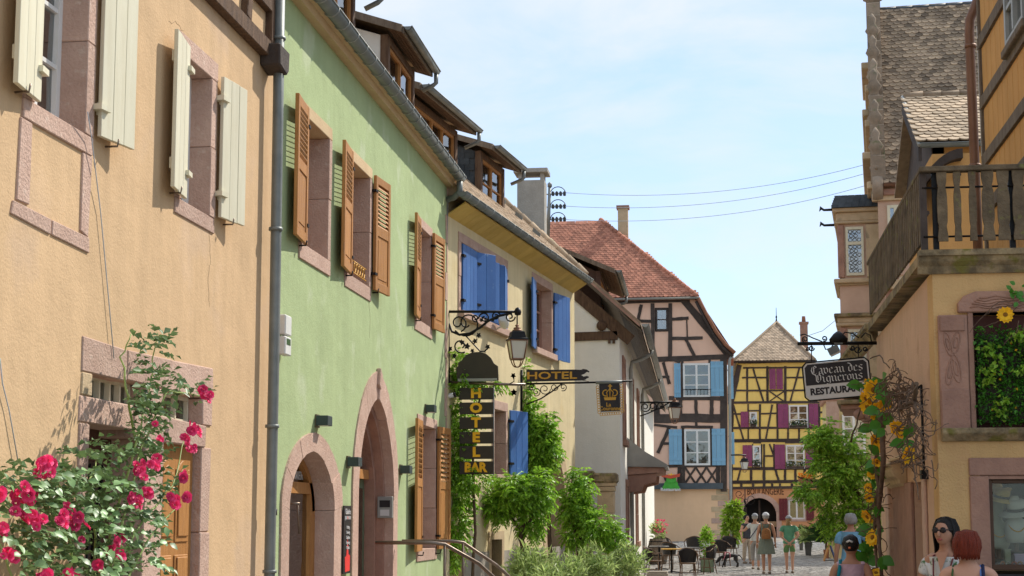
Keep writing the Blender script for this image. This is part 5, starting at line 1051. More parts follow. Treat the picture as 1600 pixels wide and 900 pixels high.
for x in (1253, 1268): MB().tube([px(F8, x, 748), px(F8, 1260, 712)], .012, 4).build('chain', iron, cn)
# bakery iron sign, spot lamps under the jetty
bs = thing('bakery_bracket', 'black iron hanging bracket beside the bakery arch', 'bracket', px(fr(88), 1165, 800)); F9 = fr(88)
MB().tube([px(F9, 1164, 764), px(F9, 1164, 815)], .03, 5).build('upright', iron, bs)
for c in ((1155, 772, 7, 2, 0, 1.3), (1172, 780, 10, 3, 3, -1), (1158, 785, 8, 2, 1, -1.2), (1166, 783, 5, 1, 0, 1.5)): MB().tube(spiral(F9, *c), .018, 4).build('scroll', iron, bs)
# wall lamps on the green house
for i, (x, y) in enumerate(((503, 658), (551, 722), (632, 734), (671, 639))):
    u, z = A.uz(x, y, .06); lb = ('square dark lamp above the round-arched doorway', 'square dark lamp left of the pointed arch doorway', 'square dark lamp right of the pointed arch doorway', 'square dark lamp above the ground-floor louvred window')[i]
    w = thing('wall_lamp', lb, 'lamp', A.p(u, z-.05), 'lamps on the green house'); MB().fb(A, u-.10, u+.10, z-.05, z+.055, .02, .15).build('housing', box_grey, w, .004); MB().fb(A, u-.07, u+.07, z-.07, z+.07, -.01, .02).build('back_plate', steel, w); MB().fb(A, u-.08, u+.08, z-.054, z-.05, .04, .14).build('diffuser', lamp_glass, w)
# gallery plate, intercom, meter box
u, z1 = A.uz(537, 790, .04); u1, z0 = A.uz(550, 895, .04)
gp_ = thing('gallery_plate', 'narrow black gallery plate with white text and red silhouette', 'sign', A.p(u, z0)); MB().fb(A, u, u+.36, z0, z1, .03, .045).build('plate', sign_blk, gp_)
red_m = mat('red_print', (.75, .04, .03)); uc = u+.18; q = (z1-z0)
text('Galerie', A, uc, z1-.09*q, .047, .09, sign_wht, gp_, xs=.9); text('JULIA FERRER', A, uc, z1-.18*q, .047, .055, sign_wht, gp_, xs=.85); MB().fb(A, uc-.03, uc+.03, z1-.2*q, z1-.16*q, .045, .049).build('print', red_m, gp_)
for i, w_ in enumerate(('Painting', 'Drawing', 'Sculpture', 'Engraving', 'Objects')): text(w_, A, uc+.02, z1-(.32+.075*i)*q, .047, .05, sign_wht, gp_, xs=.9)
MB().poly(A, [(uc-.1, z0+.02), (uc+.12, z0+.03), (uc+.13, z0+.2), (uc+.05, z0+.22), (uc+.04, z0+.3), (uc, z0+.4), (uc-.03, z0+.28), (uc-.05, z0+.2), (uc-.12, z0+.18)], .045, .048).build('print', red_m, gp_)
u, z1 = A.uz(583, 786, .0); ic = thing('intercom', 'grey intercom box on the jamb of the pointed doorway', 'intercom', A.p(20.55, 1.8, -.1))
IF = Frame((-4.33, 20.66), (1, 0)); MB().fb(IF, -.14, .06, 1.72, 2.0, 0, .07).build('housing', zinc_l, ic, .006); MB().fb(IF, -.11, .03, 1.86, 1.95, .07, .073).build('screen', sign_blk, ic); MB().fb(IF, -.1, .02, 1.75, 1.83, .07, .074).build('label_plate', sign_wht, ic)
mt = thing('meter_box', 'white meter box with green sticker beside the downpipe', 'box', A.p(*A.uz(437, 550, .1), .05)); u, za = A.uz(437, 553, .05); _, zb = A.uz(437, 490, .05); MB().fb(A, u+.02, u+.24, za, za+(zb-za)*.46, .02, .1).build('housing', white_paint, mt, .01); MB().fb(A, u+.02, u+.24, za+(zb-za)*.5, zb, .02, .1).build('lid', white_paint, mt, .01); MB().fb(A, u+.06, u+.2, za+.1, za+.16, .1, .103).build('sticker', leaf_d, mt)
# handrails of the steps
for nm, pts, lb in (('a', [(18.1, 1.44, .35), (18.1, 1.44, 1.0), (18.15, 1.42, 1.15), (18.4, 1.2, 1.5), (19.2, .45, 2.2), (19.25, .1, 2.25)], 0), ('b', [(20.9, 1.42, .1), (20.95, 1.42, .75), (21.0, 1.40, .9), (21.3, 1.1, 1.3), (22.2, .35, 2.0), (22.2, .05, 2.0)], 1)):
    hr = thing('handrail', ('bent steel handrail left of the entrance steps', 'bent steel handrail right of the entrance steps')[lb], 'handrail', A.p(pts[0][0], 0, .6), 'handrails of the green house steps')
    MB().tube([A.p(*p) for p in pts], .022, 8).build('rail', steel, hr); q = A.p(*pts[2]); MB().tube([q, V3((q.x, q.y, .2))], .018, 8).build('post', steel, hr)
# utility pole with wires
UPF = fr(40); up_ = thing('utility_pole', 'thin iron roof pole with insulators and looping wires', 'pole', px(UPF, 857, 360)); MB().tube([px(UPF, 856, 372), px(UPF, 859, 292)], [.05, .04], 8).build('pole', zinc, up_); MB().lathe([(.06, 0), (.06, .08), (.02, .12)], px(UPF, 859, 292), 8).build('cap', zinc, up_)
for j, y in enumerate((303, 323, 343)):
    MB().tube([px(UPF, 850, y+1), px(UPF, 880, y-1)], .016, 5).build('crossarm', zinc, up_); MB().tube([px(UPF, 860+12*(1-math.cos(a)), y-11*math.sin(a)) for a in np.linspace(0, 3.1, 12)], .012, 5).build('jumper', iron, up_)
    for x in (864, 870, 876, 882): MB().lathe([(.03, -.05), (.045, -.02), (.03, .0), (.045, .03), (.02, .07)], px(UPF, x, y), 8).build('insulator', slate, up_)
wire_m = mat('grey_wire', (.42, .46, .5), (.38, .42, .46), .6, 2)
for j, (p, q) in enumerate((((882, 301), (1352, 257)), ((882, 322), (1352, 271)), ((882, 343), (1352, 290)))):
    a = px(UPF, *p); b = px(fr(43), *q); pts = [a.lerp(b, t) - ZV*(.35*4*t*(1-t)) for t in np.linspace(0, 1, 24)]
    tag(MB().tube(pts, .0065, 5).build('overhead_wire', wire_m), ('uppermost', 'middle', 'lowest')[j] + ' of the three wires crossing the sky', 'wire', 'wires across the sky')
tag(MB().tube([px(fr(60), 1258, 526), px(fr(60), 1285, 517), px(fr(60), 1312, 495)], .012, 5).build('overhead_wire', wire_m), 'short slack wire beside the oriel above the restaurant sign', 'wire')
for j, p in enumerate(([(178, 560, .02), (170, 470, .02), (157, 330, .02), (143, 215, .05), (137, 175, .09)], [(28, 720, .02), (14, 640, .02), (4, 600, .02), (0, 560, .02)])):
    tag(MB().tube([A.p(*A.uz(x, y, n), n) for x, y, n in p], .004, 5).build('thin_cord', wire_m), ('thin blue-grey cord hanging from the near cream shutter hinge', 'thin cord running down the orange wall at the left edge')[j], 'cord')
# ================================================================== RESTAURANT SIGN (right)
QF = fr(18.75)
rb = thing('sign_arm', 'black iron arm with scrolls and two spotlights above the restaurant sign', 'bracket', px(QF, 1368, 537))
MB().tube([px(QF, 1246, 537), px(QF, 1370, 536)], .021, 6).build('arm', iron, rb)
for c in ((1258, 530, 5, 1.5, 2, 1.3), (1288, 529, 4.5, 1.5, 2, -1.3), (1268, 544, 4.5, 1.5, 0, 1.3), (1262, 545, 3, 1, 3, -1.3), (1340, 546, 6, 2, 0, 1.3), (1332, 544, 4, 1, 3, -1.4), (1352, 545, 4, 1.5, 0, 1.3)): MB().tube(spiral(QF, *c), .008, 5).build('scroll', iron, rb)
for L_ in (((1250, 524), (1257, 522), (1270, 528), (1285, 534)), ((1285, 534), (1290, 546), (1298, 544), (1303, 537)), ((1312, 530), (1320, 519), (1332, 521), (1342, 528)), ((1345, 528), (1352, 520), (1360, 524), (1362, 535))): MB().tube([px(QF, *p) for p in L_], .008, 5).build('scroll', iron, rb)
MB().lathe([(.03, -.05), (.1, -.04), (.11, 0), (.06, .06), (.02, .09)], px(QF, 1310, 530), 10).build('hub', iron, rb)
sp_ = MB().box(-.06, .06, -.05, .05, -.03, .05, Matrix.Translation(px(QF, 1303, 548, .12)) @ Matrix.Rotation(R(-25), 4, 'Y')).build('spotlight', zinc, rb); MB().box(-.055, .055, -.04, .04, -.05, -.031, Matrix.Translation(px(QF, 1303, 548, .12)) @ Matrix.Rotation(R(-25), 4, 'Y')).build('spotlight_glass', lamp_glass, sp_)
MB().fb(QF, *(lambda a, b: (a[0], b[0], b[1], a[1]))(QF.uz(1303, 531), QF.uz(1316, 538)), -.06, .06).build('spotlight', zinc, rb)
cen = px(QF, 1307.5, 592.5); roll = R(4.2)
vg = thing('restaurant_sign', 'black and white chamfered restaurant sign hanging from the iron arm', 'sign', cen)
BM = Matrix.Translation(cen) @ Matrix.Rotation(R(-6), 4, 'Z') @ Matrix.Rotation(roll, 4, 'Y').inverted() @ Matrix.Rotation(R(90), 4, 'X')
class LF:      # local frame: x right, y up, z towards the viewer
    def p(s, u, z, n=0): return Vector((u, z, n))
LFR = LF(); SWd, SHt = .735, .425
def cham(w, h, c): return [(-w/2+c, -h/2), (w/2-c, -h/2), (w/2, -h/2+c), (w/2, h/2-c), (w/2-c, h/2), (-w/2+c, h/2), (-w/2, h/2-c), (-w/2, -h/2+c)]
def lp(pts, n0, n1, nm, m): return MB().poly(LFR, pts, n0, n1).build(nm, m, vg, 0, BM)
lp(cham(SWd, SHt, .04), -.015, .0, 'sign_back', sign_wht)
o = cham(SWd-.03, SHt-.03, .035); yb = -.045
lp([p for p in o if p[1] > 0] + [(-SWd/2+.015, yb), (SWd/2-.015, yb)], .0, .003, 'black_field', sign_blk)
for k in range(8):
    P_ = cham(SWd+.02, SHt+.02, .045); a, b = P_[k], P_[(k+1) % 8]; MB().tube([(a[0], a[1], 0), (b[0], b[1], 0)], .009, 6).build('frame_bar', iron, vg, 0, BM)
GL = {'C': (1.0, [[(.8, 1.15), (.55, 1.4), (.25, 1.2), (.12, .7), (.25, .2), (.5, .02), (.8, .2)], [(.45, 1.25), (.42, .3)], [(.45, 1.0), (.75, 1.1)]]),
      'V': (1.0, [[(-.05, 1.3), (.12, 1.38), (.22, 1.1), (.22, .35), (.45, .05), (.75, .4), (.78, 1.1), (.6, 1.4), (.42, 1.2), (.42, .4)]]),
      'a': (.68, [[(.1, .85), (.3, .97), (.45, .8), (.45, .15), (.6, .05)], [(.45, .55), (.15, .42), (.08, .2), (.2, .05), (.45, .22)]]),
      'v': (.66, [[(0, .95), (.1, .8), (.1, .25), (.28, .05), (.5, .25), (.5, .72), (.35, .95), (.12, .82)]]),
      'e': (.62, [[(.1, .8), (.1, .2), (.25, .05), (.5, .15)], [(.1, .8), (.32, .97), (.48, .75), (.12, .5)]]),
      'u': (.72, [[(0, .95), (.12, .8), (.12, .2), (.25, .05), (.5, .22)], [(.38, .95), (.5, .8), (.5, .2), (.64, .05)]]),
      'd': (.68, [[(.02, 1.42), (.3, 1.3), (.5, .9), (.5, .2), (.3, .03), (.1, .2), (.1, .75), (.3, .95), (.48, .85)]]),
      's': (.62, [[(.52, .85), (.3, .97), (.1, .78), (.15, .6), (.45, .42), (.47, .2), (.28, .03), (.05, .15)]]),
      'i': (.42, [[(0, .95), (.12, .8), (.12, .2), (.25, .05)], [(.06, 1.32), (.16, 1.22)]]),
      'g': (.68, [[(.45, .85), (.28, .97), (.1, .78), (.1, .25), (.28, .05), (.45, .25)], [(.4, .97), (.5, .85), (.5, -.15), (.28, -.4), (.05, -.25)]]),
      'n': (.74, [[(0, .95), (.12, .8), (.12, .2), (.24, .05)], [(.12, .75), (.38, .97), (.52, .8), (.52, .2), (.65, .05)]]),
      'r': (.56, [[(0, .95), (.12, .8), (.12, .2), (.24, .05)], [(.12, .75), (.35, .97), (.5, .84)]]),
      'o': (.66, [[(.1, .78), (.1, .22), (.28, .04), (.5, .22), (.5, .78), (.3, .97), (.1, .78)]]), ' ': (.4, [])}
def blackletter(word, x0, y0, s, width):
    tot = sum(GL[c][0] for c in word); kx = width/tot; x = x0; nb = Vector((math.cos(R(38)), math.sin(R(38))))*.07
    for c in word:
        m = MB(); i = 0
        for st in GL[c][1]:
            for a, b in zip(st[:-1], st[1:]):
                i += 1; q = [Vector(a)+nb, Vector(a)-nb, Vector(b)-nb, Vector(b)+nb]; z = .0034+.0003*i
                m.add([(x+v.x*kx, y0+v.y*s, z) for v in q], [(0, 1, 2, 3)])
        if m.v: m.build('lettering', sign_wht, vg, 0, BM)
        x += GL[c][0]*kx
blackletter('Caveau des', -.29, .075, .072, .60); blackletter('Vignerons', -.25, -.022, .070, .55)
tm = text_mesh('RESTAURANT', .105, .001, sign_blk, xs=.97, bold=.0045); inst('lettering', tm, vg, BM @ Matrix.Translation((-.0, -.125, .003)))
for x in (1268, 1341): MB().tube([px(QF, x, 538), px(QF, x, 566)], .006, 5).build('chain', iron, vg)
# frog sign of the cafe on the pink house
FG = fr(74.6); fs = thing('frog_sign', 'green frog shaped restaurant sign with a red banner', 'sign', px(FG, 1048, 762)); gm_ = mat('frog_green', (.08, .42, .05), (.06, .35, .04), .5, 4)
ell = lambda cx, cy, rx, ry, k=14: [FG.uz(cx+rx*math.cos(a), cy-ry*math.sin(a)) for a in np.linspace(0, 2*math.pi, k+1)[:-1]]
MB().poly(FG, ell(1048.5, 757, 11, 8), 0, .08).build('body', gm_, fs); MB().poly(FG, ell(1049, 750, 8, 4.5), .0, .13).build('head', gm_, fs)
for x in (1043.5, 1054.5): MB().poly(FG, ell(x, 746, 2.4, 2.4, 8), 0, .14).build('eye', gm_, fs)
for x in (1039, 1058): MB().poly(FG, ell(x, 762, 4, 4, 8), 0, .12).build('leg', gm_, fs)
MB().poly(FG, [FG.uz(x, y) for x, y in ((1045, 744), (1044, 740), (1047, 742), (1049, 739), (1051, 742), (1054, 740), (1053, 744))], .0, .15).build('crown', sign_yel, fs)
MB().poly(FG, [FG.uz(x, y) for x, y in ((1033, 740), (1048, 743), (1063, 740), (1062, 745), (1048, 748), (1034, 745))], .15, .17).build('banner', mat('red_banner', (.6, .1, .05)), fs)
text('Restaurant', FG, *FG.uz(1048, 765), .2, .2, sign_wht, fs, xs=1.05, bold=.006)
# ================================================================== VEGETATION
def branch(pts, r0, r1, m, name, par, n=6, wob=.02):
    k = 4; P_ = []
    for a, b in zip(pts[:-1], pts[1:]):
        for i in range(k): P_.append(Vector(a).lerp(Vector(b), i/k) + Vector((jit(wob), jit(wob), jit(wob))))
    P_.append(Vector(pts[-1])); N_ = len(P_)
    return MB().tube(P_, [r0+(r1-r0)*i/(N_-1) for i in range(N_)], n).build(name, m, par)
# ---- climbing rose against the orange house
def an(x, y, n): return A.p(*A.uz(x, y, n), n)
rose = thing('rose_bush', 'climbing rose bush with clusters of crimson blooms against the orange wall', 'rose bush', an(110, 1150, .35))
canes = []
for pts in ([(130, 1000), (170, 840), (215, 690), (235, 600), (246, 520)], [(140, 1000), (190, 820), (222, 700), (260, 610), (320, 620)], [(90, 1000), (70, 860), (50, 780), (20, 745)], [(120, 1000), (110, 850), (95, 760), (75, 725)], [(150, 1000), (180, 880), (230, 800), (270, 760), (292, 680)], [(60, 1000), (20, 900), (0, 850)], [(150, 1000), (200, 900), (240, 830), (280, 790)], [(215, 690), (200, 620), (190, 560), (205, 522)], [(150, 1000), (150, 840), (140, 760), (150, 720)]):
    P_ = [an(x, y, .30+jit(.12)) for x, y in pts]; canes.append(P_); branch(P_, .011, .004, leaf_ol, 'cane', rose, 5, .012)
gR = np.random.default_rng(21)
SP = []   # (x, y, n) starts of leaf sprays
def scat(x0, x1, y0, y1, c, n0=.12, n1=.55):
    for _ in range(c): SP.append((gR.uniform(x0, x1), gR.uniform(y0, y1), gR.uniform(n0, n1)))
scat(0, 110, 735, 900, 140); scat(30, 200, 745, 905, 160); scat(120, 252, 730, 830, 75); scat(150, 250, 820, 900, 55); scat(-20, 60, 720, 780, 20); scat(80, 240, 690, 760, 50)
for P0, P1, c, w in (((245, 520), (235, 600), 24, 22), ((235, 600), (210, 700), 46, 34), ((210, 560), (215, 640), 22, 16), ((260, 600), (325, 612), 14, 10), ((225, 700), (262, 770), 18, 18), ((215, 640), (255, 720), 16, 20), ((200, 520), (212, 560), 5, 6)):
    for _ in range(c): t = gR.random(); SP.append((P0[0]+(P1[0]-P0[0])*t+gR.normal(0, w*.6), P0[1]+(P1[1]-P0[1])*t+gR.normal(0, 10), gR.uniform(.15, .42)))
LP = []; LD = []
for x, y, n in SP:
    p = an(x, y, n); d = Vector((gR.uniform(.1, 1), gR.normal(0, .8), gR.uniform(-.5, .6))).normalized(); s = d.cross(ZV).normalized()
    for i in range(5):
        q = p + d*.045*(i//2); e = (0 if i == 4 else (1 if i % 2 else -1)); LP.append(q); LD.append((d*.6 + s*e*.8 + Vector((0, 0, -.15))).normalized())
def leaf_mesh(L_, W_, m, name, fold=.2, droop=.15):
    k = [(0, 0), (.18, .6), (.42, 1), (.68, .78), (.88, .34), (1, 0)]; vs = []; fs = []
    for t, w in k: z = -droop*L_*t*t; vs += [(t*L_, 0, z), (t*L_, W_/2*w, z+fold*W_/2*w), (t*L_, -W_/2*w, z+fold*W_/2*w)]
    for i in range(5): a = 3*i; b = a+3; fs += [(a, b, b+1, a+1), (a, a+2, b+2, b)]
    return MB().add(vs, fs, True).mesh(name, m)
rl_ = [leaf_mesh(.055, .038, leaf_rose, 'leaf', f, d) for f, d in ((.25, .2), (.1, .35), (.35, .1))]
order = sorted(range(len(LP)), key=lambda i: -LP[i].x); big = set(order[:300])
def look(d, up): d = d.normalized(); s = up.cross(d); s = s.normalized() if s.length > 1e-4 else d.orthogonal().normalized(); return Matrix((d, s, d.cross(s))).transposed().to_4x4()
for i in big:
    up = Vector((.9+jit(.5), -.5+jit(.6), .8)); M4 = look(LD[i], up); M4.translation = LP[i]; inst('leaf', rl_[i % 3], rose, M4 @ Matrix.Scale(random.uniform(.8, 1.3), 4))
rest = [i for i in range(len(LP)) if i not in big]
leaves('leaves', rose, leaf_rose, [LP[i] for i in rest], [LD[i] for i in rest], .058, .7, .3, .15, .2)
def bloom_mesh():
    m = MB(); r_ = random.Random(3)
    for ring, (rad, tilt, c, sz) in enumerate(((.006, 80, 3, .02), (.010, 62, 5, .026), (.014, 40, 6, .032), (.016, 16, 7, .036))):
        for i in range(c):
            a = 2*math.pi*(i+.5*ring)/c + r_.uniform(-.2, .2); t = R(tilt+r_.uniform(-8, 8)); d = Vector((math.cos(a)*math.cos(t), math.sin(a)*math.cos(t), math.sin(t))); s = Vector((-math.sin(a), math.cos(a), 0)); b = Vector((math.cos(a)*rad, math.sin(a)*rad, 0))
            up = d.cross(s); w = sz*.62
            m.add([b-s*w*.3, b+s*w*.3, b+d*sz*.6+s*w-up*.004, b+d*sz+s*w*.5+up*-.006, b+d*sz-s*w*.5+up*-.006, b+d*sz*.6-s*w-up*.004], [(0, 1, 2, 5), (5, 2, 3, 4)], True)
    return m.mesh('bloom', rose_m)
bm_ = bloom_mesh()
for cx, cy, c, w in ((62, 733, 5, 9), (80, 722, 4, 8), (14, 778, 4, 10), (40, 775, 5, 8), (48, 805, 9, 12), (55, 822, 5, 8), (98, 812, 6, 8), (118, 812, 5, 7), (102, 796, 2, 4), (220, 728, 6, 8), (242, 722, 4, 7), (212, 778, 6, 8), (228, 770, 3, 5), (186, 842, 3, 5), (180, 860, 5, 7), (192, 872, 4, 6), (152, 884, 4, 7), (14, 866, 4, 6), (108, 900, 5, 8), (66, 900, 4, 8), (128, 845, 1, 2), (276, 782, 5, 7), (292, 775, 3, 5), (300, 702, 4, 6), (290, 690, 2, 4), (326, 618, 5, 6), (318, 610, 2, 3), (305, 668, 4, 6), (300, 678, 3, 6), (250, 688, 2, 4), (240, 664, 1, 2), (285, 747, 2, 4), (5, 828, 2, 4)):
    for _ in range(int(c*1.7)):
        p = an(cx+gR.normal(0, w*.75), cy+gR.normal(0, w*.7), .5+gR.uniform(-.08, .1)); d = Vector((.8+jit(.5), -.5+jit(.7), .35+jit(.5))); M4 = d.to_track_quat('Z', 'Y').to_matrix().to_4x4(); M4.translation = p
        inst('bloom', bm_, rose, M4 @ Matrix.Scale(random.uniform(.4, .82), 4))
# ---- wisteria and creepers on the hotel
def vine(name, label, cat, base, trunks, blobs, m, leafs, ln, seed, leaflets=9, shell=.35, hang=.9, mt=bark, group=None, asp=.42, extra=None):
    t = thing(name, label, cat, base, group)
    for i, (pts, r0, r1) in enumerate(trunks): branch(pts, r0, r1, mt, 'trunk' if i == 0 else 'limb', t, 7, r0*.5)
    P_, D_ = blob_points(blobs, seed, shell); P_, D_ = sprays(P_, D_, leaflets, ln, seed+1, hang); leaves('crown', t, m, P_, D_, leafs, asp, .3, .2, .2)
    return t
def bl(F, x, y, n, rx, ry, rz, c): q = px(F, x, y, n); return (q.x, q.y, q.z, rx, ry, rz, c)
H1 = B.p(.45, 0, .35)
vine('climbing_vine', 'leafy green vine hanging down the hotel corner behind the vertical sign', 'vine', (H1.x, H1.y, 0), [([(H1.x-.1, H1.y+.1, 0), (H1.x, H1.y, 1.5), (H1.x-.05, H1.y, 3.2), (H1.x+.2, H1.y, 4.1)], .03, .012)],
     [bl(LB, 706, 640, -.3, .12, .25, .5, 70), bl(LB, 712, 700, -.35, .24, .3, .5, 150), bl(LB, 716, 760, -.35, .24, .3, .45, 150), bl(LB, 714, 820, -.35, .2, .3, .4, 120), bl(LB, 708, 862, -.35, .13, .25, .22, 50), bl(LB, 728, 590, -.25, .3, .3, .14, 80), bl(LB, 716, 570, -.3, .14, .25, .28, 60), bl(LB, 740, 745, -.2, .3, .25, .12, 60), bl(LB, 728, 660, -.25, .16, .2, .5, 70), bl(LB, 765, 597, -.2, .3, .15, .05, 26)], leaf_m, .085, .2, 31, leaflets=8)
H2 = B.p(5.1, 0, .4)
vine('wisteria', 'dense bright wisteria on the hotel wall beside the lower blue shutter', 'wisteria', (H2.x, H2.y, 0), [([(H2.x, H2.y, 0), (H2.x+.05, H2.y, 1.4), (H2.x-.05, H2.y, 2.6), (H2.x, H2.y, 3.7)], .05, .02)],
     [bl(HS, 838, 670, -.5, .36, .35, .42, 260), bl(HS, 842, 712, -.5, .38, .35, .42, 260), bl(HS, 822, 642, -.4, .13, .25, .38, 80), bl(HS, 852, 690, -.4, .26, .3, .5, 150), bl(HS, 820, 612, -.4, .12, .2, .3, 50), bl(HS, 830, 735, -.4, .3, .3, .2, 90), bl(HS, 818, 580, -.4, .1, .15, .2, 20)], leaf_m, .09, .2, 37)
T1 = fr(27.2); q = px(T1, 818, 870); b0 = (q.x, q.y, 0)
vine('wisteria_tree', 'small wisteria tree with umbrella crown in front of the hotel cellar door', 'tree', b0, [([b0, (q.x+.05, q.y, .7), (q.x-.03, q.y, 1.3), (q.x+.02, q.y, 1.75)], .065, .04), ([(q.x, q.y, 1.4), (q.x-.3, q.y, 1.9), (q.x-.5, q.y, 2.1)], .025, .01), ([(q.x, q.y, 1.4), (q.x+.2, q.y, 1.9), (q.x+.35, q.y, 2.1)], .025, .01)],
     [bl(T1, 808, 765, 0, .42, .42, .26, 300), bl(T1, 783, 780, .1, .3, .3, .22, 150), bl(T1, 838, 772, 0, .3, .3, .28, 170), bl(T1, 832, 808, 0, .2, .25, .28, 110), bl(T1, 846, 750, .0, .14, .2, .16, 40), bl(T1, 775, 800, .1, .16, .2, .1, 30)], leaf_m, .085, .2, 41)
T2 = fr(30.0); q = px(T2, 905, 870); b0 = (q.x, q.y, 0)
vine('wisteria_tree', 'small wisteria tree with loose crown before the moss-capped stone pillar', 'tree', b0, [([b0, (q.x+.04, q.y, .6), (q.x-.02, q.y, 1.2), (q.x+.04, q.y, 1.8)], .06, .035), ([(q.x, q.y, 1.3), (q.x-.2, q.y, 1.9), (q.x-.12, q.y, 2.6)], .025, .008), ([(q.x, q.y, 1.3), (q.x+.35, q.y, 1.7)], .025, .01)],
     [bl(T2, 903, 800, 0, .32, .35, .28, 190), bl(T2, 935, 820, .1, .36, .35, .26, 200), bl(T2, 893, 772, 0, .2, .25, .3, 100), bl(T2, 912, 760, 0, .16, .2, .28, 60), bl(T2, 958, 838, .1, .22, .25, .14, 70), bl(T2, 905, 740, 0, .1, .15, .2, 25), bl(T2, 895, 835, 0, .2, .2, .16, 60)], leaf_m, .085, .2, 43)
# ---- oleander shrubs in tubs
def oleander(x, y, Y, w, h, label, seed, c=150):
    F = fr(Y); q = px(F, x, 900); b_ = Vector((q.x, Y, 0)); t = thing('oleander_tub', label, 'shrub', b_, 'oleander tubs by the hotel')
    MB().lathe([(.16, 0), (.2, .04), (.25, .42), (.27, .42), (.27, .47), (.22, .47), (.21, .40)], b_, 14).build('tub', grey_pot, t)
    g = np.random.default_rng(seed); P_ = []; D_ = []; zt = px(F, x, y).z
    for i in range(c//6):
        a = g.uniform(0, 6.28); r = g.uniform(.1, w); tip = b_ + Vector((r*math.cos(a), r*math.sin(a), .5+(zt-.5)*g.uniform(.55, 1)*(1-.35*r/w))); s0 = b_ + Vector((.1*math.cos(a), .1*math.sin(a), .42))
        if i < 14: MB().tube([s0, s0.lerp(tip, .6)+Vector((0, 0, .08)), tip], [.012, .009, .004], 5).build('stem', leaf_ol, t)
        for j in range(15):
            p = s0.lerp(tip, g.uniform(.35, 1)); p += Vector((0, 0, .08*(1-(p-s0).length/max(.01, (tip-s0).length)))); d = (tip-s0).normalized()*.7 + Vector(g.normal(0, .75, 3)); P_.append(p); D_.append(d)
    leaves('crown', t, leaf_ol, P_, D_, .15, .17, .3, .12, .3)
oleander(830, 832, 24.2, .42, 1, 'grey-green oleander tub nearest the camera at the left of the row', 51, 420); oleander(880, 852, 25.2, .4, 1, 'low oleander tub between two taller ones', 52, 330); oleander(928, 838, 27.5, .45, 1, 'oleander tub below the loose wisteria crown', 53, 380)
oleander(975, 838, 29.5, .5, 1, 'broad oleander tub at the right end of the row beside the cafe chairs', 54, 460); oleander(858, 875, 22.6, .4, 1, 'front oleander tub at the bottom edge of the street', 55, 300)
# ---- tree in front of the oriel house
T5 = fr(38); q = px(T5, 1318, 880); b0 = (q.x, 38, 0)
vine('street_tree', 'bright green wisteria tree below the oriel beyond the corner house', 'tree', b0, [([(b0[0]+.5, 38.3, 0), (q.x+.5, 38.3, 1.2), (q.x+.45, 38.2, 2.2), (q.x, 38, 3.2)], .09, .04), ([(q.x, 38, 2.2), (q.x-.7, 38, 2.6), (q.x-1.0, 38, 2.7)], .04, .015), ([(q.x, 38, 2.4), (q.x-.4, 38, 3.3), (q.x-.5, 38, 4)], .04, .015), ([(q.x, 38, 2.2), (q.x+.4, 38, 2.8)], .04, .015)],
     [bl(T5, 1330, 720, 0, .5, .5, .55, 210), bl(T5, 1345, 770, 0, .5, .5, .6, 190), bl(T5, 1302, 745, .2, .42, .4, .34, 150), bl(T5, 1312, 790, 0, .45, .4, .4, 150), bl(T5, 1276, 768, .3, .42, .3, .13, 90), bl(T5, 1258, 764, .3, .2, .2, .08, 40), bl(T5, 1290, 690, .2, .3, .3, .2, 90), bl(T5, 1275, 680, .2, .2, .2, .14, 60), bl(T5, 1320, 690, .1, .35, .3, .3, 90), bl(T5, 1285, 720, .2, .26, .3, .16, 80), bl(T5, 1305, 818, 0, .35, .3, .3, 90), bl(T5, 1350, 810, 0, .35, .4, .4, 90), bl(T5, 1296, 662, .1, .12, .15, .1, 24)], leaf_f, .10, .24, 61, leaflets=9, hang=.6)
# ---- yellow-green bush by the pink house, potted plants
T6 = fr(66); q = px(T6, 1146, 862); b0 = Vector((q.x, 66, gz(66)))
bu = thing('leafy_bush', 'yellow-green bush at the corner of the pink timbered house', 'bush', b0); branch([b0, b0+ZV*.5, b0+ZV*1.1], .04, .02, bark, 'trunk', bu)
P_, D_ = blob_points([(b0.x, b0.y, b0.z+1.25, .42, .4, .6, 700), (b0.x-.05, b0.y, b0.z+.6, .45, .4, .5, 600), (b0.x+.1, b0.y, b0.z+1.6, .25, .25, .3, 200)], 63, .4); leaves('crown', bu, leaf_y, P_, D_+np.array([0, 0, -.2]), .16, .5)
def square_pot(x, y, Y, w, h, name, label, m, cat='planter'):
    F = fr(Y); b_ = px(F, x, y); b_.z = gz(Y); t = thing(name, label, cat, b_)
    MB().lathe([(w*.52, 0), (w*.7, h*.96), (w*.74, h*.96), (w*.74, h), (w*.62, h), (w*.6, h*.9)], b_, 4, False).build('pot', m, t); return t, b_
t, b_ = square_pot(1263, 866, 60, .26, .5, 'grass_planter', 'dark square planter with feathery green plant in front of the bakery', grey_pot)
g = np.random.default_rng(8); P_ = [b_+Vector((jit(.12), jit(.12), .48)) for _ in range(420)]; leaves('plant', t, leaf_ol, [p+Vector((jit(.16), jit(.16), random.uniform(0, .4))) for p in P_], g.normal(0, .5, (420, 3))+[0, 0, .9], .2, .1, .4, .4)
t, b_ = square_pot(1252, 859, 64, .16, .35, 'conifer_planter', 'small dark conifer in a slim planter behind the feathery plant', grey_pot)
P_, D_ = blob_points([(b_.x, b_.y, b_.z+.62, .17, .17, .34, 900)], 9, .5); leaves('plant', t, leaf_d, P_, D_+np.array([0, 0, .5]), .08, .35)
t, b_ = square_pot(1291, 862, 58, .2, .32, 'palm_planter', 'spiky long-leaved potted plant beside the folding board', clay)
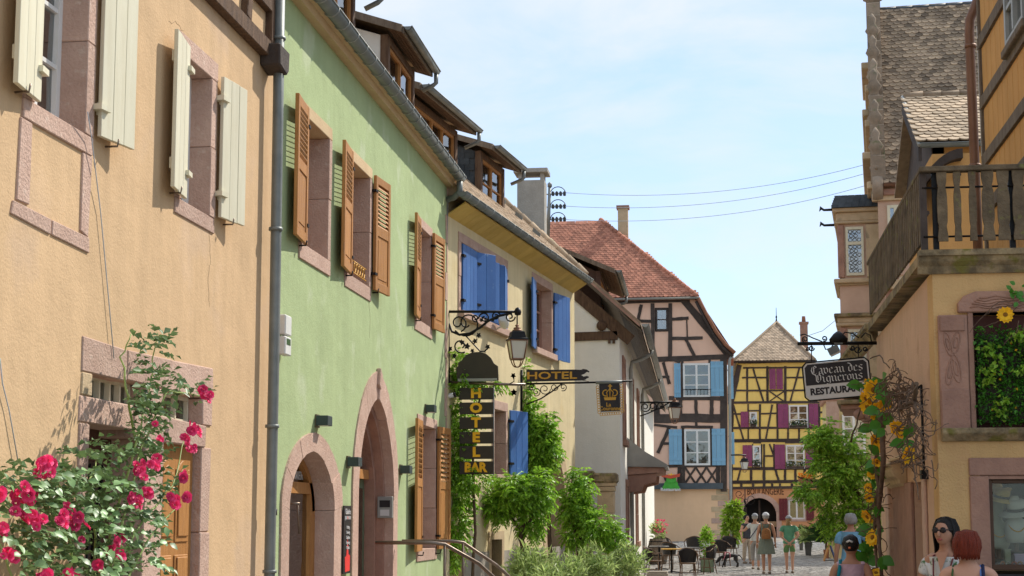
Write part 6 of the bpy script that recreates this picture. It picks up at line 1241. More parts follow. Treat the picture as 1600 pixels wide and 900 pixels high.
g = np.random.default_rng(10); n_ = 150; a = g.uniform(0, 6.28, n_); el = g.uniform(.15, 1.4, n_); D_ = np.stack([np.cos(a)*np.cos(el), np.sin(a)*np.cos(el), np.sin(el)], 1); leaves('plant', t, leaf_d, np.tile(np.array(b_)+[0, 0, .75], (n_, 1))+g.normal(0, .08, (n_, 3)), D_, .62, .09, .3, .45); branch([b_+ZV*.3, b_+ZV*.8], .04, .03, bark, 'trunk', t)
# folding board
FB = fr(56.5); b_ = px(FB, 1296, 858); b_.z = gz(56.5); ab = thing('folding_board', 'leaning wooden folding board by the spiky plant', 'board', b_)
for s, m in ((-1, wood_o), (1, mat('blue_board', (.10, .14, .3)))): MB().hexa([b_+Vector((s*.2-.02, -.3, 0)), b_+Vector((s*.2+.02, -.3, 0)), b_+Vector((s*.2+.02, .3, 0)), b_+Vector((s*.2-.02, .3, 0)), b_+Vector((-.02, -.3, .62)), b_+Vector((.02, -.3, .62)), b_+Vector((.02, .3, .62)), b_+Vector((-.02, .3, .62))]).build('panel', m, ab)
# ---- stone gate pillars
for x, Yp, zt, lb in ((946, 34.6, 2.72, 'mossy-capped sandstone gate pillar in front of the white gable'), (910, 34.9, 2.78, 'farther stone gate pillar half hidden by wisteria')):
    F = fr(Yp); q = px(F, x, 735); gp2 = thing('gate_pillar', lb, 'pillar', (q.x, Yp, 0), 'stone gate pillars')
    for i in range(5): z = i*.46; MB().fb(F, q.x-.18, q.x+.18, z, z+.455, -.36, 0).build('pillar_stone', stone_y, gp2, .01)
    MB().fb(F, q.x-.2, q.x+.2, 2.30, 2.42, -.38, .02).build('pillar_stone', stone_y, gp2, .02); MB().fb(F, q.x-.26, q.x+.26, 2.48, zt-.02, -.44, .08).build('cap_stone', moss_st, gp2, .04); MB().fb(F, q.x-.22, q.x+.22, 2.42, 2.48, -.4, .04).build('pillar_stone', stone_y, gp2)
# ---- ivy panel in the niche
iv = thing('ivy_panel', 'green ivy panel with tiny yellow flowers in the sandstone niche', 'plant', RF.p(.9, 2.49, .02)); MB().fb(RF, .36, 1.58, 2.52, 3.28, -.1, -.06).build('backing', wood_dk, iv)
g = np.random.default_rng(12); n_ = 5200; P_ = np.array([RF.p(u, z, n) for u, z, n in zip(g.uniform(.335, 1.58, n_), np.where(g.random(n_) < .97, g.uniform(2.50, 3.29, n_), g.uniform(3.28, 3.34, n_)), g.uniform(-.05, .05, n_)+.02*np.sin(np.arange(n_)))])
leaves('foliage', iv, leaf_iv, P_, g.normal(0, .7, (n_, 3))+[0, -1, -.1], .032, .75, .4, .2, .2)
n_ = 700; cl = [(g.uniform(.36, 1.5), g.uniform(2.54, 3.26)) for _ in range(26)]; pc = [cl[i % 26] for i in range(n_)]
P_ = np.array([RF.p(c[0]+g.normal(0, .035), min(3.34, max(2.47, c[1]+g.normal(0, .03))), g.uniform(.03, .10)) for c in pc]); leaves('foliage', iv, leaf_f, P_, g.normal(0, .6, (n_, 3))+[0, -1, -.3], .045, .7, .4, .25, .25)
for i in range(12): p = RF.p(random.uniform(.4, .8), random.uniform(2.6, 3.2), .06); leaves('blossom', iv, petal_y, [p]*5, [(math.cos(a), -.3, math.sin(a)) for a in np.arange(5)*1.257], .014, .5, .1)
# ---- sunflower garland with dry roots
GF = fr(17.6); gs = thing('sunflower_garland', 'garland of yellow sunflowers and dry roots hanging at the corner house door', 'garland', px(GF, 1368, 900))
def gpx(x, y, n=0): return px(fr(min(17.6, 1.64*FOC/(x-1130))), x, y, n)
g = np.random.default_rng(15); rm = mat('dry_root', (.17, .11, .075), (.09, .06, .04), .95, 12, .4, 40)
rt = MB()
for i in range(230):
    x, y = (g.normal(1400, 15), g.normal(614, 14)) if i < 110 else (g.normal(1424, 9), g.uniform(625, 730))
    if i > 180: x, y = g.normal(1372, 5), g.uniform(640, 900)
    p = gpx(x, y, g.uniform(-.15, .15)); pts = [p]; d = Vector((g.normal(0, 1), g.normal(0, .4), g.normal(-.4, .8))).normalized()
    for k in range(7): d = (d + Vector((g.normal(0, .5), g.normal(0, .3), g.normal(-.1, .5)))).normalized(); pts.append(pts[-1] + d*(.035 if i < 180 else .045))
    rt.tube(pts, [.006]*4 + [.004]*4, 4)
rt.build('dry_roots', rm, gs, kind='stuff')
for pts, r in (([(1404, 575), (1408, 592), (1402, 605)], .012), ([(1330, 690), (1345, 640), (1372, 600), (1395, 590)], .01), ([(1432, 600), (1428, 625), (1415, 635), (1405, 642)], .02), ([(1428, 628), (1432, 645), (1420, 650)], .016), ([(1375, 640), (1380, 720), (1372, 800), (1378, 910)], .03), ([(1368, 680), (1372, 760), (1366, 840), (1370, 905)], .024), ([(1420, 700), (1430, 740), (1436, 780)], .008), ([(1360, 560), (1375, 555), (1390, 575)], .008)): branch([gpx(*p) for p in pts], r, r*.7, rm if r != .02 else bark, 'thick_root', gs, 6, .01)
def sunflower_mesh():
    m = MB(); r_ = random.Random(5)
    for ring, (c, r0, L_, lift) in enumerate(((14, .03, .075, .0), (12, .026, .06, .016))):
        for i in range(c):
            a = 2*math.pi*(i+.5*ring)/c + r_.uniform(-.1, .1); d = Vector((math.cos(a), math.sin(a), .25+lift*6+r_.uniform(-.2, .15))).normalized(); s = Vector((-math.sin(a), math.cos(a), 0)); b = Vector((math.cos(a)*r0, math.sin(a)*r0, lift)); w = .026
            m.add([b-s*w*.5, b+s*w*.5, b+d*L_*.6+s*w, b+d*L_, b+d*L_*.6-s*w], [(0, 1, 2, 4), (4, 2, 3)], True)
    return m.mesh('sunflower', petal_y)
sf = sunflower_mesh(); sc = MB().lathe([(.001, .02), (.02, .024), (.034, .012), (.034, -.01)], (0, 0, 0), 12).mesh('flower_centre', mat('sunflower_centre', (.32, .15, .015), (.18, .08, .01), .9, 60, .5, 80))
for x, y, s, dx in ((1366, 612, 1.15, -.2), (1358, 632, 1.0, -.6), (1371, 640, 1.05, .1), (1380, 628, .9, .3), (1362, 598, .8, -.3), (1352, 625, .8, -.7), (1401, 673, .85, .2), (1370, 688, .75, .1), (1368, 703, .65, -.3), (1369, 723, .6, -.4), (1364, 744, .6, -.2), (1361, 765, .65, -.6), (1359, 776, .6, -.5), (1358, 808, .8, -.6), (1366, 841, .85, -.5), (1417, 711, .8, .4), (1370, 894, .7, .0), (1571, 492, .0, 0)):
    if s == 0: continue
    d = Vector((dx*1.5+jit(.5), -.8, jit(.9)-.1)); M4 = d.to_track_quat('Z', 'Y').to_matrix().to_4x4(); M4.translation = gpx(x+jit(3), y+jit(3), .25+jit(.04)); M4 = M4 @ Matrix.Diagonal((s*1.08*random.uniform(.85, 1.1), s*1.08*random.uniform(.85, 1.1), s*random.uniform(.8, 1.8), 1))
    o = inst('sunflower', sf, gs, M4); inst('flower_centre', sc, o, M4)
bigl = leaf_mesh(.16, .12, leaf_iv, 'large_leaf', .15, .25)
for x, y, c, w in ((1348, 610, 7, 10), (1385, 608, 8, 14), (1368, 590, 3, 8), (1366, 665, 4, 6), (1366, 735, 4, 5), (1364, 830, 5, 6), (1375, 660, 6, 12), (1372, 715, 4, 6), (1416, 690, 6, 6), (1362, 755, 3, 5), (1358, 862, 9, 12), (1352, 870, 4, 8), (1374, 640, 4, 8), (1376, 870, 4, 6), (1370, 790, 3, 5)):
    for _ in range(c):
        d = Vector((g.normal(0, .8), -.5, g.normal(-.3, .7))).normalized(); M4 = look(d, Vector((g.normal(0, .4), -1, .4))); M4.translation = gpx(x+g.normal(0, w*.5), y+g.normal(0, w*.6), g.uniform(.02, .14)); inst('large_leaf', bigl, gs, M4 @ Matrix.Scale(random.uniform(.6, 1.1), 4))
# loose sunflower and roots over the niche
nf = thing('sunflower_spray', 'single sunflower with dry tendrils and ivy above the niche', 'flower', RF.p(.62, 3.4, .1)); M4 = Vector((-.2, -1, .1)).to_track_quat('Z', 'Y').to_matrix().to_4x4(); M4.translation = px(RF, 1571, 492, .12); M4 = M4 @ Matrix.Scale(.72, 4); o = inst('sunflower', sf, nf, M4); inst('flower_centre', sc, o, M4)
for pts in ([(1600, 470), (1580, 478), (1560, 480), (1540, 492)], [(1590, 480), (1565, 500), (1545, 508), (1535, 512)], [(1592, 500), (1588, 520), (1572, 533), (1568, 540)], [(1600, 505), (1598, 530), (1592, 540)], [(1585, 470), (1560, 472), (1530, 500), (1515, 520)]): branch([px(RF, *p, .1) for p in pts], .005, .002, rm, 'tendril', nf, 5, .006)
for i in range(14): M4 = look(Vector((jit(1), -.4, jit(1))), Vector((0, -1, .3))); M4.translation = px(RF, 1588+jit(10), 460+jit(16), .1); inst('large_leaf', bigl, nf, M4 @ Matrix.Scale(.35, 4))
# ================================================================== CAFE FURNITURE
rattan = mat('brown_rattan', (.16, .085, .04), (.08, .045, .022), .6, 40, .6, 90, rnd=.15); rattan_d = mat('black_weave', (.035, .03, .028), (.02, .018, .016), .6, 60, .6, 90)
tbl_y = mat('yellow_table_top', (.55, .32, .06), (.48, .27, .05), .4, 3); tbl_g = mat('grey_table_top', (.22, .21, .2), (.17, .165, .16), .35, 3)
def ring(c, rx, ry, k=16, a0=0, a1=2*math.pi): return [Vector((c[0]+rx*math.cos(a0+(a1-a0)*i/k), c[1]+ry*math.sin(a0+(a1-a0)*i/k), c[2])) for i in range(k+1)]
def make_chair():
    t = thing('cafe_chair', 'x y z w', 'chair', (0, 0, 0))
    MB().lathe([(.02, .43), (.22, .43), (.235, .45), (.22, .47), (.02, .465)], (0, 0, 0), 16).build('seat', rattan, t)
    back = MB(); k = 10; a0, a1 = R(20), R(160); vs = []
    for z, r in ((.47, .225), (.62, .25), (.78, .265), (.86, .26)):
        for th in (0, .022):
            vs += [Vector(((r+th)*math.cos(a0+(a1-a0)*i/k), (r+th)*math.sin(a0+(a1-a0)*i/k)+.02, z - (.0 if z < .8 else .10*abs(math.cos(a0+(a1-a0)*i/k))**2))) for i in range(k+1)]
    q = k+1; fs = []
    for r_ in range(3):
        for i in range(k): a = r_*2*q+i; b = (r_+1)*2*q+i; fs += [(a+1, a, b, b+1), (a+q, a+q+1, b+q+1, b+q)]
    for i in range(k): a = 6*q+i; fs.append((a, a+1, a+q+1, a+q)[::-1])
    back.add(vs, fs, True); back.build('backrest', rattan_d, t)
    MB().tube([Vector((.275*math.cos(a), .275*math.sin(a)+.02, .86-.10*abs(math.cos(a))**2 if R(20) <= a <= R(160) else .67)) for a in np.linspace(R(20), R(160), 15)], .016, 6).build('back_rim', rattan, t)
    for s in (-1, 1):
        MB().tube([(s*.26, .09, .76), (s*.29, -.02, .68), (s*.27, -.18, .66), (s*.22, -.2, .45)], .015, 6).build('armrest', rattan, t)
        MB().tube([(s*.18, -.15, .44), (s*.2, -.2, 0)], .015, 6).build('leg', rattan, t); MB().tube([(s*.17, .16, .44), (s*.21, .24, 0)], .015, 6).build('leg', rattan, t)
        MB().tube([(s*.19, -.18, .2), (s*.19, .2, .2)], .009, 5).build('stretcher', rattan, t)
    MB().tube([(-.19, 0, .2), (.19, 0, .2)], .009, 5).build('stretcher', rattan, t)
    return t
ch0 = make_chair(); first = True
CH = [(1022, 884, 47.0, 1.4, 'dark-backed rattan chair at the left end of the cafe terrace'), (1075, 892, 45.5, 0.15, 'rattan chair with its back to the street at the centre of the cafe terrace'), (1049, 878, 51, 2.6, 'rattan chair behind the yellow cafe table'), (1128, 876, 53, .5, 'rattan chair beside the black dog'), (1141, 871, 56, .3, 'farthest rattan chair on the right behind the dog'), (1083, 872, 56, 3.4, 'rattan chair behind the grey cafe table'), (1104, 886, 48.5, -1.1, 'rattan chair by the green planter'), (1036, 871, 56, 2.9, 'rattan chair near the flower barrel')]
for x, y, Y, rz, lb in CH:
    o = ch0 if first else tree_copy(ch0); first = False; q = px(fr(Y), x, y); o.location = (q.x, Y, gz(Y)); o.rotation_euler.z = rz; o['label'] = lb; o['group'] = 'chairs on the cafe terrace'
def table(x, Y, m, lb):
    q = px(fr(Y), x, 860); b_ = Vector((q.x, Y, gz(Y))); t = thing('cafe_table', lb, 'table', b_, 'tables on the cafe terrace')
    MB().lathe([(.3, .72), (.31, .73), (.31, .75), (.3, .755)], b_, 18).build('table_top', m, t); MB().lathe([(.03, .03), (.03, .72)], b_, 8).build('column', iron, t)
    for a in range(3): d = Vector((math.cos(a*2.1), math.sin(a*2.1), 0)); MB().tube([b_+ZV*.08, b_+d*.22+ZV*.05, b_+d*.28], .016, 6).build('foot', iron, t)
table(1049, 48.5, tbl_y, 'round cafe table with a yellow top'); table(1084, 49.5, tbl_g, 'round cafe table with a grey top'); table(1030, 50.5, tbl_g, 'grey cafe table half hidden beside the barrel')
q = px(fr(54), 1028, 851); b_ = Vector((q.x, 54, gz(54))); bar_ = thing('flower_barrel', 'wooden barrel with red and white flowers on the cafe terrace', 'barrel', b_)
for i in range(14): a = 2*math.pi*i/14; m = MB(); pr = [(.27, 0), (.33, .25), (.34, .42), (.33, .6), (.27, .85)]; a1 = a+2*math.pi/14*.97; vs = [Vector((r*math.cos(t), r*math.sin(t), z))+b_ for r, z in pr for t in (a, a1)]; m.add(vs, [(2*j, 2*j+1, 2*j+3, 2*j+2) for j in range(4)]); m.build('stave', wood_g, bar_)
for z, r in ((.12, .305), (.3, .34), (.58, .338), (.76, .295)): MB().tube(ring((b_.x, b_.y, b_.z+z), r, r)[:-1], .014, 5, True).build('hoop', iron, bar_)
g = np.random.default_rng(71); P_, D_ = blob_points([(b_.x, b_.y, b_.z+1.1, .22, .22, .3, 260)], 72, .2); leaves('foliage', bar_, leaf_ol, P_, D_+np.array([0, 0, .8]), .16, .25); P_, D_ = blob_points([(b_.x+.1, b_.y-.1, b_.z+1.25, .24, .2, .2, 70)], 73, .6); leaves('blossom', bar_, rose_m, P_, D_, .08, .8)
q = px(fr(49.5), 1105, 886); b_ = Vector((q.x, 49.5, gz(49.5))); pl_ = thing('green_planter', 'pale green square planter with tall leafy flowering plant among the cafe chairs', 'planter', b_)
pg_ = mat('pale_green_planter', (.20, .26, .17), (.16, .21, .14), .6, 4)
for a in range(4):
    F_ = Frame((b_.x+.2*math.sin(a*math.pi/2), b_.y-.2*math.cos(a*math.pi/2)), (math.cos(a*math.pi/2), math.sin(a*math.pi/2)))
    for i in range(3): MB().fb(F_, -.2, .2, b_.z+.02+i*.15, b_.z+.02+i*.15+.145, -.02, 0).build('slat', pg_, pl_)
P_, D_ = blob_points([(b_.x, b_.y, b_.z+.85, .22, .22, .45, 420), (b_.x, b_.y, b_.z+1.15, .15, .15, .25, 160)], 74, .4); leaves('foliage', pl_, leaf_m, P_, D_, .1, .5); leaves('blossom', pl_, rose_m, P_[:14]*1.0+D_[:14]*.06, D_[:14], .07, .8)
kb = thing('kerb_block', 'low grey stone block beside the oleander tubs', 'block', px(fr(46), 1026, 890)); q = px(fr(46), 1026, 890); MB().box(q.x-.28, q.x+.32, 45.8, 46.4, gz(46), gz(46)+.16).build('stone', plinth, kb, .02); MB().box(q.x-.27, q.x+.31, 45.82, 46.38, gz(46)+.161, gz(46)+.2).build('top_slab', plinth, kb, .02)
# ================================================================== PEOPLE
skin = mat('skin', (.56, .31, .21), (.50, .27, .18), .55, 8, spec=.4); skin_t = mat('tanned_skin', (.46, .24, .15), (.42, .21, .13), .55, 8, spec=.4)
hair_b = mat('black_hair', (.014, .011, .01), (.008, .007, .007), .35, 20, .5, 60, stretch=(8, 8, .8)); hair_r = mat('auburn_hair', (.26, .04, .016), (.12, .018, .008), .4, 20, .6, 50, stretch=(8, 8, .8)); hair_g = mat('grey_hair', (.33, .31, .29), (.25, .235, .22), .6, 20, .5, 60); hair_l = mat('blond_hair', (.38, .24, .1), (.28, .17, .07), .5, 20, .5, 60, stretch=(6, 6, 1))
def cloth(n, c, k=.8): return mat(n, c, tuple(x*k for x in c), .85, 7, .9, 16)
def skinned(name, nodes, edges, m, parent, sub=2, basis=None):
    """grow a continuous surface over a joint skeleton with the Skin modifier, then freeze it"""
    idx = {k: i for i, k in enumerate(nodes)}; me = bpy.data.meshes.new(name); me.from_pydata([nodes[k][0] for k in nodes], [(idx[a], idx[b]) for a, b in edges], [])
    o = bpy.data.objects.new(name, me); COL.objects.link(o); md = o.modifiers.new('s', 'SKIN'); md.use_smooth_shade = True; md.branch_smoothing = .6
    for i, k in enumerate(nodes):
        r = nodes[k][1]; me.skin_vertices[0].data[i].radius = r if isinstance(r, tuple) else (r, r); me.skin_vertices[0].data[i].use_root = (i == 0)
    sb = o.modifiers.new('d', 'SUBSURF'); sb.levels = sub; sb.render_levels = sub
    dg = bpy.context.evaluated_depsgraph_get(); new = bpy.data.meshes.new_from_object(o.evaluated_get(dg)); bpy.data.objects.remove(o)
    new.name = name; new.materials.clear(); new.materials.append(m); new.polygons.foreach_set('use_smooth', [True]*len(new.polygons))
    return put(bpy.data.objects.new(name, new), parent, basis)
def ellipsoid(c, r, m, name, parent, basis, noise=0, n=14, cut=None, seed=1, fn=None):
    mb = MB(); vs = []; fs = []; rr = random.Random(seed); H_ = n//2+2
    for i in range(H_+1):
        th = math.pi*i/H_
        for j in range(n):
            a = 2*math.pi*j/n; k = 1 + rr.uniform(-noise, noise); v = Vector((c[0]+r[0]*k*math.sin(th)*math.cos(a), c[1]+r[1]*k*math.sin(th)*math.sin(a), c[2]+r[2]*k*math.cos(th)))
            vs.append(fn(v) if fn else v)
    for i in range(H_):
        for j in range(n): fs.append((i*n+j, (i+1)*n+j, (i+1)*n+(j+1) % n, i*n+(j+1) % n))
    mb.add(vs, fs, True); return mb.build(name, m, parent, 0, basis)
def hand(parent, m, c, d, basis, curl=.5, side=1):
    """palm and five fingers, hanging along d"""
    d = Vector(d).normalized(); s = d.orthogonal().normalized(); w = d.cross(s); mb = MB(); c = Vector(c)
    mb.tube([c, c+d*.04, c+d*.085], [.022, .03, .026], 8)
    for i, L_ in enumerate((.065, .075, .07, .055)): o = c+d*.08+w*(.014*(i-1.5)); mb.tube([o, o+d*L_*.5+s*.004, o+d*L_*.85+s*.03*curl, o+d*L_+s*.05*curl], [.0085, .008, .007, .005], 5)
    o = c+d*.03+w*.026*side; mb.tube([o, o+d*.03+w*.02*side, o+d*.055+w*.022*side+s*.015], [.010, .009, .006], 5); mb.build('hand', m, parent, 0, basis)
def person(label, loc, face, H=1.7, skin_m=None, arms=None, top=None, sleeves=.3, bottom=None, blen=.5, skirt=None, build=1.0, hair=None, hairstyle='short', cap=None, shoes=None, stride=.12, lean=0, bag=None, headturn=0, detail=1):
    t = thing('person', label, 'person', loc); B_ = Matrix.Translation(Vector(loc)) @ Matrix.Rotation(face, 4, 'Z') @ Matrix.Scale(H/1.7, 4); sk = skin_m or skin; b = build
    arms = arms or {}
    N = {'pel': ((0, 0, .93), (.155*b, .115*b)), 'sp1': ((0, .005, 1.07), (.135*b, .10*b)), 'ch': ((0, .01, 1.25), (.16*b, .11*b)), 'nb': ((0, .015, 1.40), (.10, .075)), 'nk': ((0, .005, 1.475), (.052, .054)), 'jaw': ((0, -.015, 1.535), (.058, .07)), 'hd': ((0, -.008, 1.60), (.074, .092)), 'tp': ((0, .0, 1.675), (.05, .065))}
    E_ = [('pel', 'sp1'), ('sp1', 'ch'), ('ch', 'nb'), ('nb', 'nk'), ('nk', 'jaw'), ('jaw', 'hd'), ('hd', 'tp')]
    for s, n_ in ((-1, 'l'), (1, 'r')):
        a = arms.get(n_, ((s*.235, .02, 1.10), (s*.25, -.05, .86)))
        N[n_+'sh'] = ((s*.165*b, .012, 1.36), (.062, .062)); N[n_+'el'] = (a[0], .041); N[n_+'wr'] = (a[1], .027); E_ += [('nb', n_+'sh'), (n_+'sh', n_+'el'), (n_+'el', n_+'wr')]
        N[n_+'hp'] = ((s*.085*b, 0, .86), (.085*b, .09*b)); N[n_+'kn'] = ((s*.085, -s*stride*.4-.01, .48), .056); N[n_+'an'] = ((s*.08, s*stride*-.6+.02, .09), .037); E_ += [('pel', n_+'hp'), (n_+'hp', n_+'kn'), (n_+'kn', n_+'an')]
    body = skinned('body', N, E_, sk, t, 2, B_)
    for s, n_ in ((-1, 'l'), (1, 'r')):
        wr = Vector(N[n_+'wr'][0]); el = Vector(N[n_+'el'][0]); hand(t, sk, wr, wr-el, B_, .6, s)
        an_ = Vector(N[n_+'an'][0]); m = MB(); y = an_.y
        ellipsoid((an_.x, y-.07, .045), (.048, .135, .045), shoes or mat('shoe', (.2, .15, .11)), 'shoe', t, B_, n=10)
    ex = .016
    if top:
        T_ = {k: (N[k][0], tuple(x+ex for x in N[k][1])) for k in ('sp1', 'pel', 'ch')}; T_['nb'] = ((0, .015, 1.385), (.105, .08)); T_ = {k: T_[k] for k in ('ch', 'sp1', 'pel', 'nb')}; TE = [('ch', 'sp1'), ('sp1', 'pel'), ('ch', 'nb')]
        T_['hem'] = ((0, 0, .86), (.165*b+ex, .125*b+ex)); TE.append(('pel', 'hem'))
        for s, n_ in ((-1, 'l'), (1, 'r')):
            sh = Vector(N[n_+'sh'][0]); el = Vector(N[n_+'el'][0]); T_[n_+'sh'] = (tuple(sh+Vector((0, 0, .002))), (.072, .072)); TE.append(('nb', n_+'sh'))
            if sleeves: T_[n_+'sl'] = (tuple(sh.lerp(el, sleeves)), .066); TE.append((n_+'sh', n_+'sl'))
        skinned('top', T_, TE, top, t, 2, B_)
    if bottom:
        T_ = {'pel': ((0, 0, .95), (.16*b+ex, .12*b+ex)), 'cr': ((0, 0, .86), (.15*b+ex, .12*b+ex))}; TE = [('pel', 'cr')]
        for s, n_ in ((-1, 'l'), (1, 'r')):
            hp = Vector(N[n_+'hp'][0]); kn = Vector(N[n_+'kn'][0]); an_ = Vector(N[n_+'an'][0]); T_[n_+'hp'] = (tuple(hp+Vector((0, 0, -.03))), .10*b); TE.append(('cr', n_+'hp'))
            e = hp.lerp(kn, min(1, blen*2)); T_[n_+'a'] = (tuple(e), .082 if blen < .5 else .075); TE.append((n_+'hp', n_+'a'))
            if blen > .5: T_[n_+'b'] = (tuple(kn.lerp(an_, (blen-.5)*2)), .062); TE.append((n_+'a', n_+'b'))
        skinned('trousers', T_, TE, bottom, t, 2, B_)
    if skirt:
        m, zb, rb = skirt; mb = MB(); k = 28; pr = [(.155*b+.02, 1.0), (.175*b+.025, .88), ((.175*b+.025+rb)/2, (.88+zb)/2), (rb, zb)]; vs = []
        for j, (r, z) in enumerate(pr): vs += [Vector((r*(1+.05*j*math.sin(6*a)/3)*math.cos(a), r*.78*(1+.05*j*math.sin(6*a)/3)*math.sin(a), z)) for a in np.linspace(0, 2*math.pi, k+1)[:-1]]
        for j in range(3): pass
        mb.add(vs, [(j*k+i, j*k+(i+1) % k, (j+1)*k+(i+1) % k, (j+1)*k+i) for j in range(3) for i in range(k)], True); mb.build('skirt', m, t, 0, B_)
    # head: face, hair, cap; turned about the neck
    HB = B_ @ Matrix.Translation((0, 0, 1.5)) @ Matrix.Rotation(headturn, 4, 'Z') @ Matrix.Translation((0, 0, -1.5))
    lipm = mat('lips', (.42, .12, .10)); eyem = sign_blk
    ellipsoid((0, -.008, 1.585), (.078, .095, .108), sk, 'head', t, HB, n=20, fn=lambda v: Vector((v.x*(1 if v.z > 1.56 else 1-.9*(1.56-v.z)*3), v.y-(.012 if v.z < 1.53 and v.y < 0 else 0), v.z)))
    ellipsoid((0, -.108, 1.575), (.014, .02, .026), sk, 'nose', t, HB, n=8); ellipsoid((0, -.098, 1.532), (.026, .008, .009), lipm, 'mouth', t, HB, n=8)
    for s in (-1, 1):
        ellipsoid((s*.031, -.094, 1.604), (.014, .006, .008), eyem, 'eye', t, HB, n=8); ellipsoid((s*.080, .005, 1.588), (.010, .02, .03), sk, 'ear', t, HB, n=8)
        MB().tube([(s*.014, -.102, 1.622), (s*.032, -.101, 1.627), (s*.05, -.09, 1.621)], .004, 5).build('eyebrow', hair or hair_b, t, 0, HB)
    if hair:
        rs_ = {'short': (.092, .104, .098), 'bob': (.098, .108, .104), 'bun': (.09, .105, .10), 'long': (.092, .106, .104), 'pony': (.09, .104, .1)}[hairstyle]
        def hf(v, fr_=-.062):       # keep hair off the face and neck
            if v.y < fr_ and v.z < 1.66: v = Vector((v.x, fr_+(v.y-fr_)*.1, v.z))
            if v.z < 1.55: v = Vector((v.x*.92, max(v.y, .01), max(v.z, 1.535)))
            return v
        ellipsoid((0, .014, 1.612), rs_, hair, 'hair', t, HB, .02, 22, fn=hf)
        g = random.Random(4); mb = MB(); cnt = {'short': 130, 'bob': 260, 'bun': 130, 'long': 240, 'pony': 60}[hairstyle]; end = {'short': 1.545, 'bob': 1.49, 'bun': 1.58, 'long': 1.36, 'pony': 1.55}[hairstyle]
        for i in range(cnt):
            lo, hi = (-.42, math.pi+.42); a = lo+(hi-lo)*(i+g.uniform(-.4, .4))/cnt; ca, sa = math.cos(a), math.sin(a); e = end+g.uniform(-.02, .03); fl = g.uniform(.94, 1.07)*(1.05 if hairstyle == 'bob' else 1.0)
            if hairstyle == 'bun': P_ = [(ca*.02, sa*.02-.02, 1.712), (rs_[0]*.75*ca, rs_[1]*.75*sa, 1.68), (rs_[0]*ca*.98, rs_[1]*sa+.014, 1.615), (rs_[0]*ca*.7, .085, 1.585), (.02*ca, .125, 1.60)]
            else: P_ = [(ca*.02, sa*.02-.02, 1.706), (rs_[0]*.72*ca*fl, rs_[1]*.72*sa*fl+.012, 1.692), (rs_[0]*ca*fl, rs_[1]*sa*fl+.014, 1.625), (rs_[0]*ca*fl*1.04, rs_[1]*sa*fl*1.02+.016, 1.575), (rs_[0]*ca*(1.02 if hairstyle != 'short' else .9), rs_[1]*sa*.98+.02, (1.575+e)/2), (rs_[0]*ca*(.94 if hairstyle in ('bob', 'long') else .8)+g.uniform(-.01, .01), rs_[1]*sa*.9+.02, e)]
            mb.tube(P_, [.007]+[.0062*g.uniform(.6, 1.3)]*(len(P_)-2)+[.004], 5)
        if not cap: mb.build('hair_strands', hair, t, 0, HB)
        if hairstyle == 'bun': ellipsoid((.0, .112, 1.605), (.060, .045, .058), hair, 'hair_bun', t, HB, .06, 14)
        if hairstyle == 'pony':
            mb = MB()
            for i in range(16): x = g.uniform(-.05, .05); mb.tube([(x*.8, .09, 1.58), (x*1.3, .12, 1.5), (x*1.6, .12, 1.42), (x*1.4, .115, 1.36)], [.014, .016, .013, .004], 5)
            mb.build('ponytail', hair, t, 0, HB)
    if cap:
        ellipsoid((0, .008, 1.625), (.102, .118, .105), cap, 'cap', t, HB, 0, 18, fn=lambda v: Vector((v.x, v.y, max(v.z, 1.635)))); ellipsoid((0, -.125, 1.637), (.07, .07, .008), cap, 'cap_brim', t, HB, n=14)
    return t, B_, HB
def gl(x, Y, y=890): q = px(fr(Y), x, y); return (q.x, Y, gz(Y))
c_wht = cloth('white_cotton', (.62, .62, .60)); c_gry = cloth('grey_check', (.30, .28, .26)); c_grn = cloth('sage_dress', (.17, .20, .16)); c_tee = cloth('mint_green_cotton', (.13, .36, .22)); c_cap = cloth('grey_cap', (.33, .34, .36)); c_capw = cloth('white_cap', (.62, .63, .65)); c_blue = cloth('sky_blue_cotton', (.20, .42, .62)); c_beige = cloth('beige_linen', (.45, .36, .27)); c_dk = cloth('charcoal_cotton', (.06, .06, .07)); c_pink = cloth('pink_cotton', (.62, .42, .50)); c_lea = cloth('tan_leather', (.30, .13, .045)); c_navy = cloth('navy_webbing', (.02, .03, .08))
t, Bm, HB = person('man seen from behind in white T-shirt and grey cropped trousers wearing a grey cap', gl(1181, 51), R(180), 1.73, skin_t, {'l': ((-.24, .03, 1.12), (-.2, -.1, .95)), 'r': ((.32, -.08, 1.2), (.42, -.25, 1.18))}, c_wht, .55, c_gry, .78, cap=c_cap, hair=hair_g, stride=.2)
MB().tube([(-.16, .10, 1.38), (-.05, .145, 1.25), (.08, .145, 1.08), (.17, .1, .95)], .014, 6).build('bag_strap', c_navy, t, 0, Bm)
t, Bm, HB = person('woman seen from behind in sage sleeveless dress with brown leather backpack and white cap', gl(1198, 48.5), R(180), 1.80, skin_t, None, c_grn, 0, None, .5, (c_grn, .56, .25), cap=c_capw, hair=hair_g, stride=.1)
bp = MB().lathe([(.05, 1.0), (.125, 1.0), (.135, 1.1), (.12, 1.24), (.06, 1.3), (.02, 1.31)], (0, .0, 0), 14).build('backpack', c_lea, t, 0, Bm @ Matrix.Translation((0, .17, -.02)) @ Matrix.Diagonal((1, .55, 1, 1)))
for s in (-1, 1): MB().tube([(s*.07, .14, 1.25), (s*.10, .10, 1.40), (s*.10, .0, 1.42), (s*.11, -.12, 1.3)], .012, 6).build('backpack_strap', c_lea, t, 0, Bm)
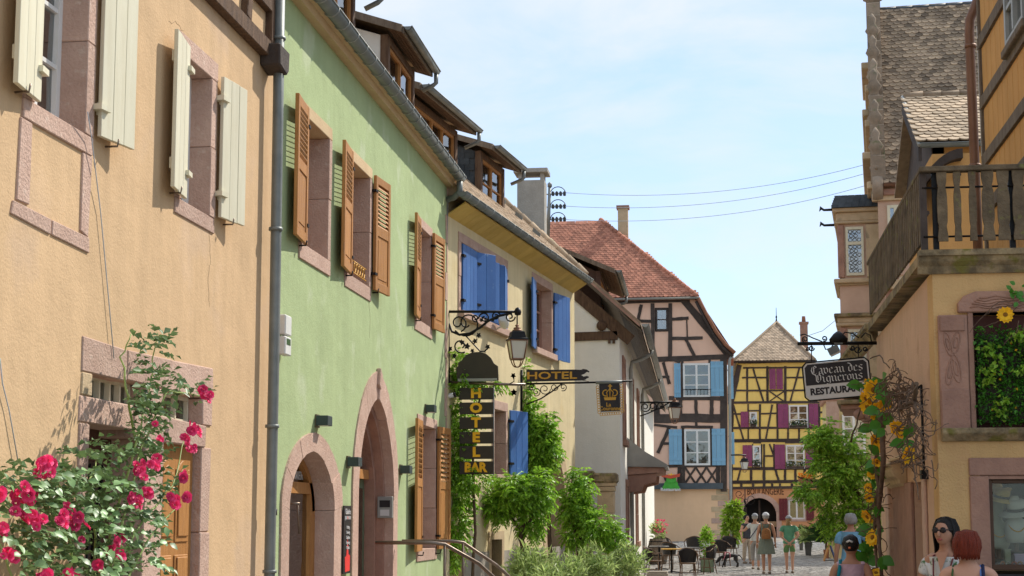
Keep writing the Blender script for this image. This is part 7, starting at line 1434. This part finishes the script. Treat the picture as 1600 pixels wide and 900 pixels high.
MB().lathe([(.05, 1.03), (.08, 1.03), (.085, 1.1), (.06, 1.14)], (0, 0, 0), 10).build('backpack_pocket', c_lea, t, 0, Bm @ Matrix.Translation((0, .235, -.02)) @ Matrix.Diagonal((1, .35, 1, 1)))
t, Bm, HB = person('blond woman seen from behind in mint T-shirt and green shorts with hands clasped behind', gl(1234, 49), R(180), 1.70, skin, {'l': ((-.27, .10, 1.12), (-.05, .19, .93)), 'r': ((.27, .10, 1.12), (.05, .19, .93))}, c_tee, .6, cloth('olive_shorts', (.14, .27, .10)), .34, build=1.2, hair=hair_l, hairstyle='pony', cap=c_cap, stride=.16)
t, Bm, HB = person('person in dark top and beige trousers standing behind the man in the white T-shirt', gl(1168, 54.5), R(35), 1.62, skin, {'r': ((.26, -.08, 1.15), (.28, -.28, 1.22))}, c_dk, .2, c_beige, .95, hair=hair_b, hairstyle='short')
t, Bm, HB = person('grey-haired man seen from behind in light blue T-shirt with hand on hip', gl(1331, 28), R(180), 1.80, skin_t, {'r': ((-.0, 0, 0), (0, 0, 0))} and {'l': ((-.42, .03, 1.14), (-.22, -.03, .98))}, c_blue, .62, c_beige, .9, build=1.12, hair=hair_g, hairstyle='short')
t, Bm, HB = person('woman seen from behind in pale pink sleeveless top with teal strap and black pinned-up hair', gl(1330, 16.3), R(172), 1.54, skin_t, None, c_pink, 0, c_dk, .9, build=1.0, hair=hair_b, hairstyle='bun')
teal = cloth('teal_strap', (.01, .22, .27)); MB().tube([(.155, .10, 1.02), (.14, .135, 1.2), (.115, .115, 1.36), (.11, .02, 1.43), (.12, -.1, 1.3)], .02, 6).build('bag_strap', teal, t, 0, Bm)
clip = MB().tube([(-.03, .155, 1.635), (.0, .165, 1.65), (.03, .155, 1.635)], .012, 6).build('hair_clip', white_paint, t, 0, HB); MB().tube([(-.01, .155, 1.575), (.015, .155, 1.572)], .012, 6).build('hair_clip', mat('coral_clip', (.8, .22, .1)), t, 0, HB)
c_flo = mat('leaf_print_blouse', (.66, .66, .64), (.60, .60, .58), .85, 6, .3, 14, c3=(.07, .16, .06), c3s=16, c3t=.57)
t, Bm, HB = person('dark long-haired woman in sunglasses and leaf-print white blouse facing the street', gl(1479, 13.5), R(-28), 1.71, skin_t, None, c_flo, .5, c_dk, .9, build=.92, hair=hair_b, hairstyle='long', headturn=R(-8))
for s in (-1, 1): ellipsoid((s*.034, -.102, 1.603), (.030, .008, .020), sign_blk, 'sunglass_lens', t, HB, n=12); MB().tube([(s*.062, -.098, 1.61), (s*.082, -.03, 1.607), (s*.084, .01, 1.60)], .005, 5).build('sunglass_arm', sign_blk, t, 0, HB)
MB().tube([(-.012, -.108, 1.607), (.012, -.108, 1.607)], .005, 5).build('sunglass_bridge', sign_blk, t, 0, HB)
for s in (-1, 1): MB().tube([(s*.06, .06, 1.43), (s*.085, -.06, 1.40), (s*.06, -.135, 1.25), (s*.02, -.14, 1.10)], .007, 5).build('lanyard', maroon_paint, t, 0, Bm)
MB().add([(-.05, -.085, 1.43), (.05, -.085, 1.43), (0, -.135, 1.27)], [(0, 1, 2)]).build('neckline', skin_t, t, 0, Bm)
t, Bm, HB = person('auburn-haired woman seen from behind in strappy top with blue straps before the shop window', gl(1513, 12.8), R(168), 1.61, skin, None, None, 0, c_dk, .9, build=1.12, hair=hair_r, hairstyle='bob', headturn=R(-14))
T_ = {'a': ((0, .01, 1.22), (.19, .135)), 'b': ((0, .005, 1.07), (.17, .125)), 'c': ((0, 0, .9), (.19, .15))}; skinned('top', T_, [('a', 'b'), ('b', 'c')], c_flo, t, 2, Bm)
for s, w, m in ((-1, .016, c_navy), (-.86, .01, cloth('blue_strap', (.12, .25, .6))), (1, .009, leaf_d)): MB().tube([(s*.115, .13, 1.22), (s*.12, .10, 1.36), (s*.115, .03, 1.425), (s*.11, -.08, 1.38), (s*.1, -.13, 1.25)], w, 6).build('strap', m, t, 0, Bm)
# dog
dm = mat('black_fur', (.018, .016, .015), (.01, .009, .009), .6, 30, .6, 80); Yd = 52.0; q = gl(1139, Yd, 882)
dg_ = thing('dog', 'black dog with pink harness sniffing the ground beside the cafe chairs', 'dog', q); DB = Matrix.Translation(Vector(q)) @ Matrix.Rotation(R(8), 4, 'Z')
N = {'hip': ((.22, 0, .40), (.075, .085)), 'bel': ((.05, 0, .395), (.07, .08)), 'che': ((-.12, 0, .38), (.085, .11)), 'nk': ((-.25, 0, .36), (.055, .06)), 'hd': ((-.34, 0, .25), (.055, .055)), 'mz': ((-.42, 0, .15), (.03, .03)), 'tl1': ((.32, 0, .42), .025), 'tl2': ((.40, 0, .34), .018), 'tl3': ((.44, 0, .24), .010)}
E_ = [('che', 'bel'), ('bel', 'hip'), ('che', 'nk'), ('nk', 'hd'), ('hd', 'mz'), ('hip', 'tl1'), ('tl1', 'tl2'), ('tl2', 'tl3')]
for s in (-1, 1):
    k = 'l' if s < 0 else 'r'; N.update({k+'e': ((-.12, s*.06, .26), .036), k+'w': ((-.15+s*.04, s*.06, .13), .024), k+'p': ((-.17+s*.05, s*.06, .02), .024), k+'k': ((.2, s*.06, .27), .05), k+'h': ((.29+s*.02, s*.06, .15), .024), k+'f': ((.26+s*.03, s*.06, .02), .024)}); E_ += [('che', k+'e'), (k+'e', k+'w'), (k+'w', k+'p'), ('hip', k+'k'), (k+'k', k+'h'), (k+'h', k+'f')]
N = {'che': N.pop('che'), **N}; skinned('body', N, E_, dm, dg_, 2, DB)
for s in (-1, 1): MB().add([(-.29, s*.04, .31), (-.33, s*.055, .29), (-.29, s*.075, .20)], [(0, 1, 2)]).build('ear', dm, dg_, 0, DB)
MB().tube([Vector((-.14+.03*math.sin(a), .098*math.cos(a), .385+.115*math.sin(a))) for a in np.linspace(0, 2*math.pi, 17)[:-1]], .010, 5, True).tube([Vector((.03, .088*math.cos(a), .395+.092*math.sin(a))) for a in np.linspace(0, 2*math.pi, 17)[:-1]], .010, 5, True).tube([(-.12, 0, .50), (.03, 0, .488)], .010, 5).build('harness', mat('pink_harness', (.6, .2, .25)), dg_, 0, DB)
# ================================================================== SHOP WINDOW DISPLAY
straw = mat('straw', (.50, .36, .12), (.40, .28, .09), .85, 30, .4, 90); linen = mat('mannequin_linen', (.50, .50, .44), (.44, .44, .39), .9, 4); lilac = mat('lilac_box', (.45, .36, .5), (.4, .32, .45), .7, 5)
def hat(x, y, n, s, m, band, lb, tilt=0):
    q = px(RF, x, y, n); t = thing('sun_hat', lb, 'hat', q); Bm = Matrix.Translation(q) @ Matrix.Rotation(R(tilt), 4, 'Y') @ Matrix.Rotation(R(12), 4, 'X')
    MB().lathe([(.001, .10*s), (.05*s, .105*s), (.085*s, .085*s), (.092*s, .0)], (0, 0, 0), 18).build('crown', m, t, 0, Bm); MB().lathe([(.09*s, .006), (.17*s, -.02*s), (.172*s, -.026*s), (.09*s, 0)], (0, 0, 0), 20).build('brim', m, t, 0, Bm); MB().lathe([(.0925*s, .0), (.0935*s, .032*s), (.09*s, .032*s)], (0, 0, 0), 18).build('band', band, t, 0, Bm)
hat(1564, 778, -.35, .8, straw, sign_blk, 'yellow straw hat at the upper left of the shop window', 10); hat(1590, 798, -.3, .95, linen, sign_blk, 'pale hat with black band on the mannequin in the shop window', -8); hat(1556, 768, -.8, .8, straw, leaf_d, 'dim straw hat at the back of the shop window', -20)
def bust(x, y, n, s, m, lb):
    q = px(RF, x, y, n); t = thing('mannequin_bust', lb, 'mannequin', q); MB().lathe([(.075*s, 0), (.095*s, .05*s), (.10*s, .14*s), (.085*s, .2*s), (.04*s, .235*s), (.036*s, .29*s), (.05*s, .32*s), (.055*s, .37*s), (.03*s, .42*s)], q, 16).build('bust', m, t); MB().lathe([(.06*s, -.08*s), (.02*s, -.07*s), (.02*s, 0)], q, 10).build('stand', wood_b, t)
    MB().tube([q+Vector((.075*s*math.cos(a), -.09*s*abs(math.sin(a))-.02*s, .2*s-.1*s*math.sin(a))) for a in np.linspace(0, math.pi, 16)], .006*s, 5).build('necklace', gold, t)
bust(1588, 848, -.3, .95, linen, 'pale linen mannequin bust with necklace in the shop window'); bust(1560, 858, -.45, 1.05, mat('green_linen', (.32, .33, .22), (.28, .29, .19), .9, 4), 'greenish mannequin bust behind the display boxes')
for x, y, w, h, m, lb in ((1574, 872, .05, .14, mat('glass_green', (.3, .32, .2)), 'upright green display block in the shop window'), (1593, 872, .09, .1, lilac, 'lilac jewellery box in the shop window')):
    q = px(RF, x, y, -.2); t = thing('display_box', lb, 'box', q); MB().box(q.x-w/2, q.x+w/2, q.y-.03, q.y+.03, 1.3, 1.3+h).build('box', m, t, .004); MB().box(q.x-w/2-.004, q.x+w/2+.004, q.y-.034, q.y+.034, 1.3+h, 1.3+h+.012).build('lid', m, t)
for i, (x, c, lb) in enumerate(((1558, (.1, .1, .1), 'black'), (1566, (.5, .17, .05), 'orange'), (1575, (.45, .42, .36), 'cream'), (1584, (.5, .12, .06), 'red'), (1593, (.45, .25, .1), 'tan'))):
    q = px(RF, x, 874, -.1); t = thing('bracelet', lb + ' bead bracelet on the sill of the shop window', 'bracelet', q, 'bracelets in the shop window'); bm2 = mat(lb+'_beads', c)
    for k in range(9): a = 2*math.pi*k/9; ellipsoid((q.x+.018*math.cos(a)+.004*math.sin(a), q.y, 1.325+.02*math.sin(a)), (.008, .010, .008), bm2, 'bead', t, None, n=6)
